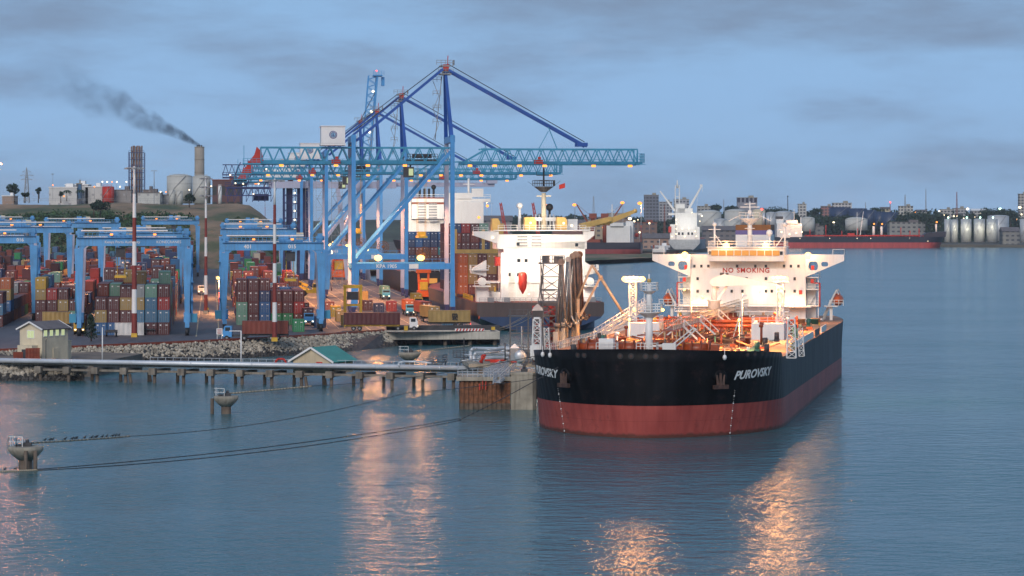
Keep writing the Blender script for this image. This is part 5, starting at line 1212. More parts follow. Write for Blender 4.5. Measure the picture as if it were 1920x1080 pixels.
# ================================================================ vehicles
def wheels(t, xs, ys, r=.5, w=.32):
    for y in ys:
        for x in xs:
            q = MB(); q.m = 0; q.tube((x - w / 2, y, r), (x + w / 2, y, r), r, n=14); wh = q.build('wheel', 'black', t)
            q = MB(); q.tube((x - w / 2 - .02, y, r), (x + w / 2 + .02, y, r), r * .45, n=10); q.build('rim', 'grey', wh)
def truck(pos, rz, cabmat, label, load=None, loadlabel=None, L=12.19, tractor=True, H=2.6, brake=False):
    """terminal tractor and skeletal trailer; local +y is backwards along the trailer"""
    t = thing('terminal_truck', label, 'truck', pos, rz, 'container trucks and trailers')
    q = MB(); q.box((-.6, L / 2, 1.15), (.25, L, .35)); q.box((.6, L / 2, 1.15), (.25, L, .35)); [q.box((0, L * k, 1.15), (2.4, .25, .25)) for k in (.03, .33, .66, .97)]; q.box((0, L - .1, .8), (2.4, .1, .25)); q.build('trailer_frame', 'yellow' if cabmat == 'white' else 'dark', t)
    wheels(t, (-1.0, 1.0), (L - 3.4, L - 2.1))
    if tractor:
        q = MB(); q.box((0, -1.4, .95), (1.1, 5.4, .4)); q.build('chassis', 'dark', t)
        q = MB(); q.prism([(-3.9, .7), (-2.1, .7), (-2.1, 2.9), (-3.5, 2.9), (-3.9, 1.9)], 'x', -1.15, 1.15); c = q.build('cab', cabmat, t)
        MB().box((0, -3.76, 2.35), (1.9, .1, .75)).box((-1.16, -2.9, 2.3), (.04, 1.0, .7)).box((1.16, -2.9, 2.3), (.04, 1.0, .7)).build('windscreen', 'glass', c)
        for x in (-.8, .8): MB().box((x, -3.93, 1.05), (.34, .1, .22)).build('headlight', 'lamp_w', c)
        wheels(t, (-1.0, 1.0), (-3.1, 0.4))
    if brake:
        for x in (-1.0, 1.0): MB().box((x, L + .02, .95), (.35, .08, .2)).build('tail_light', 'lamp_red', t)
    if load:
        c = container(Vector(pos) + Matrix.Rotation(rz, 3, 'Z') @ Vector((0, 0, 1.34)), rz, load, loadlabel, 'containers riding on trucks', L, H)
    return t
X90 = math.pi / 2
# broadside trucks: local y is along the world x (trailer to the left)
truck(W(750, 620, 640).xy.to_3d() + Vector((0, 0, 3)), X90 + .02, 'white', 'white-cabbed tractor unit broadside at the quay end with yellow trailer', 'maroon', 'long maroon container lying broadside behind the white truck cab', 12.19)
truck(W(803, 615, 655).xy.to_3d() + Vector((0, 0, 3)), -X90 + .03, 'yellow', 'yellow trailer crossing the quay end under a mustard container', 'mustard', 'mustard container with a black three-letter logo, broadside at the quay end', 9.4, tractor=False, brake=True)
p_ = W(803, 615, 655)
for s_x, (tx_, sz) in enumerate((('m', 1.7), ('sc', 1.5))):
    o_t = text_mesh('container_logo', tx_, sz, 'black', None, (W(853, 600, 655).x, 653.7, 3 + 1.34 + 1.65 - .62 * s_x), (math.pi / 2, 0, .03), bold=.05)
    o_t.parent = bpy.data.objects.get('shipping_container') if False else None
    LOGO = globals().setdefault('LOGO', []); LOGO.append(o_t)
host = [o for o in bpy.data.objects if o.get('label', '').startswith('mustard container with a black')][0]
bpy.context.view_layer.update()
for o_t in LOGO: o_t.parent = host; o_t.matrix_parent_inverse = host.matrix_world.inverted()
truck(W(455, 625, 590).xy.to_3d() + Vector((0, 0, 3)), -X90 + .0, 'steel' if False else 'sts', 'low truck rolling left along the bank in front of crane 401', 'rust red', 'rust red container broadside on the truck in front of crane 401', 9.2)
def tk(px, py, rz, cab, label, load, ll, L=12.19, **k): return truck(G(px, py), YR + rz, cab, label, load, ll, L, **k)
tk(723, 561, 0, 'teal', 'truck seen from ahead carrying a pale green container between the crane legs', 'pale green', 'pale green container on a truck between the legs of KPA 1905')
tk(768, 592, 0, 'teal', 'teal-cabbed truck under crane KPA 1905 with an orange container', 'orange', 'orange container on the teal truck under KPA 1905')
tk(783, 578, 0, 'yellow', 'truck queued behind the teal one', 'yellow', 'yellow container just behind the orange one on a truck')
tk(800, 596, .1, 'dark', 'truck right of the teal one, its load end on', 'rust red', 'rust red container on the truck right of the teal truck')
tk(815, 606, .12, 'dark', 'truck next to the right leg of KPA 1905', 'mustard', 'mustard container on the truck beside the right leg of KPA 1905')
tk(578, 610, .02, 'sts', 'blue truck parked at the right of the crane 401 stacks', 'maroon', 'maroon container on the blue truck beside the crane 401 leg', 6.06)
tk(570, 598, .02, 'dark', 'truck behind the blue truck beside crane 401', 'maroon', 'second maroon container behind the one on the blue truck', 12.19)
tk(125, 598, 0, 'dark', 'dark truck between the first and second stacks', 'maroon', 'maroon container on the dark truck behind the pump house', 6.06)
tk(194, 566, .1, 'white', 'white truck driving in the lane left of the middle stacks', None, None, 8)
tk(132, 618, X90, 'dark', 'truck parked end to end behind the pump house', 'mustard', 'mustard container just right of the pump house roof', 6.06, brake=True)
tk(150, 626, 0, 'yellow', 'yellow trailer behind the small conifer', 'rust red', 'rust red container behind the small conifer', 6.06)
tk(208, 632, 0, 'yellow', 'empty yellow trailer in front of the blue containers', None, None, 6, tractor=False)
tk(280, 628, 0, 'pale' if False else 'galv', 'empty pale trailer right of the tallest mast', None, None, 6, tractor=False)
tk(378, 552, 0, 'white', 'white truck waiting beside the mast in the central lane', None, None, 6)
container(G(270, 628), YR + X90, 'white', 'white refrigerated container broadside behind the tallest mast', 'single containers standing on the ground', 6.06)
bpy.data.objects[-1] if False else None
for k, (px, py, nm, ll) in enumerate(((618, 585, 'rust red', 'rust red container at the far end of the line on the ground'), (630, 594, 'yellow', 'yellow container, second in the line on the ground'), (640, 603, 'mustard', 'mustard container, third in the line on the ground'), (651, 612, 'mustard', 'mustard container nearest the yellow frame in the ground line'),
        (690, 582, 'maroon', 'maroon container left of the grey one behind the maroon trailer load'), (711, 588, 'navy', 'navy container behind the maroon trailer load'), (735, 584, 'red', 'red container behind the cab of the white truck'), (690, 562, 'mustard', 'low mustard container lying behind the leg of KPA 1905'),
        (842, 612, 'steel blue', 'steel blue container end under the right leg of KPA 1905'), (601, 615, 'navy', 'navy container at the right of the crane 401 leg'), (560, 622, 'green', 'bright green container at the right front of the crane 401 stacks'))):
    container(G(px, py), YR + (X90 if k in (7,) else 0), nm, ll, 'single containers standing on the ground', 6.06)
def reach_stacker(px, py, rz, label, boom=True):
    t = thing('reach_stacker', label, 'reach stacker', G(px, py), rz, 'yellow container handlers'); q = MB()
    q.prism([(-4, .9), (3.6, .9), (3.8, 1.8), (2.2, 2.3), (-1, 2.0), (-4.2, 2.2)], 'y', -1.4, 1.4); q.build('body', 'yellow', t)
    c = MB(); c.box((.6, 0, 3.0), (1.8, 1.6, 1.8)); c.build('cab', 'yellow', t); c = MB(); c.box((.6, -.82, 3.2), (1.5, .06, 1.0)); c.box((1.52, 0, 3.2), (.06, 1.3, 1.0)); c.build('window', 'glass', t)
    for x in (-3, 3.0):
        for y in (-1.5, 1.5): w_ = MB(); w_.tube((x, y - .3, .85), (x, y + .3, .85), .85, n=16); w_.tube((x, y - .33, .85), (x, y + .33, .85), .35, n=10); w_.build('wheel', 'black', t)
    if boom:
        c = MB(); c.bar((3.4, 0, 2.6), (-7.6, 0, 7.2), .9, .9, .6, .6); c.bar((-1.5, 0, 2.2), (-3.6, 0, 5.2), .35); c.build('boom', 'yellow', t)
        c = MB(); c.box((-7.9, 0, 6.6), (1.6, 8.0, .5)); c.box((-7.6, 0, 6.9), (1.4, 2, .8)); c.build('spreader', 'yellow', t)
reach_stacker(557, 551, .15, 'yellow reach stacker with its boom stretched towards the stacks', True)
reach_stacker(588, 555, .1, 'yellow stacker parked at the right of the one with the long boom', False)
def frame(px, py, label):
    t = thing('straddle_frame', label, 'frame', G(px, py), YR); q = MB()
    for x in (-1.2, 1.2):
        for y in (0, 3): q.bar((x * 1.5, y, 0), (x * 1.5, y, 9.0), .5)
    for y in (0, 3): q.box((0, y, 9.0), (4.2, .5, .7)); q.box((0, y, 4.8), (4.2, .4, .4))
    q.build('frame', 'yellow', t); q = MB(); q.box((0, 1.5, 6.9), (2.6, 2.4, 1.8)); q.build('engine', 'dark', t)
frame(662, 612, 'yellow portal frame straddling the tail of the maroon trailer load')
def orange_handler(px, py, s, label):
    t = thing('cargo_grab', label, 'cargo handler', G(px, py), YR, 'orange grabs working near the ship'); q = MB()
    q.box((0, 0, 1.2 * s), (3 * s, 3 * s, 1.4 * s)); q.bar((-1 * s, 0, 1.8 * s), (-1.2 * s, 0, 6.5 * s), .5 * s); q.bar((1 * s, 0, 1.8 * s), (1.2 * s, 0, 6.5 * s), .5 * s); q.box((0, 0, 6.6 * s), (3.4 * s, 1.2 * s, 1.2 * s)); q.box((0, 0, 4 * s), (2.4 * s, 1 * s, .8 * s)); q.build('mast', 'orange', t)
    c = MB(); c.box((0, -.7 * s, 3.0 * s), (1.8 * s, 1.4 * s, 1.8 * s)); c.build('cab', 'yellow', t)
    for x in (-1.4, 1.4): w_ = MB(); w_.tube((x * s - .3, -.8, .6 * s), (x * s + .3, -.8, .6 * s), .6 * s, n=12); w_.build('wheel', 'black', t)
orange_handler(794, 560, 1.3, 'orange mast lift at the ship side under the portal of KPA 1905')
orange_handler(635, 524, 1.9, 'tall orange lift glowing between the legs of the second quay crane')

# a few workers
def person(pos, rz, label, top='hivis', leg='cloth', arm=.3):
    me = bpy.data.meshes.new('person'); v = [(0, 0, .95), (0, 0, 1.15), (0, 0, 1.38), (0, 0, 1.52), (0, .01, 1.60), (0, .01, 1.72),
        (.10, 0, .90), (.11, .02, .50), (.12, -.02, .08), (.12, .14, .03), (-.10, 0, .90), (-.12, -.12, .50), (-.12, -.06, .08), (-.12, .08, .03),
        (.19, 0, 1.40), (.25, .02, 1.14), (.25, arm, .98), (-.19, 0, 1.40), (-.25, .0, 1.14), (-.24, .10, .90)]
    e = [(0, 1), (1, 2), (2, 3), (3, 4), (4, 5), (0, 6), (6, 7), (7, 8), (8, 9), (0, 10), (10, 11), (11, 12), (12, 13), (2, 14), (14, 15), (15, 16), (2, 17), (17, 18), (18, 19)]
    r = [.14, .15, .17, .06, .10, .09, .09, .065, .05, .04, .09, .065, .05, .04, .06, .045, .035, .06, .045, .035]
    me.from_pydata(v, e, []); o = bpy.data.objects.new('person', me); COL.objects.link(o); sk = o.modifiers.new('skin', 'SKIN'); sd = o.modifiers.new('sub', 'SUBSURF'); sd.levels = 1; sd.render_levels = 1
    if not me.skin_vertices: me.attributes.new if False else None
    for i, sv in enumerate(me.skin_vertices[0].data): sv.radius = (r[i], r[i]); sv.use_root = i == 0
    bpy.context.view_layer.update()
    m2 = bpy.data.meshes.new_from_object(o.evaluated_get(bpy.context.evaluated_depsgraph_get())); o.modifiers.clear(); o.data = m2
    m2.materials.clear(); [m2.materials.append(M[k]) for k in (top, leg, 'skin', 'white')]
    for p in m2.polygons:
        z = p.center.z; x = abs(p.center.x); p.material_index = 3 if z > 1.70 else 2 if z > 1.52 else (1 if z < .98 and x < .21 else 0); p.use_smooth = True
    o.location = pos; o.rotation_euler = (0, 0, rz); return tag(o, label, 'person', 'port workers')
person(G(179, 583), .4, 'worker in a yellow vest walking in the lane left of the middle stacks')
person(G(390, 588), 2.0, 'worker in a yellow vest standing at the foot of the lane mast')
person(Y(3.2, -38, 0), 1.0, 'worker in an orange vest standing at the quay edge beside the ship', 'orange')
# ================================================================ jetty trestle with pipelines
JA = Vector((-122.0, 512.0, 0)); JB = Vector((-5.0, 474.0, 0)); JD = (JB - JA).normalized(); JN = Vector((-JD.y, JD.x, 0)); JR = math.atan2(JD.y, JD.x); JL = (JB - JA).length
def J(s, n=0, z=0): return JA + JD * s + JN * n + Vector((0, 0, z))
def trestle():
    t = thing('jetty_trestle', 'long low jetty trestle on timber-dark piles carrying the pipelines', 'jetty', JA, JR)
    q = MB(); q.box((JL / 2, 3.6, 2.75), (JL, 3.4, .35)); q.box((JL / 2, 5.4, 3.0), (JL, .2, .2)); q.build('deck_slab', 'conc', t)
    n = 0; s = 44
    k = 0
    while s < JL:
        c = MB(); c.box((s, 2.45, 1.9), (1.0, 6.1, .7)); c.box((s, -.6, 1.95), (1.15, 1.0, 1.1)); c.build('cross_beam', 'weathered', t)
        c = MB(); c.tube((s + .2, -.3, -2), (s + .2, -.3, 1.4), .30, n=8); c.build('pile', 'pile', t); c = MB(); c.tube((s + 2.2, 4.6, -2), (s + 2.2, 4.6, 1.6), .30, n=8); c.build('pile', 'pile', t)
        if k % 6 == 3: c = MB(); c.tube((s + 1.3, .1, -2), (s + .7, .1, 1.5), .28, n=8); c.build('raking_pile', 'pile', t); c = MB(); c.tube((s + 3.0, 4.2, -2), (s + 2.4, 4.2, 1.5), .28, n=8); c.build('raking_pile', 'pile', t)
        if s + 5.4 < JL + 2: c = MB(); c.box((s + 2.65, -.2, 1.95), (3.9, .45, .35)); c.build('side_beam', 'weathered', t)
        s += 5.3; k += 1
    r = MB(); r.rail([(62, 5.3, 2.92), (JL, 5.3, 2.92)], 1.1, .07, 1.4, 2); r.build('hand_rail', 'galv', t)
    p = thing('pipeline', 'pair of silver pipelines running along the jetty trestle and rising at its end', 'pipeline', JA, JR)
    for y, z, r_ in ((.1, 3.35, .38), (.95, 3.45, .26), (1.5, 3.35, .22)):
        q = MB(); q.tube((0, y, z), (JL - 2.0, y, z), r_, n=12, cap=True)
        for x in range(6, int(JL), 11): q.tube((x - .1, y, z), (x + .1, y, z), r_ * 1.12, n=12)
        q.build('pipe', 'pipe', p)
    for k, (dz, r_) in enumerate(((6.6, .26), (5.9, .26), (5.2, .22))):
        q = MB(); x = JL - 1.8 + k * .55; pts = [(x - 1.4, .1, 3.3), (x - .35, .1, 3.3), (x, .1, 3.7), (x, .1, dz - .45), (x + .4, .1, dz), (x + 13.2 - k * .4, -.8, dz)]
        q.path(pts, r_, 10); q.build('riser_pipe', 'pipe', p)
    lp = MB(); lp.path([(110, .1, 3.3), (109.1, -.2, 3.4), (108.9, -.3, 4.0), (109.7, -.3, 4.3), (112.5, -.2, 4.3), (114.5, -.1, 4.1)], .16, 8); lp.build('expansion_loop', 'pipe', p)
    v = thing('valve_station', 'small valve platform with dark rails on the jetty near its right end', 'valve platform', J(114, 3.2, 2.95), JR); q = MB(); q.box((0, 0, 1.2), (3.5, 2.2, .12)); q.rail([(-1.7, -1, 1.25), (1.7, -1, 1.25), (1.7, 1, 1.25)], 1.1, .09, .7, 3); q.box((4.6, .3, 2.0), (2.4, 2, .12)); q.rail([(3.4, -.7, 2.0), (5.8, -.7, 2.0)], 1.2, .09, .6, 3); q.bar((5, 0, 0), (5, 0, 5.2), .12); [q.bar((x, y, 0), (x, y, 1.2), .14) for x in (-1.5, 1.5, 4) for y in (-.9, .9)]; q.build('platform', 'dark', v); q = MB(); q.tube((-1, 0, .5), (1, 0, .5), .3); q.tube((0, 0, .5), (0, 0, 1.8), .1); q.tube((0, 0, 1.8), (0, 0, 1.9), .5, n=12); q.build('valve', 'galv', v)
    h = thing('red_hoop', 'red pipe hoop standing on the jetty beside the green-roofed shed', 'pipe hoop', J(87.3, 1.9, 2.93), JR); q = MB(); q.path([(-.9, 0, 0), (-.9, 0, .9), (-.5, 0, 1.35), (.5, 0, 1.35), (.9, 0, .9), (.9, 0, 0)], .18, 8); q.build('hoop', 'red', h)
trestle()
def lamp_or_fill_pole(px, py, D, H, label):
    p = W(px, py, D); t = thing('jetty_lamp_post', label, 'lamp post', (p.x, p.y, 2.9), 0, 'thin white posts on the jetty'); q = MB(); q.tube((0, 0, 0), (0, 0, H), .13, .09, 8); q.build('pole', 'letter', t)
    if px > 400 and px < 480: q = MB(); q.bar((-1.6, 0, H), (0, 0, H), .12); q.box((-1.6, 0, H), (.7, .3, .12)); q.build('arm', 'letter', t)
lamp_or_fill_pole(192, 676, 503, 6.0, 'slim white post on the jetty left of the rock bank'); lamp_or_fill_pole(452, 679, 490, 5.9, 'white jetty lamp post with a short arm, near the shed')
def dolphin(px, pyw, rtop, ztop, label, legs, rail=True, D=None):
    p = G(px, pyw, 0.0); t = thing('mooring_dolphin', label, 'mooring dolphin', (p.x, p.y, 0), 0, 'concrete mooring dolphins standing in the water')
    q = MB(); q.lathe((0, 0, 0), [(rtop * .42, ztop - 1.5), (rtop * .75, ztop - 1.0), (rtop * 1.0, ztop - .45), (rtop * 1.0, ztop)], 12, .2); q.build('cap', 'conc', t)
    q = MB(); q.tube((0, 0, -2), (0, 0, ztop - 1.4), rtop * .40, n=12); q.build('pile', 'pile', t)
    for x, y, r_ in legs: q = MB(); q.tube((x, y, -2), (x, y, ztop - .35), r_, n=8); q.build('fender_pile', 'pile', t)
    q = MB(); q.box((.1 * rtop, 0, ztop + .2), (.9, .7, .45)); q.tube((.1 * rtop, 0, ztop + .3), (.1 * rtop, 0, ztop + .75), .2); q.box((-.3, .2, ztop + .1), (1.6, 1, .2)); q.build('mooring_hook', 'dark', t)
    if rail:
        q = MB(); q.rail([(-rtop * .95, -.4, ztop), (-rtop * .45, -.9, ztop), (-.1 * rtop, -1, ztop)], 1.1, .06, .6, 2); q.rail([(-rtop * .95, -.4, ztop), (-rtop * .8, .8, ztop)], 1.1, .06, .6, 2); q.build('rail', 'letter', t)
    return p
DA = dolphin(48, 880, 1.95, 2.55, 'nearest concrete mooring dolphin at the left, two pale piles in front', [(.35, -1.9, .2), (1.35, -1.7, .22), (.9, .8, .2)])
DB = dolphin(424, 776, 1.75, 2.55, 'middle concrete mooring dolphin with rust stains and an outrigger pile', [(-1.95, -.2, .26)])
DC = dolphin(768, 690, 2.1, 2.9, 'mooring dolphin behind the jetty, to the right of the green-roofed shed', [])
o_r = MB(); pB = DB; o_r.bar((-1.8, -.2, .3), (-.5, 0, 1.3), .2); 
def rope(a, b, sag, r, label, mat='wire', n=26):
    q = MB(); a = Vector(a); b = Vector(b); P = [a.lerp(b, i / n) + Vector((0, 0, -sag * 4 * (i / n) * (1 - i / n))) for i in range(n + 1)]
    q.path([tuple(p) for p in P], r, 6); return tag(q.build('mooring_rope', mat), label, 'rope', 'mooring ropes of the tanker'), P
A1 = DA + Vector((.4, 0, 2.9)); B1 = DB + Vector((.4, 0, 2.9)); bowS = TW(-12.5, 6.2, 9.6)
_, P1 = rope(A1, (W(243, 818, 365)), .05, .12, 'thick pale rope tail lying from the nearest dolphin, birds sitting on it', 'rope')
rope(P1[-1], W(760, 737, 395), 1.0, .045, 'thin dark wire running on from the pale rope tail to the jetty', 'wire')
rope(W(760, 737, 395), TW(4.5, 2.0, 10.6), .6, .045, 'thin dark wire crossing the black bow to a fairlead', 'wire')
_, P2 = rope(W(-30, 885, 320), W(72, 881, 322.5), .02, .11, 'pale rope tail at water level left of the nearest dolphin', 'rope')
rope(W(70, 880, 300), W(862, 785, 368), .6, .055, 'lower wire from the nearest dolphin towards the bow', 'wire')
rope(W(72, 882, 300.8), W(864, 788, 367), .9, .055, 'lowest wire running beside the other one towards the bow', 'wire')
rope(W(863, 786.5, 367.5), TW(-9, 8.2, 10.0), .3, .05, 'wire rising from below the breasting platform to the bow', 'wire')
rope(B1, W(585, 724, 425), .03, .12, 'pale rope tail rising to the right from the middle dolphin', 'rope')
rope(W(585, 724, 425), TW(-14.2, 14, 9.9), .7, .045, 'thin wire from the middle dolphin rope to the starboard bow', 'wire')
rope(DC + Vector((.4, 0, 3.0)), W(880, 648, 560), .05, .14, 'pale rope tail from the dolphin behind the jetty', 'rope')
s2 = MB()
def bird(p, rz, label, group):
    q = MB(); q.ball((0, 0, .16), .13, 8, .8, .8, 1.5); q.ball((0, .17, .31), .075, 6); q.bar((0, .22, .31), (0, .32, .30), .03); q.bar((0, -.16, .15), (0, -.38, .07), .10, .03); q.bar((.03, 0, .08), (.03, 0, 0), .02); q.bar((-.03, 0, .08), (-.03, 0, 0), .02)
    return tag(q.build('bird', 'black', None, p, rz), label, 'bird', group)
rb = random.Random(4)
for i in (4, 5, 6, 8, 10, 11, 12, 14, 15, 16, 17, 18, 19, 21, 22, 23): bird(P1[i] + Vector((rb.uniform(-.3, .3), 0, .11)), rb.uniform(-2.5, -.5), 'small dark bird perched on the pale rope right of the nearest dolphin', 'birds on the pale rope tail')
for i in (2, 10, 15): bird(P2[i] + Vector((0, 0, .11)), rb.uniform(-2.5, -.5), 'small dark bird on the rope left of the nearest dolphin', 'birds on the rope at water level')

# ---------------------------------------------------------------- breasting platform, gangways
def platform():
    a, b_ = G(861, 768, 0.0), G(957, 768, 0.0)
    t = thing('breasting_platform', 'low platform of rusty sheet piling with a railed concrete deck beside the bow', 'jetty platform', (a.x, a.y, 0), 0)
    w = b_.x - a.x; q = MB(); n = 22
    for k in range(n):
        x0 = w * k / n; x1 = w * (k + 1) / n; y = 0 if k % 2 else .22
        q.m = 0; q.poly([(x0, y, .9), (x1, y, .9), (x1, y, 4.2), (x0, y, 4.2)]); q.m = 1; q.poly([(x0, y, -1), (x1, y, -1), (x1, y, .9), (x0, y, .9)])
        if k < n - 1: y2 = .22 if k % 2 else 0; q.m = 0; q.poly([(x1, y, -1), (x1, y2, -1), (x1, y2, 4.2), (x1, y, 4.2)])
    q.m = 0; q.poly([(0, 0, -1), (0, 9, -1), (0, 9, 4.2), (0, 0, 4.2)]); q.build('sheet_piling', ['rust', 'pile'], t)
    q = MB(); q.box((w / 2 - .15, 4.4, 4.45), (w + .5, 9.4, .55)); q.build('deck_slab', 'conc', t)
    q = MB(); q.rail([(-.3, 8.6, 4.75), (-.3, -.2, 4.75), (w - .2, -.2, 4.75)], 1.15, .07, .75, 3); q.build('rail', 'galv', t)
    q = MB(); q.box((w * .46, -.35, 3.6), (.12, .2, 1.2)); q.box((w * .52, -.35, 3.5), (.12, .2, 1.2)); q.box((w * .40, -.3, 3.3), (.2, .1, .9)); q.build('ladder', 'red', t)
    c = thing('breasting_dolphin', 'massive stained concrete block between the sheet piling and the tanker bow', 'concrete block', (b_.x, b_.y - .3, 0), 0)
    q = MB(); q.prism([(0.1, 0), (3.2, 0), (3.75, .8), (3.75, 9), (0.1, 9)], 'z', -1, 5.05); q.prism([(0, -.1), (3.3, -.1), (3.85, .7), (3.85, 9.1), (0, 9.1)], 'z', 5.05, 5.4); q.build('block', 'conc', c)
    q = MB(); q.ball((3.7, 3, 2.6), .9, 10, 1.6, .45); q.build('fender', 'black', c); q = MB(); q.box((2.0, 2, 5.6), (1.0, .9, .5)); q.tube((2.0, 2, 5.7), (2.0, 2, 6.5), .22); q.box((2.0, 2, 6.5), (.9, .4, .2)); q.build('bollard', 'dark', c)
    for k, (p0, p1, lab) in enumerate(((W(914, 708, 424), W(944, 690, 436), 'upper white-railed gangway sloping up to the loading platform'), (W(931, 718, 421), W(960, 694, 432), 'lower white-railed gangway sloping up beside the concrete block'))):
        g = thing('gangway_bridge', lab, 'gangway', p0, 0, 'gangways between the jetty platforms'); d = p1 - p0; q = MB(); side = Vector((-d.y, d.x, 0)).normalized() * .5
        for s_ in (-1, 1): q.bar(side * s_, d + side * s_, .12, .25); q.rail([side * s_, d + side * s_], 1.1, .08, .45, 3)
        q.poly([-side, side, d + side, d - side]); q.build('span', 'galv', g)
platform()
# ---------------------------------------------------------------- loading platform with its arms
def loading():
    c = W(1052, 600, 470)
    t = thing('loading_platform', 'steel loading platform on piles at the tanker side, red columns and cluttered pipework', 'jetty platform', (c.x, c.y, 0), .1)
    q = MB(); q.box((-2, 6, 4.2), (26, 16, .6)); q.build('deck_slab', 'conc', t)
    for x in (-13, -8, -3, 2, 7): q = MB(); q.tube((x, -1, -2), (x, -1, 4), .4, n=8); q.build('pile', 'pile', t)
    q = MB()
    for x in (-4.0, -1.2):
        for y in (0, 4): q.bar((x, y, 4.5), (x, y, 13.5), .42)
    for z in (7, 9.5, 12.5): q.box((-2.6, 2, z), (3.4, 4.6, .25)); q.rail([(-4.2, -.3, z), (-1, -.3, z)], 1, .1, .8, 2)
    q.bar((-4, 0, 4.5), (-1.2, 0, 9.5), .2); q.bar((-1.2, 0, 9.5), (-4, 0, 13), .2); q.build('red_frame', 'red', t)
    q = MB()
    for z in (6.5, 9.3, 12.0): q.box((-3, -.6, z), (11, 3, .2)); q.rail([(-8.4, -2, z), (2.4, -2, z)], 1.1, .08, 1, 2)
    for x in (-8.4, -5.5, 1.0, 2.4): q.bar((x, -2, 4.5), (x, -2, 13.2), .22)
    q.build('walkway', 'darkgrey', t)
    q = MB(); rr = random.Random(31)
    for k in range(60): x = rr.uniform(-14, 6); z = rr.uniform(4.6, 7.2); q.tube((x, rr.uniform(-1.5, 5), z), (x + rr.uniform(-3, 3), rr.uniform(-1.5, 5), z + rr.uniform(-.3, .3)), rr.uniform(.08, .22), n=6)
    tag(q.build('pipework', 'galv', t), kind='stuff')
    q = MB(); q.box((-7.8, -1.4, 5.3), (1.2, .8, 1.3)); q.build('hose_cabinet', 'red', t); q = MB(); q.box((-10.8, -1.2, 4.9), (1.5, 1, .5)); q.tube((-13.2, -1.4, 4.7), (-12.4, -1.4, 5.6), .2); q.path([(-12.9, -1.6, 4.6), (-12.9, -1.6, 5.8), (-12.2, -1.6, 5.8)], .16, 8); q.tube((-12.4, -1.4, 5), (-9, -1.4, 5), .14); q.build('fire_monitor', 'red', t)
    h = thing('storage_drum', 'silver horizontal drum on the loading platform just left of the bow', 'tank', W(983, 668, 456), 0); q = MB(); q.tube((-.6, -1.4, 0), (-.6, 1.4, 0), .95, n=18); q.ball((-.6, -1.4, 0), .94, 14, 1, 1, .4); q.box((-.6, 0, -1.0), (1.2, 2, .9)); q.build('drum', 'galv', h)
    h = thing('small_kiosk', 'tiny grey kiosk with a pointed white roof beside the silver drum', 'kiosk', W(965, 672, 458), 0); q = MB(); q.box((0, 0, .6), (1.3, 1.3, 2.0)); q.build('wall', 'grey', h); q = MB(); q.lathe((0, 0, 1.6), [(1.05, 0), (.1, .7)], 4, math.pi / 4, False); q.build('roof', 'white', h)
    h = thing('hut_with_pyramid_roof', 'grey hut with a pyramid roof on a tower behind the left bow gantry', 'hut', W(1008, 604, 452), 0); q = MB(); q.lattice((0, 0, -6.5), (0, 0, 0), 1.6, 5, .14); q.box((0, 0, .9), (1.6, 1.6, 1.8)); q.build('wall', 'dark', h); q = MB(); q.lathe((0, 0, 1.8), [(1.2, 0), (1.0, .4), (.1, 1.0)], 4, math.pi / 4, False); q.build('roof', 'grey', h)
    s = thing('access_tower', 'grey lattice access tower left of the loading arms', 'tower', W(1034, 640, 462), .1); q = MB(); z0 = 0; D = 462; q.lattice((0, 0, 0), (0, 0, 12.2), 3.0, 6, .12); q.bar((-3.0, 0, 0), (-1.2, 0, 12.0), .14); q.box((0, 0, 12.3), (3.8, 3.2, .2)); q.rail([(-1.9, -1.6, 12.4), (1.9, -1.6, 12.4)], 1.1, .1, .9, 2); q.box((-1, -1, 13.0), (1.1, 1, 1.1)); q.box((1, -1, 12.9), (1.4, 1.2, 1.0)); q.box((0, 0, 6.2), (3.6, 3.2, .2)); q.rail([(-1.8, -1.7, 6.3), (1.8, -1.7, 6.3)], 1.1, .1, .9, 2); q.build('lattice_tower', 'darkgrey', s)
    arms = [(1045, 1051, 491, .30, 'rustgrey'), (1056, 1064, 486, .27, 'grey'), (1062, 1072, 480, .28, 'rustgrey'), (1070, 1078, 477, .32, 'rustgrey'), (1077, 1082, 480, .28, 'rustgrey'), (1083, 1085, 477, .32, 'rust')]
    for k, (x0, x1, yt, r_, mt) in enumerate(arms):
        D = 458 + k * 2.2; a = W(x0, 645, D); b2 = W(x1, yt, D); t2 = thing('marine_loader', f'{["leftmost stubby rust-brown", "pale galvanised", "slim streaked brown", "grey-brown central", "dark rusty", "rightmost darkest"][k]} marine loading arm folded upright on the jetty', 'loading arm', (a.x, a.y, 4.4), 0, 'marine loading arms folded upright')
        loc = Vector((a.x, a.y, 4.4)); top = b2 - loc; q = MB(); q.tube((0, 0, 0), (0, 0, 6.2), r_ * 1.25, n=12); q.tube((0, 0, 6.2), (0, 0, 6.9), r_ * 2.0, n=12); q.build('riser', mt, t2)
        q = MB(); q.tube((0, -.3, 6.4), tuple(top + Vector((0, -.3, 0))), r_ * .8, n=10); q.tube((.45, -.3, 6.4), tuple(top + Vector((.35, -.3, -.3))), r_ * .45, n=8); q.build('inner_arm', mt, t2)
        q = MB(); e = top + Vector((.6, -.9, -8.8)); q.tube(tuple(top + Vector((.25, -.9, 0))), tuple(e), r_ * .7, n=10); q.path([tuple(e), tuple(e + Vector((.5, 0, -1.2))), tuple(e + Vector((1.0, 0, -1.3))), tuple(e + Vector((1.1, 0, -.7)))], r_ * .55, 8); q.build('outer_arm', mt, t2)
        q = MB(); q.tube(tuple(top + Vector((.1, -1.2, 0))), tuple(top + Vector((.1, 0, 0))), r_ * 1.7, n=14); q.build('sheave', mt, t2)
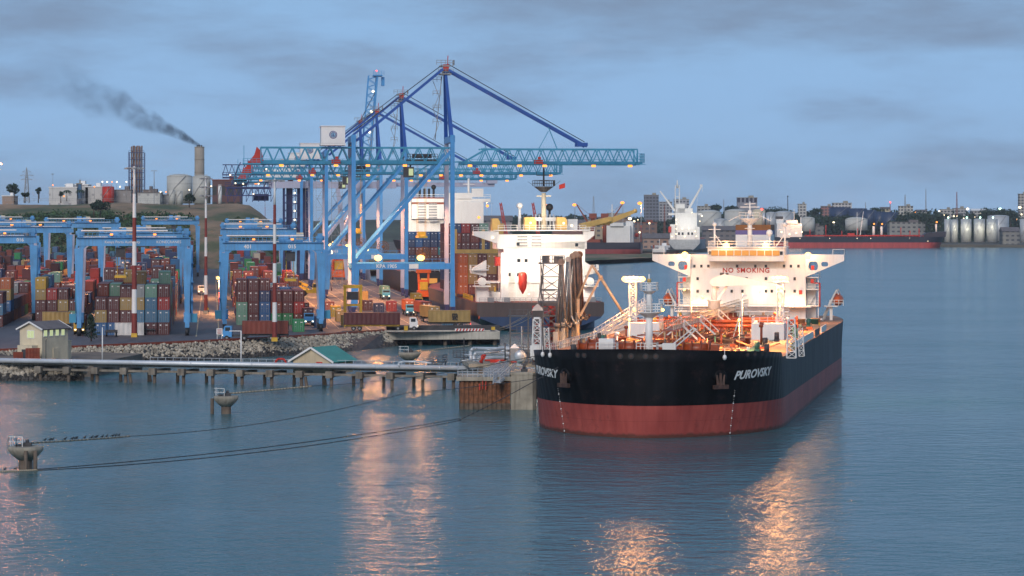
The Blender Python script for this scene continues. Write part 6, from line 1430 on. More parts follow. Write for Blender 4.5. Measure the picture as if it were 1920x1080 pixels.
        q = MB(); q.box((-.3, .1, 4.6), (r_ * 2.4, 1.0, 1.8)); q.build('counterweight', 'grey', t2)
    # the arm stretched out to the ship's manifold
    D = 462; P = [W(a, b3, D) for a, b3 in ((1083, 560), (1110, 497), (1126, 520), (1172, 594), (1171, 602))]; o0 = Vector((P[0].x, P[0].y, 4.4)); t3 = thing('marine_loader', 'tan loading arm reaching in an inverted V over to the tanker deck', 'loading arm', o0, 0, 'loading arms connected to the tanker')
    L_ = [p - o0 for p in P]; q = MB(); q.tube((0, 0, 0), tuple(L_[0]), .35, n=10); q.build('riser', 'tan', t3); q = MB(); q.tube(tuple(L_[0]), tuple(L_[1]), .18, n=8); q.bar(tuple(W(1088, 592, D) - o0), tuple(L_[2]), .34); q.build('inner_arm', 'tan', t3); q = MB(); q.tube(tuple(L_[1]), tuple(L_[2]), .2, n=8); q.tube(tuple(L_[2]), tuple(L_[3]), .26, .2, n=8); q.tube(tuple(L_[3]), tuple(L_[4]), .3, n=8); q.ball(tuple(L_[2]), .4, 8); q.build('outer_arm', 'tan', t3)
    down(W(1055, 520, 448), 900, (1, .6, .38), .5); down(W(1080, 600, 452), 700, (1, .6, .35), .5)
loading()
pole = thing('mooring_light_pole', 'thin pole with a small head behind the pipe risers', 'pole', W(978, 660, 455), 0); q = MB(); q.tube((0, 0, -1), (0, 0, 4.0), .09); q.build('pole', 'grey', pole)
pole = thing('mooring_light_pole', 'dark thin pole standing among the pipe risers', 'pole', W(947, 665, 459), 0); q = MB(); q.tube((0, 0, -1), (0, 0, 1.8), .1); q.build('pole', 'dark', pole)

# ---------------------------------------------------------------- pump house on the headland, shed with the green roof
def pump_house():
    c = Vector((-83.6, 524, 2.3)); t = thing('pump_house', 'two-storey cream pump house with grey gable roof and lit upper windows', 'building', c, 1.08)
    w, d, h = 7.6, 4.9, 5.7
    q = MB(); q.box((0, 0, h / 2), (w, d, h)); q.prism([(-d / 2, h), (d / 2, h), (0, h + 1.1)], 'x', -w / 2, w / 2); wl = q.build('wall', 'cream', t)
    q = MB(); q.m = 0
    for s in (-1, 1): q.poly([(-w / 2 - .5, s * (d / 2 + .45), h - .08), (w / 2 + .5, s * (d / 2 + .45), h - .08), (w / 2 + .5, 0, h + 1.28), (-w / 2 - .5, 0, h + 1.28)][::s]); q.poly([(-w / 2 - .5, s * (d / 2 + .45), h - .24), (w / 2 + .5, s * (d / 2 + .45), h - .24), (w / 2 + .5, 0, h + 1.12), (-w / 2 - .5, 0, h + 1.12)][::-s])
    q.m = 1
    for x in (-w / 2 - .5, w / 2 + .5):
        for s in (-1, 1): q.bar((x, s * (d / 2 + .45), h - .15), (x, 0, h + 1.2), .14, .26)
    q.build('roof', ['roofgrey', 'letter'], t)
    def win(x, y, z, ww, hh, face):
        f = MB()
        if face == 'y': f.box((x, y, z), (ww + .16, .1, hh + .16)); fr = f.build('window', 'letter', wl); g = MB(); [g.box((x - ww / 2 + ww * (k + .5) / 2, y - .06, z), (ww / 2 - .08, .04, hh - .06)) for k in range(2)]; g.build('pane', 'litwin', fr)
        else: f.box((x, y, z), (.1, ww + .16, hh + .16)); fr = f.build('window', 'letter', wl); g = MB(); [g.box((x - .06, y - ww / 2 + ww * (k + .5) / 2, z), (.04, ww / 2 - .08, hh - .06)) for k in range(2)]; g.build('pane', 'litwin', fr)
    for x in (-2.9, -1.2, .5, 2.2): win(x, -d / 2 - .03, 4.9, .95, 1.1, 'y')
    win(-w / 2 - .03, 0, 4.7, 1.5, 1.3, 'x')
    q = MB(); q.box((.2, -d / 2 - .04, 1.3), (1.7, .08, 1.9)); [q.box((.2, -d / 2 - .09, .5 + k * .22), (1.5, .05, .05)) for k in range(8)]; q.build('louvred_door', 'cream', wl)
    q = MB(); q.box((w / 2 + 1.2, .3, 1.6), (2.4, 3.4, 3.2)); q.box((w / 2 + 1.2, .3, 3.25), (2.6, 3.6, .15)); q.build('annexe', 'cream', t)
    q = MB(); q.box((-w / 2 - .9, 0, 1.4), (1.8, 3.2, 2.8)); q.build('porch', 'cream', t)
    q = MB(); q.box((-w / 2 - 1.85, 0, 1.1), (.08, 1.2, 2.0)); q.build('door', 'dark', t)
    q = MB(); q.path([(-.5 * w + .6, -d / 2 - .4, 0), (-.5 * w + .6, -d / 2 - .4, 3.6), (-.5 * w + .9, -d / 2 - .3, 3.8)], .07, 6); q.build('drain_pipe', 'dark', t)
    f = thing('red_fence', 'dark red corrugated fence panel in front of the cream pump house', 'fence', (-85.6, 517.0, 2.3), .35); q = MB(); [q.box((k * .28, (k % 2) * .06, 1.2), (.27, .05, 2.4)) for k in range(9)]; q.box((1.2, .1, 2.3), (2.6, .08, .1)); q.box((-1.4, .3, .9), (1.7, .05, 1.7)); q.build('panel', 'oxide', f)
    s = thing('warning_sign', 'red and white warning sign on two legs at the crest of the bank', 'sign', (-58.3, 584.6, 3.0), .1); q = MB(); [q.bar((x, 0, 0), (x, 0, 2.0), .1) for x in (-.45, .45)]; q.build('leg', 'letter', s); q = MB(); q.box((0, -.06, 2.0), (1.2, .08, 1.2)); bd = q.build('board', 'letter', s); q = MB(); [q.box((0, -.12, 2.35 - k * .25), (.9 - .1 * (k % 2), .02, .1)) for k in range(4)]; q.build('printed_lines', 'redletter', bd)
pump_house()
def shed():
    c = J(92.5, 7.8, 2.2); t = thing('jetty_shed', 'sand-coloured shed with a green gable roof beside the jetty', 'building', c, -.44)
    w, d, h = 7.2, 7.6, 1.9                      # ridge runs to the back right
    q = MB(); q.box((0, 0, h / 2 - .2), (w, d, h + .4)); q.prism([(-w / 2, h), (w / 2, h), (0, h + 2.0)], 'y', -d / 2, d / 2); wl = q.build('wall', 'sand', t)
    q = MB()
    for s in (-1, 1):
        q.m = 0; z0 = h - .32; q.poly([(s * (w / 2 + .7), -d / 2 - .5, z0), (s * (w / 2 + .7), d / 2 + .5, z0), (0, d / 2 + .5, h + 2.1), (0, -d / 2 - .5, h + 2.1)][::s]); q.poly([(s * (w / 2 + .7), -d / 2 - .5, z0 - .12), (s * (w / 2 + .7), d / 2 + .5, z0 - .12), (0, d / 2 + .5, h + 1.98), (0, -d / 2 - .5, h + 1.98)][::-s])
        q.m = 1; q.bar((s * (w / 2 + .7), -d / 2 - .5, z0 - .05), (0, -d / 2 - .5, h + 2.04), .12, .3)
    q.build('roof', ['roofg', 'letter'], t)
    q = MB(); q.box((1.4, -d / 2 - .04, .95), (1.15, .08, 1.25)); nb = q.build('notice_board', 'red', wl); q = MB(); q.box((1.25, -d / 2 - .1, .7), (.4, .03, .3)); q.box((1.6, -d / 2 - .1, 1.2), (.3, .03, .35)); q.build('notice', 'letter', nb)
    q = MB(); q.box((w / 2 + .04, -1.2, 1.0), (.08, .9, 1.0)); q.build('window', 'dark', wl)
    q = MB(); q.box((-1.0, -d / 2 - .03, .5), (.9, .06, 1.9)); q.build('door', 'sand', wl)
shed()
def conifer():
    p = G(171, 640, 3.0); t = thing('conifer_tree', 'small dark feathery conifer at the yard edge behind the pump house', 'tree', p, 0); rr = random.Random(8); q = MB(); q.tube((0, 0, 0), (0, 0, 5.2), .16, .03, 6); q.build('trunk', 'bark', t)
    q = MB()
    for k in range(46):
        z = .7 + 4.4 * (k / 46) ** .9; r_ = (5.4 - z) * .34 * rr.uniform(.55, 1.15); a = rr.uniform(0, 6.28)
        tip = Vector((r_ * math.cos(a), r_ * math.sin(a), z + .35)); leaf_clump(q, tip * 1 - Vector((0, 0, .1)), .38, 12, .16, .6, rr, .1); leaf_clump(q, Vector((tip.x * .5, tip.y * .5, z)), .35, 9, .16, .6, rr, .1)
    q.build('crown', 'leaf2', t)
conifer()
def shrub(px, py, z, r_, label, n=3):
    p = G(px, py, z); q = MB(); rr = random.Random(int(px)); [leaf_clump(q, (rr.uniform(-r_, r_), rr.uniform(-.6, .6), r_ * .3), r_ * .7, 60, .16, .7, rr, .2) for _ in range(n)]; tag(q.build('bank_shrub', 'leaf', None, p), label, 'shrub', 'shrubs growing on the rock bank')
shrub(340, 655, 1.6, 1.4, 'larger green shrub growing out of the rock bank below the banded mast', 4); shrub(503, 640, 2.6, .8, 'small green shrub at the crest of the bank behind the shed', 2)
# ================================================================ the other ships
def two_tone(name, top, low, zb, rough=.45, white=None):
    m, nt, b = nodes_of(name); N = nt.nodes; L = nt.links; tc = N.new('ShaderNodeTexCoord'); sp = N.new('ShaderNodeSeparateXYZ'); L.new(tc.outputs['Object'], sp.inputs[0])
    gt = N.new('ShaderNodeMath'); gt.operation = 'GREATER_THAN'; L.new(sp.outputs['Z'], gt.inputs[0]); gt.inputs[1].default_value = zb
    mp = N.new('ShaderNodeMapping'); mp.inputs['Scale'].default_value = (.5, .5, .07); L.new(tc.outputs['Object'], mp.inputs['Vector'])
    n = N.new('ShaderNodeTexNoise'); n.inputs['Detail'].default_value = 8; n.inputs['Scale'].default_value = 1; n.inputs['Roughness'].default_value = .65; L.new(mp.outputs['Vector'], n.inputs['Vector'])
    mx = N.new('ShaderNodeMixRGB'); mx.inputs['Color1'].default_value = (*low, 1); mx.inputs['Color2'].default_value = (*top, 1); L.new(gt.outputs[0], mx.inputs['Fac'])
    mr = N.new('ShaderNodeMapRange'); L.new(n.outputs['Fac'], mr.inputs['Value']); mr.inputs['To Min'].default_value = .4; mr.inputs['To Max'].default_value = 1.6
    v = N.new('ShaderNodeVectorMath'); v.operation = 'SCALE'; L.new(mx.outputs['Color'], v.inputs[0]); L.new(mr.outputs[0], v.inputs['Scale']); L.new(v.outputs[0], b.inputs['Base Color']); b.inputs['Roughness'].default_value = rough
    return m
def hull(T, L_, B, zd, mat, bow=28.0, stern=22.0, fc=2.2, rake=6.0, zc=5.0, transom=.92, name='hull'):
    """y from the stern (0) to the bow (L_)"""
    ys = [0, 1.5, 4, 8, 13, stern, L_ * .35, L_ * .5, L_ - bow * 1.3, L_ - bow, L_ - bow * .75, L_ - bow * .5, L_ - bow * .3, L_ - bow * .15, L_ - bow * .05, L_]
    zs = [-1.5, 0, 1.5, 3, zc, (zc + zd) / 2, zd]; mb = MB(); rows = []
    for z in zs:
        f = max(0, z) / zd; row = []
        for y in ys:
            h = B / 2
            if y < stern:
                g = y / stern; h *= transom + (1 - transom) * math.sqrt(g); lo = max(0.0, min(1.0, (z + .8) / zc)); h *= g ** .7 + (1 - g ** .7) * lo ** .6
            yy = y
            if y > L_ - bow:
                u = (y - (L_ - bow)) / bow; h *= (1 - u ** (1.7 + 1.4 * f)) ** (1.0 if f < .3 else .8); yy = y - rake * (1 - f) * u
            row.append((h, yy))
        rows.append(row)
    n = len(ys)
    for z, row in zip(zs, rows):
        for s in (1, -1): mb.v += [(h * s, y, z + (fc * max(0, (y - (L_ - bow * .8)) / bow) if z == zd else 0)) for h, y in row]
    for j in range(len(zs) - 1):
        for s in (0, 1):
            for i in range(n - 1):
                a = (2 * j + s) * n + i; b = (2 * (j + 1) + s) * n + i; mb.face([a, b, b + 1, a + 1] if s == 0 else [a, a + 1, b + 1, b], True)
        a = 2 * j * n; b = a + n; c = b + 2 * n; d = a + 2 * n; mb.face([a, b, c, d])
    k = len(zs) - 1
    hb = mb.build(name, mat, T)
    D = MB(); top = rows[-1]
    for i in range(n - 1): (h0, y0), (h1, y1) = top[i], top[i + 1]; e = fc * max(0, (ys[i] - (L_ - bow * .8)) / bow); e1 = fc * max(0, (ys[i + 1] - (L_ - bow * .8)) / bow); D.poly([(-h0 * .99, y0, zd - .12 + e), (h0 * .99, y0, zd - .12 + e), (h1 * .99, y1, zd - .12 + e1), (-h1 * .99, y1, zd - .12 + e1)])
    D.build('deck', 'oxide', T)
    return hb
def yc(b): return 'x'
ZS = Vector((0, 0, -3.0))
# ---- the container ship at the near berth, its stern towards us
def ship2():
    b0 = -10; A0 = 20.8; O = Y(A0, b0) + ZS
    T = thing('container_ship', 'white-bridged container ship moored stern-on behind the loading arms, red free-fall boat', 'ship', O, YR)
    hull(T, 182, 32.2, 6.9, two_tone('ship_brown_blue', (.085, .06, .055), (.022, .05, .12), 3.4), bow=30, zc=4.2, transom=.97)
    S = MB(); S.box((2.6, 22, 14.2), (20.5, 14, 14.8)); S.box((2.0, 21, 21.6), (22.5, 12, 3.6)); S.box((.2, 20.5, 11.5), (27, 12, .3)); S.box((1, 20, 8), (28, 12, 2.2)); sup = S.build('superstructure', 'shipwhite', T)
    for s in (-1, 1):
        w_ = MB(); w_.prism([(s * 10.6 + 1.8, 21.0), (s * 15.2, 23.2), (s * 15.2, 24.2), (s * 10.6 + 1.8, 24.2)], 'y', 15.2, 17.2); w_.rail([(s * 11.5, 15, 24.2), (s * 15.2, 15, 24.2)], 1, .1, 1, 2); w_.build('bridge_wing', 'shipwhite', T)
        w_ = MB(); w_.prism([(s * 12, 13.0), (s * 15.9, 13.8), (s * 15.9, 14.6), (s * 12, 17.0)], 'y', 14, 16.5); w_.box((s * 13.8, 15, 14.6), (4.4, 5, .2)); w_.rail([(s * 11.6, 12.6, 14.7), (s * 15.9, 12.6, 14.7), (s * 15.9, 17, 14.7)], 1.1, .1, 1, 2); w_.build('side_platform', 'shipwhite', T)
        w_ = MB(); w_.box((s * 13.4, 12, 10.6), (4, 6, .25)); w_.rail([(s * 11.6, 9, 10.8), (s * 15.4, 9, 10.8)], 1.1, .1, 1, 2); w_.box((s * 13.2, 13, 8.6), (3, 4, 3.6)); w_.tube((s * 13.4, 9.5, 11.8), (s * 13.4, 12, 11.8), 1.0, n=12); w_.build('mooring_deck', 'shipwhite', T)
    for x in (-2.9, .6):
        for k in range(4): MB().box((x, 14.93, 20.6 + k * .75), (2.5, .1, .42)).build('louvre_vent', 'grey', sup)
    for x, z in ((-6.2, 13.4), (-4.1, 13.4), (-3.8, 16.9), (-2.0, 16.9), (10.5, 17.3), (10.7, 20.8), (-4, 21), (11.5, 13)): MB().box((x, 14.92 if z > 19 else 14.95, z), (.75, .14, .8)).build('window', 'glass', sup)
    MB().box((-7.9, 17, 16.7), (3.2, 4, 2.2)).build('red_deck_box', 'red', T)
    q = MB(); q.box((2, 21, 24.4), (24, 12.6, .25)); q.rail([(-9, 14.8, 24.5), (13, 14.8, 24.5)], 1.2, .1, 1.5, 2); q.build('top_rail', 'shipwhite', T)
    for x, w_, z in ((-.8, 2.9, 3.3), (7.2, 2.5, 3.3), (-9.4, 2.0, 3.0)):
        q = MB(); q.prism([(x - w_ / 2, 24.4), (x + w_ / 2, 24.4), (x + w_ / 2, 24.4 + z * .75), (x + w_ / 2 - .5, 24.4 + z), (x - w_ / 2, 24.4 + z)], 'y', 16, 20); q.build('crane_housing', 'buff', T)
    q = MB(); q.box((3.3, 20, 27.2), (5.5, 1, .9)); [q.tube((1.0 + k * .9, 20, 24.4), (1.0 + k * .9, 20, 28.4), .22) for k in range(6)]; q.build('exhaust_pipe', 'galv', T)
    m_ = MB(); m_.tube((3.0, 20, 24.4), (3.0, 20, 33.8), .75, .55, 12); m_.bar((1.2, 20, 33), (4.8, 20, 33), .3); m_.build('mast', 'cream', T)
    m_ = MB(); m_.lathe((3.0, 20, 0), [(.7, 34), (2.0, 35.0), (2.6, 35.4)], 10); m_.rail([(.4, 18, 35.5), (5.6, 18, 35.5), (5.6, 22, 35.5), (.4, 22, 35.5)], 1.4, .13, .8, 2); m_.tube((3, 20, 35.5), (3, 20, 40.2), .22); m_.bar((1.2, 20, 38.2), (4.8, 20, 38.2), .18); m_.bar((1.8, 20, 36.9), (4.4, 20, 36.9), .35, .25); m_.bar((1.2, 20, 38.2), (1.2, 20, 39.2), .12); m_.bar((4.8, 20, 38.2), (4.8, 20, 39.4), .12)
    m_.bar((-1, 20, 36.6), (.6, 20, 35.6), .08); m_.bar((7.2, 20, 36.8), (5.6, 20, 35.7), .08); m_.build('radar_platform', 'dark', T)
    q = MB(); q.poly([(6.9, 20, 35.8), (8.4, 20, 36.3), (8.4, 20.02, 35.1), (6.9, 20.02, 34.7)]); q.build('ensign', 'red', T)
    q = MB(); q.tube((-3.2, 19, 24.4), (-3.2, 19, 30), .5, .3, 8); q.ball((-3.2, 19, 30.6), .8, 12); q.build('satellite_dome', 'white', T)
    q = MB(); q.ball((4.7, 22, 30.2), .95, 12); q.tube((4.7, 22, 26), (4.7, 22, 29.6), .3); q.build('funnel_cowl', 'black', T)
    q = MB(); q.bar((12.5, 21, 25.4), (20.5, 24, 27.3), 1.0, 1.5, .9, 1.1); q.build('deck_crane_jib', 'buff', T)
    q = MB(); q.bar((12.5, 23, 25.6), (20, 25, 26.6), .9, .9, 1.0, 1.5); q.bar((20, 25, 26.6), (27.0, 27, 29.2), 1.0, 1.5, .6, .8); q.ball((27.2, 27, 29.3), .6, 8); q.build('deck_crane_jib', 'buff', T)
    q = MB(); q.box((10.4, 22, 25.8), (2.4, 3, 2.8)); q.build('crane_cab', 'white', T)
    # free-fall boat, davit frame, white column
    q = MB(); q.lathe((-3.6, 7.6, 0), [(.12, 8.8), (.85, 10.1), (1.08, 11.5), (1.05, 13.4), (.8, 14.0), (.4, 14.2)], 12); q.build('free_fall_boat', 'red', T)
    q = MB(); [q.bar((-3.6 + s * 1.6, 7.9, 7.4), (-3.6 + s * 1.5, 9, 16.2), .22) for s in (-1, 1)]; q.bar((-5.2, 9, 16.2), (-2, 9, 16.2), .25); q.build('boat_ramp', 'white', T)
    q = MB(); q.prism([(-9.6, 6.9), (-6.6, 6.9), (-7.2, 7.6), (-7.2, 19), (-9.0, 19), (-9.0, 7.6)], 'y', 7.6, 9.4); q.build('crane_pillar', 'shipwhite', T)
    q = MB(); q.rail([(-15, .8, 6.9), (15, .8, 6.9)], 1.1, .1, 1.4, 3); [q.box((x, 3, 7.5), (1.5, 1.2, 1.2)) for x in (-12, -8, 6, 10, 13)]; q.tube((5.2, 14.7, 9.6), (1.6, 14.7, 9.6), .2); q.tube((1.6, 14.7, 9.6), (1.6, 14.7, 11), .3); q.build('stern_fittings', 'grey', T)
    for x, z in ((-7.6, 17.6), (-.9, 26.3), (7.4, 26.2), (-10.4, 22.6), (9.4, 25.6), (-1.4, 14.9), (4, 8.2), (-8, 9.8), (-1.6, 8.6)): MB().ball((x, 12.2 if z < 20 else 14.6, z), .28, 8).build('ship_lamp', 'lamp_w', T)
    for x, y, z, p in ((-6, 5, 16, 3200), (8, 5, 14, 3600), (2, 6, 22, 2600), (2, 12, 29, 1500), (0, -2, 10.5, 1200)):
        q = O + YV * x + YU * y + Vector((0, 0, z)); spot(q, O + YV * x * .8 + YU * 20 + Vector((0, 0, z - 2)), p * .8, (1, .80, .60), 150, .8)
    rr = random.Random(71)
    cols1 = [['orange', 'orange', 'orange', 'orange'], ['rust red', 'mustard', 'mustard', 'mustard'], ['maroon', 'maroon', 'maroon', 'maroon'], ['mustard', 'maroon', 'mustard', 'mustard'], ['maroon', 'maroon', 'rust red', 'mustard']]
    def dock(Ox, A, b, cols, zd, gname, H=2.6, L_=12.19):
        for i, c in enumerate(cols):
            for lv, nm in enumerate(c):
                pos = Y(A + (i + .5) * 2.5, b, zd - 3.0 + lv * (H + .02))
                if NC[0] < 298: container(pos, YR, nm, f'{nm} container, {ORD[lv]} tier, {NTH[i]} column of {gname}', 'containers on ' + gname, L_)
                else: mass(A + (i + .5) * 2.5, b, zd - 3.0 + lv * (H + .02), nm, L_)
    dock(O, 5.0, 42, cols1, 7.6, 'the orange deck stack')
    cols2 = [[rr.choice(['maroon', 'rust red', 'maroon', 'pale green', 'navy', 'red', 'maroon']) for _ in range(7)] for _ in range(5)]
    dock(O, 5.0, 92, cols2, 7.6, 'the tall deck stack')
    q = MB(); [q.box((x, 66, 15.5), (.7, 1.4, 18)) for x in (-15.4, -8.0, -4.6)]; q.box((-10, 66, 18.6), (11.5, 1.6, 1.0)); q.box((-3.8, 72, 19), (3.4, 3, 14)); q.build('lashing_bridge', 'buff', T)
    q = MB(); [q.box((-12 + k * 2.3, 16, 8.4), (.3, .3, 4)) for k in range(4)]; q.rail([(-15.6, 12, 7), (-15.6, 40, 7)], 1.2, .12, 1.5, 2); q.build('lashing_posts', 'yellow', T)
ship2()
for k, (x0, y0, x1, y1) in enumerate(((1002, 578, 924, 618), (1004, 580, 922, 620), (1012, 584, 926, 621))):
    rope(W(x0, y0, 712), W(x1, y1, 655), .8, .06, 'thin stern line of the container ship running down to the quay end', 'rope')
# ---- the container ship at the next berth
def ship3():
    b0 = 262; O = Y(20.5, b0) + ZS; T = thing('container_ship', 'second container ship farther along the quay, white block with louvres seen between the crane legs', 'ship', O, YR)
    hull(T, 180, 32, 9.2, two_tone('ship_black_brown', (.03, .022, .02), (.11, .03, .02), 2.6), bow=30, zc=5, transom=.97)
    S = MB(); S.box((1.0, 34, 21), (26, 12, 24)); S.box((-5.5, 30, 30.5), (11, 9, 7)); S.box((1, 33, 33.4), (31, 8, 1.2)); sup = S.build('superstructure', 'shipwhite', T)
    MB().box((-5.5, 30, 32.4), (11.1, 9.1, .7)).box((-5.5, 30, 34.2), (11.1, 9.1, .4)).build('funnel_band', 'oxide', T)
    for x in (-7.6, -3.8):
        for k in range(7): MB().box((x, 25.42, 26.4 + k * .95), (2.8, .12, .55)).build('louvre_vent', 'grey', sup)
    q = MB(); [q.tube((-8 + k * 1.6, 30, 34), (-8 + k * 1.6, 30, 37.5), .4) for k in range(4)]; q.ball((-3.2, 30, 38), .9, 8); q.build('exhaust_pipe', 'black', T)
    q = MB(); q.tube((9, 30, 34), (9, 30, 41), .4); q.bar((7, 30, 39), (11, 30, 39), .25); q.box((12, 30, 36), (4, 3, 3)); q.box((6, 30, 35), (8, 3, 2)); q.rail([(-14, 28.8, 34.1), (16.5, 28.8, 34.1)], 1.3, .14, 2, 2); q.build('mast', 'shipwhite', T)
    for x, z in ((-13.4, 24), (12, 27.5), (15, 31.5), (-14, 30)): MB().ball((x, 24.5, z), .5, 8).build('ship_lamp', 'lamp_far', T); 
    spot(O + YV * (-10) + YU * 8 + Vector((0, 0, 30)), O + YU * 34 + Vector((0, 0, 22)), 9000, (1, .8, .6), 140, 1.0)
    q = MB(); q.box((-7, -.1, 6.2), (5.5, .12, 1.7)); q.build('stern_port', 'litwarm', T)
    q = MB(); q.rail([(-15, .6, 9.2), (15, .6, 9.2)], 1.2, .12, 1.6, 2); q.build('stern_rail', 'shipwhite', T)
    rr = random.Random(91); names = ['the stern stack seen through the crane']
    for i in range(9):
        for lv in range(5):
            nm = rr.choice(['navy', 'navy', 'navy', 'blue']) if lv >= 3 else rr.choice(['navy', 'maroon', 'maroon', 'rust red', 'navy', 'teal'])
            A = 8 + i * 2.55; pos = Y(A, 268, 6.6 + lv * 2.62)
            if NC[0] < 298: container(pos, YR, nm, f'{nm} container, {ORD[lv]} tier, {NTH[i]} column of the stern stack seen through the crane', 'containers on the stern stack of the second ship')
            else: mass(A, 268, 6.6 + lv * 2.62, nm)
ship3()
def place(px, y, D): p = W(px, y, D); return Vector((p.x, p.y, 0))
# ---- bulk carrier with red cranes
def ship4():
    a = place(1203, 479, 1985); T = thing('bulk_carrier', 'dark bulk carrier with red deck cranes and a white bridge, lying at the cargo quay', 'ship', a, math.radians(84)); s = 1 / 2.86
    hull(T, 170, 26, 10.2, two_tone('bulk_blue_red', (.020, .018, .035), (.26, .05, .05), 5.6), bow=22, stern=18)
    S = MB(); S.box((0, 15, 15.5), (22, 16, 12)); S.box((0, 16, 22.3), (25, 9, 2.4)); S.box((0, 8, 17), (8, 5, 15)); S.build('superstructure', 'shipwhite', T)
    for k in range(12): MB().box((11.1, 9 + k * 1.1, 19.6 if k % 2 else 16.6), (.1, .6, .7)).build('window', 'glass', T)
    MB().ball((10, 4, 15), 1.6, 8).build('lifeboat', 'red', T)
    q = MB(); q.tube((0, 20, 23), (0, 20, 36), .4); q.bar((0, 18, 32), (0, 22, 32), .3); q.build('mast', 'shipwhite', T)
    for y, j in ((25, (15, 26)), (33, (-14, 26))):
        q = MB(); q.tube((0, y, 10), (0, y, 27), 1.6, 1.3, 10); q.box((0, y, 28), (4, 5, 3.5)); q.build('crane_pillar', 'oxide', T)
        q = MB(); q.bar((0, y, 18), (0, y + j[0] * -.8, 36), 1.3, 1.3, .7, .7); q.bar((1.5, y, 27), (1.5, y + j[0] * -.8, 36), .2); q.build('crane_jib', 'oxide', T)
    for y in (70, 92):
        q = MB(); q.lattice((0, y, 14), (0, y + 4, 37), 2.0, 8, .35, 1.2); q.build('lattice_jib', 'red', T)
    q = MB(); [q.box((0, 34 + k * 18, 11.2), (18, 13, 2)) for k in range(6)]; q.prism([(30, 10.1), (62, 10.1), (56, 12.5), (36, 12.5)], 'x', 9, 12.4); q.build('hatch_cover', 'oxide', T)
    for y in (30, 60): MB().ball((13, y, 10.5), .45, 7).build('deck_or_fill_lamp', 'lamp_w', T)
ship4()
# ---- grey cargo ship stern-on with white cranes
def ship5():
    a = place(1283, 473, 2270); T = thing('cargo_ship', 'pale grey cargo ship seen from astern with two white crane jibs raised in a V', 'ship', a, math.radians(-6))
    hull(T, 120, 25.5, 9.8, paint('ship_pale_grey', (.36, .37, .38), .5), bow=25, zc=7, transom=.95)
    S = MB(); S.box((1, 16, 20), (17, 12, 21)); S.box((0, 15, 29.5), (26, 7, 1.5)); S.box((-9, 14, 15.5), (5, 8, 12)); S.box((9.5, 14, 14.5), (4, 8, 10)); S.box((0, 15, 32), (12, 6, 4)); sup = S.build('superstructure', 'shipwhite', T)
    for k in range(4): MB().box((-4.6 + k * 2.9 + (1.6 if k > 1 else 0), 9.95, 14.3), (1.5, .15, 2.0)).build('window', 'glass', sup)
    MB().box((2.3, 9.93, 22.5), (12, .1, 9)).build('stern_panel', 'white', sup)
    MB().box((-11.6, 10, 17.5), (2.2, 3, 4.6)).build('lifeboat', 'red', T)
    q = MB(); [q.tube((x, 13, 30), (x, 13, 52), .55, .4) for x in (-7.6, -4.4)]; [q.bar((-7.6, 13, z), (-4.4, 13, z), .5) for z in (36, 43, 50)]; q.tube((-6, 13, 50), (-6, 13, 56), .9, .4); q.box((-3.5, 14, 34), (7, 4, 7)); q.build('mast_house', 'shipwhite', T)
    q = MB(); q.bar((-8, 13, 32), (-19.5, 13, 47.5), 1.6, 1.6, .9, .9); q.build('crane_jib', 'shipwhite', T)
    q = MB(); q.bar((1.5, 13, 31), (13, 13, 51.5), 1.9, 1.9, 1.2, 1.2); q.box((12.6, 13, 51.8), (2.2, 1, 1.4)); q.bar((13.6, 12.8, 51), (13.6, 12.8, 47), .25); q.bar((10.3, 12.8, 48), (8.8, 12.8, 30), .15); q.build('crane_jib', 'shipwhite', T)
    for x, z in ((-6.6, 25), (-6.6, 21.5), (-6.6, 18), (-6.8, 14), (8, 16), (-10, 12), (9, 12.2), (0, 12), (5.5, 30.7), (-2, 18), (3, 18.2)): MB().ball((x, 9.2, z), .42, 7).build('ship_lamp', 'lamp_w', T)
    p = a + Vector((0, -9, 22)); spot(p, a + Vector((0, 14, 20)), 4500, (1, .95, .8), 160, 1.2)
ship5()
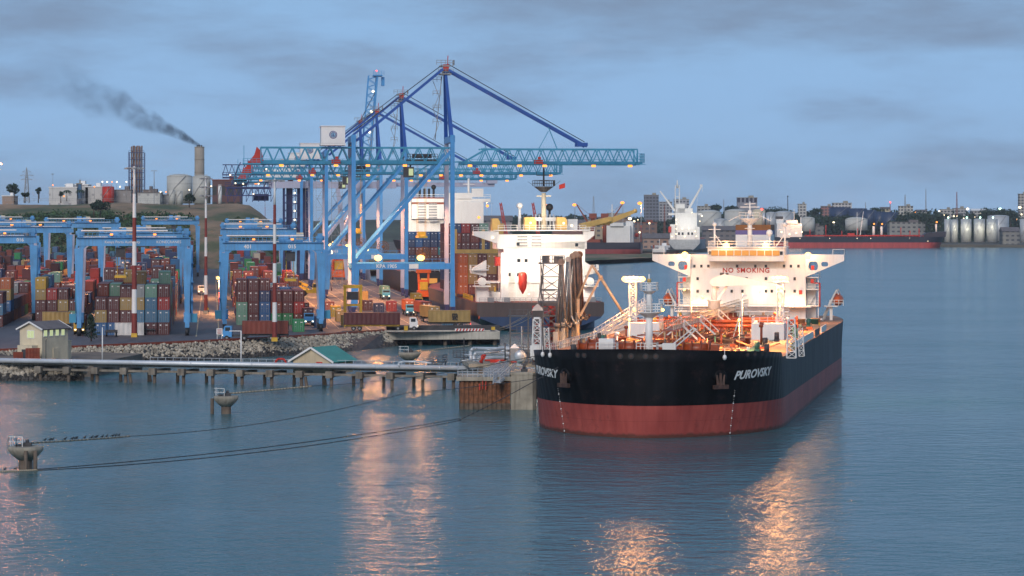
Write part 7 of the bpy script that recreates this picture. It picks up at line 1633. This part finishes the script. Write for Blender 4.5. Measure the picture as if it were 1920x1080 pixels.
# ---- the far tanker lying across the harbour
def ship6():
    a = place(1425, 465, 2585); T = thing('oil_tanker', 'distant black and red tanker lying broadside across the harbour, bow to the right', 'ship', a, math.radians(-90.5))
    hull(T, 162, 27, 9.6, two_tone('far_black_red', (.015, .016, .030), (.40, .06, .055), 4.8), bow=16, stern=16, fc=0.2, rake=4)
    q = MB(); q.prism([(140, 9.5), (162.5, 9.5), (162.8, 14.4), (146, 13.2)], 'x', -7, 7); q.prism([(150, 3.4), (162.8, 14.2), (158, 9)], 'x', -1, 1); q.build('forecastle', two_tone('far_black', (.015, .016, .030), (.015, .016, .03), 0), T)
    S = MB(); S.box((0, 25, 15.5), (22, 22, 12)); S.box((0, 27, 22.8), (25, 10, 3)); S.box((0, 17, 22), (8, 6, 10)); S.build('superstructure', 'shipwhite', T)
    MB().box((0, 17, 26.5), (8.1, 6.1, 2.4)).build('funnel_band', 'dark', T)
    q = MB(); q.tube((0, 30, 24), (0, 30, 34), .4); q.tube((0, 36, 10), (0, 36, 27), .5); q.bar((0, 28, 31), (0, 32, 31), .3); q.build('mast', 'shipwhite', T)
    q = MB(); q.m = 0; [q.tube((x, 40, 10.6), (x, 140, 10.6), .5, n=6) for x in (-4, -2, 2, 4)]; q.rail([(13, 38, 9.6), (13, 142, 9.6)], 1.6, .2, 3, 2); q.build('deck_pipes', 'red', T)
    for y, z in ((44, 16), (58, 20), (72, 15), (86, 17), (124, 18), (132, 15), (140, 17)): MB().tube((0, y, 9.4), (0, y, z), .45, n=6).build('deck_post', 'red', T)
    MB().box((0, 80, 11.2), (6, 6, 3.4)).build('manifold_block', 'red', T)
    q = MB(); q.bar((0, 88, 10), (0, 91, 32), .7, .7, .4, .4); [q.tube((0, y, 10), (0, y, 19), 1.2, 1.1, 8) for y in (100, 107)]; q.tube((0, 155, 14), (0, 155, 21), .9, n=8); q.build('crane_post', 'shipwhite', T)
    for y, z in ((100, 21), (107, 21), (155, 22.6)): MB().ball((4, y, z), .8, 8).build('floodlight', 'lamp_far', T)
    for y in (34, 60, 84, 96, 130, 146): MB().ball((13.6, y, 8.4 if y < 140 else 6), .3, 6).build('hull_lamp', 'lamp_w', T)
    for y, z in ((18, 14), (25, 12), (31, 13), (35, 20), (36, 14)): MB().ball((11.6, y, z), .6, 7).build('ship_lamp', 'lamp_w', T)
    for y in (100, 155, 30): spot(a + Vector((y, -20, 24)), a + Vector((y, 0, 9)), 5000, (1, .5, .25), 140, 1)
ship6()
def tug(px, py, label):
    a = place(px, py, G(px, py, 0).y); T = thing('harbour_tug', label, 'boat', a, math.radians(-100)); hull(T, 26, 8, 2.8, two_tone('tug_hull', (.08, .03, .03), (.05, .015, .015), 1), bow=8, stern=5, rake=2, zc=1.5)
    q = MB(); q.box((0, 12, 4), (5, 9, 3)); q.box((0, 14, 6.4), (3.6, 4, 2)); q.tube((0, 12, 7), (0, 12, 12), .2); q.build('wheelhouse', 'shipwhite', T); q = MB(); q.tube((0, 8, 4), (0, 8, 8), .7); q.build('funnel', 'oxide', T)
tug(1204, 481, 'small dark tug between the bulk carrier and the grey ship')
# ================================================================ buildings, tanks and plant in the distance
def building(px0, px1, yt, yb, D, label, wall=(.45, .43, .40), win=(.05, .06, .08), wx=3.6, wz=3.2, gap=.32, roof=None, depth=None, gable=False, z0=None, group='buildings across the harbour', name='apartment_building'):
    a, b = W(px0, yb, D), W(px1, yt, D); z0 = a.z if z0 is None else z0; w_, h = b.x - a.x, b.z - z0; d = depth or max(8, w_ * .6)
    t = thing(name, label, 'building', ((a.x + b.x) / 2, D + d / 2, z0), 0, group)
    q = MB(); q.box((0, 0, h / 2 - 3), (w_, d, h + 6)); q.build('wall', windowed('facade_%d_%d_%d' % (int(wall[0] * 100), int(wall[2] * 100), int(wx * 10)), wall, win, wx, wz, gap), t)
    q = MB()
    if gable: q.prism([(-d / 2 - 1, h), (d / 2 + 1, h), (0, h + d * .22)], 'x', -w_ / 2 - .6, w_ / 2 + .6)
    else: q.box((0, 0, h + .25), (w_ + .6, d + .6, .5)); q.box((w_ * .2, 0, h + 1.4), (w_ * .25, d * .4, 2.2))
    q.build('roof', roof or 'conc', t); return t
building(1208, 1235, 366, 404, 3000, 'tall grey unfinished-looking block on the skyline left of the white crane jibs', (.20, .21, .25), wx=3.4, wz=3.3, gap=.36)
building(1236, 1260, 379, 404, 3150, 'paler block just right of the tall grey one, behind the cargo ship cranes', (.40, .40, .42))
building(1264, 1292, 374, 402, 3300, 'faint white high-rise behind the raised white jibs', (.50, .50, .52), wx=4)
building(1383, 1420, 371, 398, 3100, 'broad dark-striped tower block above the tanker bridge', (.30, .30, .34), (.03, .03, .06), 4.4, 40, .30)
building(1308, 1332, 387, 402, 3000, 'low pale block on the skyline left of the oil tanks', (.45, .44, .40))
building(1540, 1562, 387, 402, 3200, 'reddish block with white storeys above the navy tanks', (.36, .16, .14))
building(1562, 1597, 381, 402, 3250, 'large white stepped hotel block above the navy tanks', (.62, .60, .58))
building(1497, 1512, 383, 402, 3200, 'small white house on the ridge right of the bridge top', (.60, .58, .54))
building(1686, 1712, 387, 402, 3200, 'cream villa block on the ridge right of the navy tanks', (.58, .56, .50))
building(1652, 1668, 391, 402, 3150, 'small yellowish house beside the thin red mast', (.55, .48, .32), gable=True, roof='roofgrey')
building(1719, 1738, 396, 405, 3150, 'low pale house among trees below the tallest thin mast', (.55, .54, .50), gable=True, roof='roofgrey')
building(1764, 1786, 393, 405, 3150, 'pale terrace on the ridge above the silver silos', (.50, .48, .44))
building(1788, 1812, 391, 404, 3250, 'grey-white blocks just behind the red and white mast', (.46, .46, .46))
building(1822, 1850, 395, 406, 3250, 'long low house with a white roof near the white street lamp', (.48, .46, .44), gable=True, roof='white')
building(1911, 1926, 364, 406, 3000, 'slim pale tower at the right margin with dark window columns', (.50, .47, .42), (.04, .04, .06), 3.2, 3.0, .34)
for k, (a, b, yt, yb, D, lab, wl, rf) in enumerate(((1036, 1098, 421, 436, 2350, 'long brick warehouse behind the yellow ship crane', (.25, .12, .09), 'roofgrey'), (1096, 1142, 412, 437, 2450, 'cream warehouse with grey roof behind the red crane jib', (.42, .33, .22), 'roofgrey'), (1140, 1182, 408, 440, 2500, 'brown four-storey block behind the bulk carrier', (.28, .2, .16), 'conc'),
      (1188, 1232, 418, 442, 2500, 'rusty brown building with dark openings right of the bulk carrier', (.22, .13, .10), 'oxide'), (1206, 1256, 447, 458, 2300, 'long low quay shed beside the grey ship, lit pinkish', (.40, .26, .2), 'roofgrey'), (1224, 1256, 462, 471, 2235, 'white boat shed at the water beside the grey ship', (.6, .6, .62), 'white'),
      (1318, 1382, 432, 455, 2560, 'wide grey-brown shed wall below the white oil tanks', (.20, .18, .18), 'roofgrey'), (1500, 1545, 424, 436, 2760, 'long low wall of sheds behind the far tanker', (.22, .21, .2), 'roofgrey'), (900, 960, 414, 430, 2200, 'grey warehouse glimpsed behind the container ship masts', (.28, .26, .26), 'roofgrey'),
      (1668, 1735, 417, 430, 2800, 'open grey shed frame behind the far tanker bow', (.30, .30, .28), 'roofgrey'), (1880, 1912, 434, 446, 2680, 'low pipe-racked shed right of the silver silos', (.25, .25, .24), 'roofgrey'))):
    building(a, b, yt, yb, D, lab, wl, wx=5, wz=4, gap=.25, gable=k % 2 == 0, roof=rf, group='sheds and warehouses', name='warehouse', depth=18)
def tank(px, yt, yb, wpx, D, label, mat, dome=.12, group='storage tanks across the harbour', name='storage_tank', lamp=None):
    a = W(px, yb, D); h = CH - (yt - HY) / F * D - a.z; r_ = wpx / 2 / F * D; t = thing(name, label, 'tank', (a.x, a.y + r_, a.z), 0, group)
    q = MB(); q.lathe((0, 0, 0), [(r_, -3), (r_, h)], 28); [q.lathe((0, 0, h * k), [(r_ * 1.006, 0), (r_ * 1.006, .18)], 28) for k in (.33, .66, .97)]; q.build('shell', mat, t)
    q = MB(); q.lathe((0, 0, h), [(r_ * 1.0, .02), (r_ * .75, r_ * dome * .55), (r_ * .4, r_ * dome * .9), (.3, r_ * dome)], 28); q.rail([(-r_ * .7, -r_ * .7, 0 + h), (r_ * .7, -r_ * .7, h)], 1.2, .12, 2.5, 2) if D < 2000 else None; q.build('roof', mat, t)
    q = MB()
    for k in range(10): a0, a1 = -2.6 + k * .16, -2.6 + (k + 1) * .16; q.bar((r_ * 1.02 * math.cos(a0), r_ * 1.02 * math.sin(a0), h * k / 10), (r_ * 1.02 * math.cos(a1), r_ * 1.02 * math.sin(a1), h * (k + 1) / 10), .5, .25)
    q.build('stair', 'grey', t)
    if lamp: MB().ball((0, -r_ * .9, h + 1.5), .8, 7).build('tank_lamp', lamp, t)
for a_ in ((1331, 398, 430, 46, 2760, 'large pale domed oil tank left of the group', 'pale_tank'), (1352, 412, 434, 26, 2720, 'small grey tank in front of the leftmost large one', 'steel_tank'), (1381, 396, 426, 42, 2800, 'large pale tank behind the tanker mast, left side', 'pale_tank'), (1376, 414, 436, 34, 2700, 'low wide white tank left of the tanker mast', 'pale_tank'),
           (1424, 394, 424, 24, 2800, 'cream tank just right of the tanker mast', 'cream'), (1447, 399, 426, 20, 2760, 'narrow silver tank with a slanting stair', 'steel_tank'), (1472, 399, 428, 38, 2760, 'wide ribbed silver tank behind the right radar post', 'steel_tank'), (1516, 409, 428, 26, 2750, 'dull grey tank at the right end of the pale group', 'pale_tank'), (1608, 411, 426, 42, 2740, 'low white tank half hidden by dark trees', 'pale_tank')):
    tank(*a_, dome=.2)
for k, (px, yt, yb, w_) in enumerate(((1577, 389, 414, 40), (1611, 391, 418, 34), (1632, 394, 420, 26), (1651, 397, 424, 20), (1670, 398, 430, 32))):
    tank(px, yt, yb, w_, 2900 - k * 12, ['leftmost and widest navy blue tank on the far shore', 'navy tank second in the dark row', 'middle navy tank of the dark row', 'narrowest navy tank in the dark row', 'rightmost navy tank, with a small white sign'][k], 'navy_tank', .04)
for k, (px, yt, yb, w_, D) in enumerate(((1778, 411, 448, 13, 2690), (1791, 412, 448, 13, 2680), (1813, 411, 448, 20, 2670), (1838, 411, 448, 21, 2665), (1862, 411, 448, 21, 2660), (1875, 405, 446, 40, 2760), (1924, 411, 448, 20, 2650))):
    tank(px, yt, yb, w_, D, ['slim dark silo at the left end of the silver row', 'second slim silo of the silver row, with scaffolding', 'silver silo, third of the row, floodlit', 'silver silo, fourth of the row, floodlit', 'silver silo, fifth of the row, floodlit', 'large domed tank behind the silver silos', 'silver silo cut by the right margin'][k], 'steel_tank', .1, 'silver silos', 'silver_silo', 'lamp_green' if k in (0, 2, 3, 4) else None)
    if k in (1, 2, 3, 4): p = W(px, 430, D - 13); spot(p + Vector((0, -6, 10)), p + Vector((0, 10, -2)), 9000, (1, .9, .6), 60, .6)
def mast(px, yt, yb, D, label, w_=1.6, mat='grey', lamp=None, cat='mast', guy=False):
    a = W(px, yb, D); H = CH - (yt - HY) / F * D - a.z; t = thing('radio_mast', label, cat, (a.x, a.y, a.z), 0, 'thin masts on the skyline'); q = MB(); q.lattice((0, 0, -4), (0, 0, H), w_ * 1.1, 12, .2, w_ * .25); q.build('lattice', mat, t)
    if lamp: MB().ball((0, -.5, H + .5), .9, 7).build('mast_lamp', lamp, t)
mast(1697, 365, 400, 3200, 'dark lattice mast above the cream villa block', 2.0); mast(1736, 354, 400, 3300, 'tallest and thinnest dark mast on the ridge', 1.2); mast(1794, 360, 400, 3200, 'red and white mast above the silver silos', 1.8, 'oxide'); mast(1669, 380, 398, 3200, 'short red mast with a red lamp right of the navy tanks', 1.2, 'oxide', 'lamp_red')
mast(1623, 379, 398, 3200, 'short dark mast above the middle of the navy tanks', 1.0); mast(1113, 368, 410, 3000, 'dark lattice pylon over the roofs behind the bulk carrier', 2.6); mast(1477, 369, 405, 3100, 'mast with a dark round head on the ridge right of the bridge', 1.4, 'dark', 'dark'); mast(1357, 374, 398, 3300, 'faint thin mast between the two tower groups', 1.0)
mast(1246, 385, 430, 2700, 'dark red lattice post left of the grey ship', 1.4, 'oxide'); mast(1607, 398, 445, 2620, 'white leaning post behind the far tanker deck', .5, 'shipwhite')
for k, (px, yt, yb, D, lm, lab) in enumerate(((1815, 391, 412, 3050, 'lamp_w', 'brightest white lamp on the ridge above the silver silos'), (1876, 391, 412, 2950, 'lamp_green', 'greenish lamp on a post above the domed tank'), (1913, 388, 410, 2900, 'lamp_w', 'white lamp at the foot of the right margin tower'), (1762, 395, 410, 3000, 'lamp_w', 'small yellow lamp left of the pale terrace'), (1564, 416, 424, 2750, 'lamp_w', 'small white lamp in front of the dark trees by the low white tank'), (1182, 409, 440, 2450, 'lamp_w', 'cool white lamp behind the tall post at the cargo quay'), (1190, 414, 440, 2460, 'lamp_w', 'small white lamp low behind the cargo quay'), (1078, 383, 430, 2300, 'lamp_far', 'orange lamp at the head of a post beside the red lattice jibs'), (1168, 379, 430, 2300, 'lamp_far', 'bright orange lamp above the tip of the yellow ship crane'))):
    post(px, yb, yt, lab, True, D=D, R_=1.3 if k not in (3, 4, 6) else .8, n=1, arm=.6, lampm=lm, mat='grey', r=.3)

rl = random.Random(17)
for k in range(46):
    px = rl.choice([rl.uniform(1040, 1330), rl.uniform(1040, 1330), rl.uniform(1310, 1920), rl.uniform(1700, 1920)]); y = rl.uniform(404, 436) if px < 1330 else rl.uniform(398, 420); D = 2400 if px < 1330 else 2900
    a = W(px, y, D); z = 2.2 if px < 1330 else a.z - 7; q = MB(); q.tube((0, 0, 0), (0, 0, a.z - z), .15, n=5); q.m = 1; q.ball((0, 0, a.z - z), rl.uniform(.4, .8), 6)
    tag(q.build('shore_lamp', ['grey', rl.choice(['lamp_w', 'lamp_w', 'lamp_far'])], None, (a.x, D, z)), 'tiny distant lamp among the buildings and trees across the harbour', 'lamp', 'tiny lamps across the harbour')
# individual trees
def tree(px, yt, yb, D, r_, label, group, dens=1.0, mat='leaf2', seed=0, z0=None):
    a = W(px, yb, D); H = CH - (yt - HY) / F * D - a.z; t = thing('broadleaf_tree', label, 'tree', a, 0, group); rr = random.Random(seed + int(px))
    q = MB(); q.tube((0, 0, -2), (0, 0, H * .5), .35, .22, 7); [q.tube((0, 0, H * .4), (r_ * .6 * math.cos(x), r_ * .6 * math.sin(x), H * .75), .18, .07, 5) for x in (0.4, 2.3, 4.1)]; q.build('trunk', 'bark', t); q = MB()
    for k in range(int(11 * dens)): an = rr.uniform(0, 6.28); d = rr.uniform(0, r_ * .8); leaf_clump(q, (d * math.cos(an), d * math.sin(an), H * rr.uniform(.5, .88)), r_ * rr.uniform(.32, .5), 60, .5 if D < 2000 else .8, .8, rr, .3)
    q.build('crown', mat, t)
tree(27, 345, 373, 1690, 4.3, 'round-topped tree standing alone on the skyline at far left', 'trees on the plateau')
tree(47, 362, 374, 1690, 2.2, 'small bush-like tree right of the lone skyline tree', 'trees on the plateau'); tree(72, 350, 374, 1690, 1.6, 'thin dark cypress-like tree near the small flare', 'trees on the plateau'); tree(114, 358, 374, 1680, 1.4, 'narrow dark tree in front of the white factory', 'trees on the plateau')
tree(355, 366, 382, 1600, 4.2, 'dark bushy tree at the crest below the concrete chimney', 'trees on the plateau'); tree(188, 377, 400, 1520, 6.0, 'large dark bush-tree on the slope below the red tank', 'trees on the slope'); tree(176, 380, 400, 1515, 5.0, 'dark bush-tree touching the large one below the red tank', 'trees on the slope')
for k, (px, yt, yb, r_) in enumerate(((1429, 392, 412, 9), (1444, 390, 412, 10), (1462, 389, 412, 11), (1545, 407, 428, 14), (1575, 408, 428, 16), (1594, 414, 430, 10), (1700, 400, 428, 16), (1722, 398, 428, 14), (1746, 400, 430, 15), (1866, 392, 420, 14), (1845, 398, 425, 12), (1895, 394, 425, 14), (1642, 392, 402, 8), (1345, 386, 402, 9), (1372, 387, 402, 8), (1528, 393, 410, 9))):
    tree(px, yt, yb, 2780 + (k % 4) * 30 if yb > 415 else 3050, r_, ['flat-topped tree just right of the tanker mast head', 'flat umbrella-shaped tree, second right of the mast', 'broad dome tree left of the small white house', 'dark round tree left of the low white tank', 'biggest dark tree standing before the navy tanks', 'low dark tree touching the low white tank', 'tall dark tree right of the navy tanks', 'dark tree behind the far tanker deck lights', 'dark tree behind the far tanker bow', 'high dome tree behind the silver silos', 'lower tree left of the high dome tree', 'dark tree between the domed tank and the margin tower', 'small tree between the navy tanks and the yellow house', 'tree silhouetted above the leftmost oil tank', 'tree silhouetted left of the striped tower', 'tree left of the reddish block'][k], 'trees across the harbour', 1.3, 'leaf2', k)
def palm(px, yt, yb, D, label):
    a = W(px, yb, D); H = CH - (yt - HY) / F * D - a.z; t = thing('palm_tree', label, 'palm tree', a, 0, 'palms in front of the factory'); q = MB(); q.tube((0, 0, -1), (.2, 0, H * .82), .22, .14, 7); q.build('trunk', 'bark', t); q = MB()
    for k in range(13):
        an = 2 * math.pi * k / 13; P = [Vector((.2 + u * 2.9 * math.cos(an), u * 2.9 * math.sin(an), H * .82 + (1.5 * u - 2.6 * u * u) * (1 + .3 * (k % 3)))) for u in (0, .3, .6, .85, 1)]
        for p0, p1 in zip(P[:-1], P[1:]): q.bar(p0, p1, .55, .06)
    q.build('crown', 'leaf2', t)
palm(125, 354, 374, 1670, 'left palm in front of the white factory'); palm(150, 353, 374, 1670, 'right palm in front of the white factory')
# plateau: factory, tanks, stacks
def factory():
    D = 1700; gp = 'plant buildings on the plateau'
    for a in ((92, 144, 352, 374, 'white factory wing with a stepped roof line behind the palms', (.62, .62, .60), 6), (122, 165, 347, 374, 'taller white factory hall behind the palms', (.66, .66, .64), 7), (160, 192, 351, 374, 'white factory hall beside the red tank', (.60, .60, .58), 5), (213, 246, 357, 374, 'low grey plant hall between the red tank and the stack bundle', (.30, .28, .27), 4),
              (258, 300, 362, 374, 'low white shed right of the stack bundle', (.60, .60, .57), 5), (268, 286, 357, 366, 'dull brown hall behind the low white shed', (.22, .17, .15), 4), (4, 26, 368, 375, 'small pinkish hut at the far left of the crest', (.4, .28, .22), 3), (300, 330, 366, 374, 'grey pump sheds left of the large tank', (.3, .3, .3), 3)):
        building(a[0], a[1], a[2], a[3], D - (12 if a[0] in (258, 92) else 0), a[4], a[5], (.34, .34, .35), a[6], 5.5, .14, depth=14, group=gp, name='factory_building', roof='white' if a[0] < 200 else 'roofgrey')
    building(143, 152, 345, 353, 1690, 'small blue box on the factory roof', (.04, .14, .28), wx=9, group=gp, name='factory_building', depth=3)
    building(398, 452, 338, 372, 1690, 'long maroon open shed behind the hill crest, right of the chimney', (.12, .05, .05), (.03, .03, .03), 5, 9, .36, group=gp, name='open_shed', roof='oxide', depth=10)
    tank(201, 350, 374, 23, 1690, 'squat red tank on the crest', 'red', .08, 'tanks on the plateau'); tank(334, 330, 372, 48, 1700, 'largest pale domed tank left of the concrete chimney', 'pale_tank', .16, 'tanks on the plateau'); tank(376, 331, 372, 34, 1690, 'pale tank in front of the concrete chimney', 'pale_tank', .16, 'tanks on the plateau')
    tank(322, 356, 374, 12, 1680, 'small white tank in front of the largest one, left', 'pale_tank', .1, 'tanks on the plateau'); tank(336, 358, 374, 12, 1680, 'small white tank in front of the largest one, right', 'pale_tank', .1, 'tanks on the plateau'); tank(412, 350, 372, 7, 1670, 'slim white vertical vessel in front of the maroon shed', 'white', .6, 'tanks on the plateau')
    a = W(374, 372, 1730); H = CH - (275 - HY) / F * 1730 - a.z; c = thing('concrete_chimney', 'thick concrete chimney trailing dark smoke', 'chimney', a, 0); q = MB(); q.lathe((0, 0, 0), [(3.0, -4), (2.85, H), (2.5, H + .02)], 28); [q.lathe((0, 0, H * k), [(3.02, 0), (3.02, .25)], 28) for k in (.25, .5, .75, .985)]; q.build('shaft', 'chim', c)
    q = MB(); [q.tube((x, 0, H - 1), (x, 0, H + .9), .5, n=8) for x in (-1.2, 0, 1.2)]; q.build('flue', 'dark', c)
    a = W(256, 374, 1720); s = F / 1720.0; H = CH - (273 - HY) / F * 1720 - a.z; c = thing('stack_bundle', 'bundle of tall brown exhaust stacks inside a blue steel frame', 'chimneys', a, 0)
    for k in range(8): q = MB(); x = -2.9 + k * .83; q.tube((x, (k % 2) * 1.6, -2), (x, (k % 2) * 1.6, H * (1.0 if k % 3 else .985)), .44, n=9); q.build('stack', paint('stack_brown', (.23, .14, .10), .6, .3, .4, .4), c)
    q = MB()
    for x in (-4.4, 4.6): q.bar((x, -1.5, -2), (x, -1.5, H * .87), .35); q.bar((x, 2.5, -2), (x, 2.5, H * .87), .35)
    for k in range(7): z = H * .87 * (k + 1) / 7; q.bar((-4.4, -1.5, z), (4.6, -1.5, z), .35); q.rail([(-4.4, -1.7, z), (4.6, -1.7, z)], 1.1, .16, 2, 1)
    q.build('steel_frame', 'navy', c)
    a = W(50, 374, 1750); H = CH - (314 - HY) / F * 1750 - a.z; c = thing('power_pylon', 'lattice power pylon on the skyline at the left', 'pylon', a, 0); q = MB(); q.lattice((0, 0, -2), (0, 0, H * .72), 3.2, 9, .2, 1.2); q.lattice((0, 0, H * .72), (0, 0, H), 1.2, 4, .16, .2)
    for z, w_ in ((H * .62, 3.4), (H * .74, 4.2), (H * .86, 2.6)): q.bar((-w_, 0, z), (w_, 0, z), .25); q.bar((-w_, 0, z), (0, 0, z + 1.4), .15); q.bar((w_, 0, z), (0, 0, z + 1.4), .15)
    q.build('lattice', 'grey', c)
    fl = thing('gas_flare', 'small burner with an orange flame left of the white factory', 'flare', W(73, 373, 1700), 0); q = MB(); q.tube((0, 0, 0), (0, 0, 4.5), .35); q.build('stack', 'dark', fl); q = MB(); q.ball((.2, 0, 5.6), .55, 8, 1.8); q.build('flame', 'lamp_far', fl)
    for k, (px, py) in enumerate(((99, 347), (192, 341), (201, 341), (210, 341), (219, 341), (237, 341), (177, 350), (225, 350), (301, 360), (311, 360), (355, 356), (396, 349), (120, 368))):
        a = W(px, 374, 1668); H = W(px, py, 1668).z - a.z; q = MB(); q.tube((0, 0, 0), (0, 0, H), .09, n=5); q.m = 1; q.ball((0, 0, H), .42, 7); tag(q.build('plant_lamp', ['grey', 'lamp_w' if k % 3 else 'lamp_far'], None, a), 'small lamp on a thin pole at the power station', 'lamp', 'small lamps around the power station')
    f = thing('crest_fence', 'long low fence along the crest of the hill', 'fence', W(150, 374.5, 1655), 0); q = MB(); q.rail([(-50, 0, -1.2), (70, 0, -1.2)], 1.8, .12, 4, 2); q.build('fence_run', 'grey', f)
factory()
# edge lamp at the left margin (its glare shows on the water)
post(-4, 640, 306, 'lamp mast at the left margin beyond the stacks', True, D=600, R_=.55, n=1, arm=.4); light(W(-4, 307, 597), 6000, (1, .36, .14), 1.3)

# ---------------------------------------------------------------- smoke
def smoke():
    a = W(375, 273, 1730); e = W(10, 120, 1700); d = e - a; Ln = d.length
    m = bpy.data.materials.new('dark_smoke'); m.use_nodes = True; nt = m.node_tree; nt.nodes.clear(); N = nt.nodes; L = nt.links
    out = N.new('ShaderNodeOutputMaterial'); v = N.new('ShaderNodeVolumePrincipled'); v.inputs['Color'].default_value = (.16, .18, .24, 1); L.new(v.outputs[0], out.inputs['Volume'])
    tc = N.new('ShaderNodeTexCoord'); sp = N.new('ShaderNodeSeparateXYZ')
    def M_(op, x, y=None, c=False):
        q = N.new('ShaderNodeMath'); q.operation = op; q.use_clamp = c
        for i, s in enumerate((x, y)):
            if s is None: continue
            if isinstance(s, (int, float)): q.inputs[i].default_value = s
            else: L.new(s, q.inputs[i])
        return q.outputs[0]
    n0 = N.new('ShaderNodeTexNoise'); n0.inputs['Scale'].default_value = .055; n0.inputs['Detail'].default_value = 3; L.new(tc.outputs['Object'], n0.inputs['Vector'])
    sub = N.new('ShaderNodeVectorMath'); sub.operation = 'SUBTRACT'; L.new(n0.outputs['Color'], sub.inputs[0]); sub.inputs[1].default_value = (.5, .5, .5)
    L.new(tc.outputs['Object'], sp.inputs[0]); X = sp.outputs['X']; xr = M_('DIVIDE', X, Ln, True)
    Rd = M_('MULTIPLY_ADD', xr, 21.0); Rd.node.inputs[2].default_value = 1.1
    sc1 = N.new('ShaderNodeVectorMath'); sc1.operation = 'SCALE'; L.new(sub.outputs[0], sc1.inputs[0]); L.new(M_('MULTIPLY', Rd, 1.5), sc1.inputs['Scale'])
    s2_ = N.new('ShaderNodeSeparateXYZ'); L.new(sc1.outputs[0], s2_.inputs[0])
    bend = M_('MULTIPLY', M_('SINE', M_('MULTIPLY', xr, math.pi)), 3.0)
    yy = M_('ADD', sp.outputs['Y'], s2_.outputs['Y']); zz = M_('SUBTRACT', M_('ADD', sp.outputs['Z'], s2_.outputs['Z']), bend)
    rr_ = M_('SQRT', M_('ADD', M_('MULTIPLY', yy, yy), M_('MULTIPLY', zz, zz))); q = M_('DIVIDE', rr_, Rd); fall = M_('SUBTRACT', 1.0, M_('MULTIPLY', q, q), True)
    n1 = N.new('ShaderNodeTexNoise'); n1.inputs['Scale'].default_value = .16; n1.inputs['Detail'].default_value = 5; n1.inputs['Roughness'].default_value = .6; L.new(tc.outputs['Object'], n1.inputs['Vector'])
    nm = N.new('ShaderNodeMapRange'); L.new(n1.outputs['Fac'], nm.inputs['Value']); nm.inputs['From Min'].default_value = .34; nm.inputs['From Max'].default_value = .66; nm.inputs['To Min'].default_value = 0.0; nm.inputs['To Max'].default_value = 1.8
    tail = M_('POWER', M_('SUBTRACT', 1.0, xr, True), 1.5)
    dn = M_('MULTIPLY', M_('MULTIPLY', fall, nm.outputs[0]), M_('MULTIPLY', M_('DIVIDE', 1.0, Rd), tail)); L.new(dn, v.inputs['Density'])
    m.cycles.volume_step_rate = .1
    mb = MB(); n = 12
    for k in range(n + 1):
        x = Ln * k / n; r_ = (1.1 + 21 * k / n) * 1.35 + .3; z = 3.0 * math.sin(math.pi * k / n)
        for i in range(14): an = 2 * math.pi * i / 14; mb.v.append((x, r_ * math.cos(an), z + r_ * math.sin(an)))
    for k in range(n):
        for i in range(14): j = (i + 1) % 14; mb.face([k * 14 + i, k * 14 + j, (k + 1) * 14 + j, (k + 1) * 14 + i])
    mb.face([i for i in range(14)][::-1]); mb.face([n * 14 + i for i in range(14)])
    o = mb.build('smoke', m); o.location = a; o.rotation_euler = d.to_track_quat('X', 'Z').to_euler()
    tag(o, 'dark smoke drifting to the left from the concrete chimney', 'smoke', kind='stuff')
smoke()
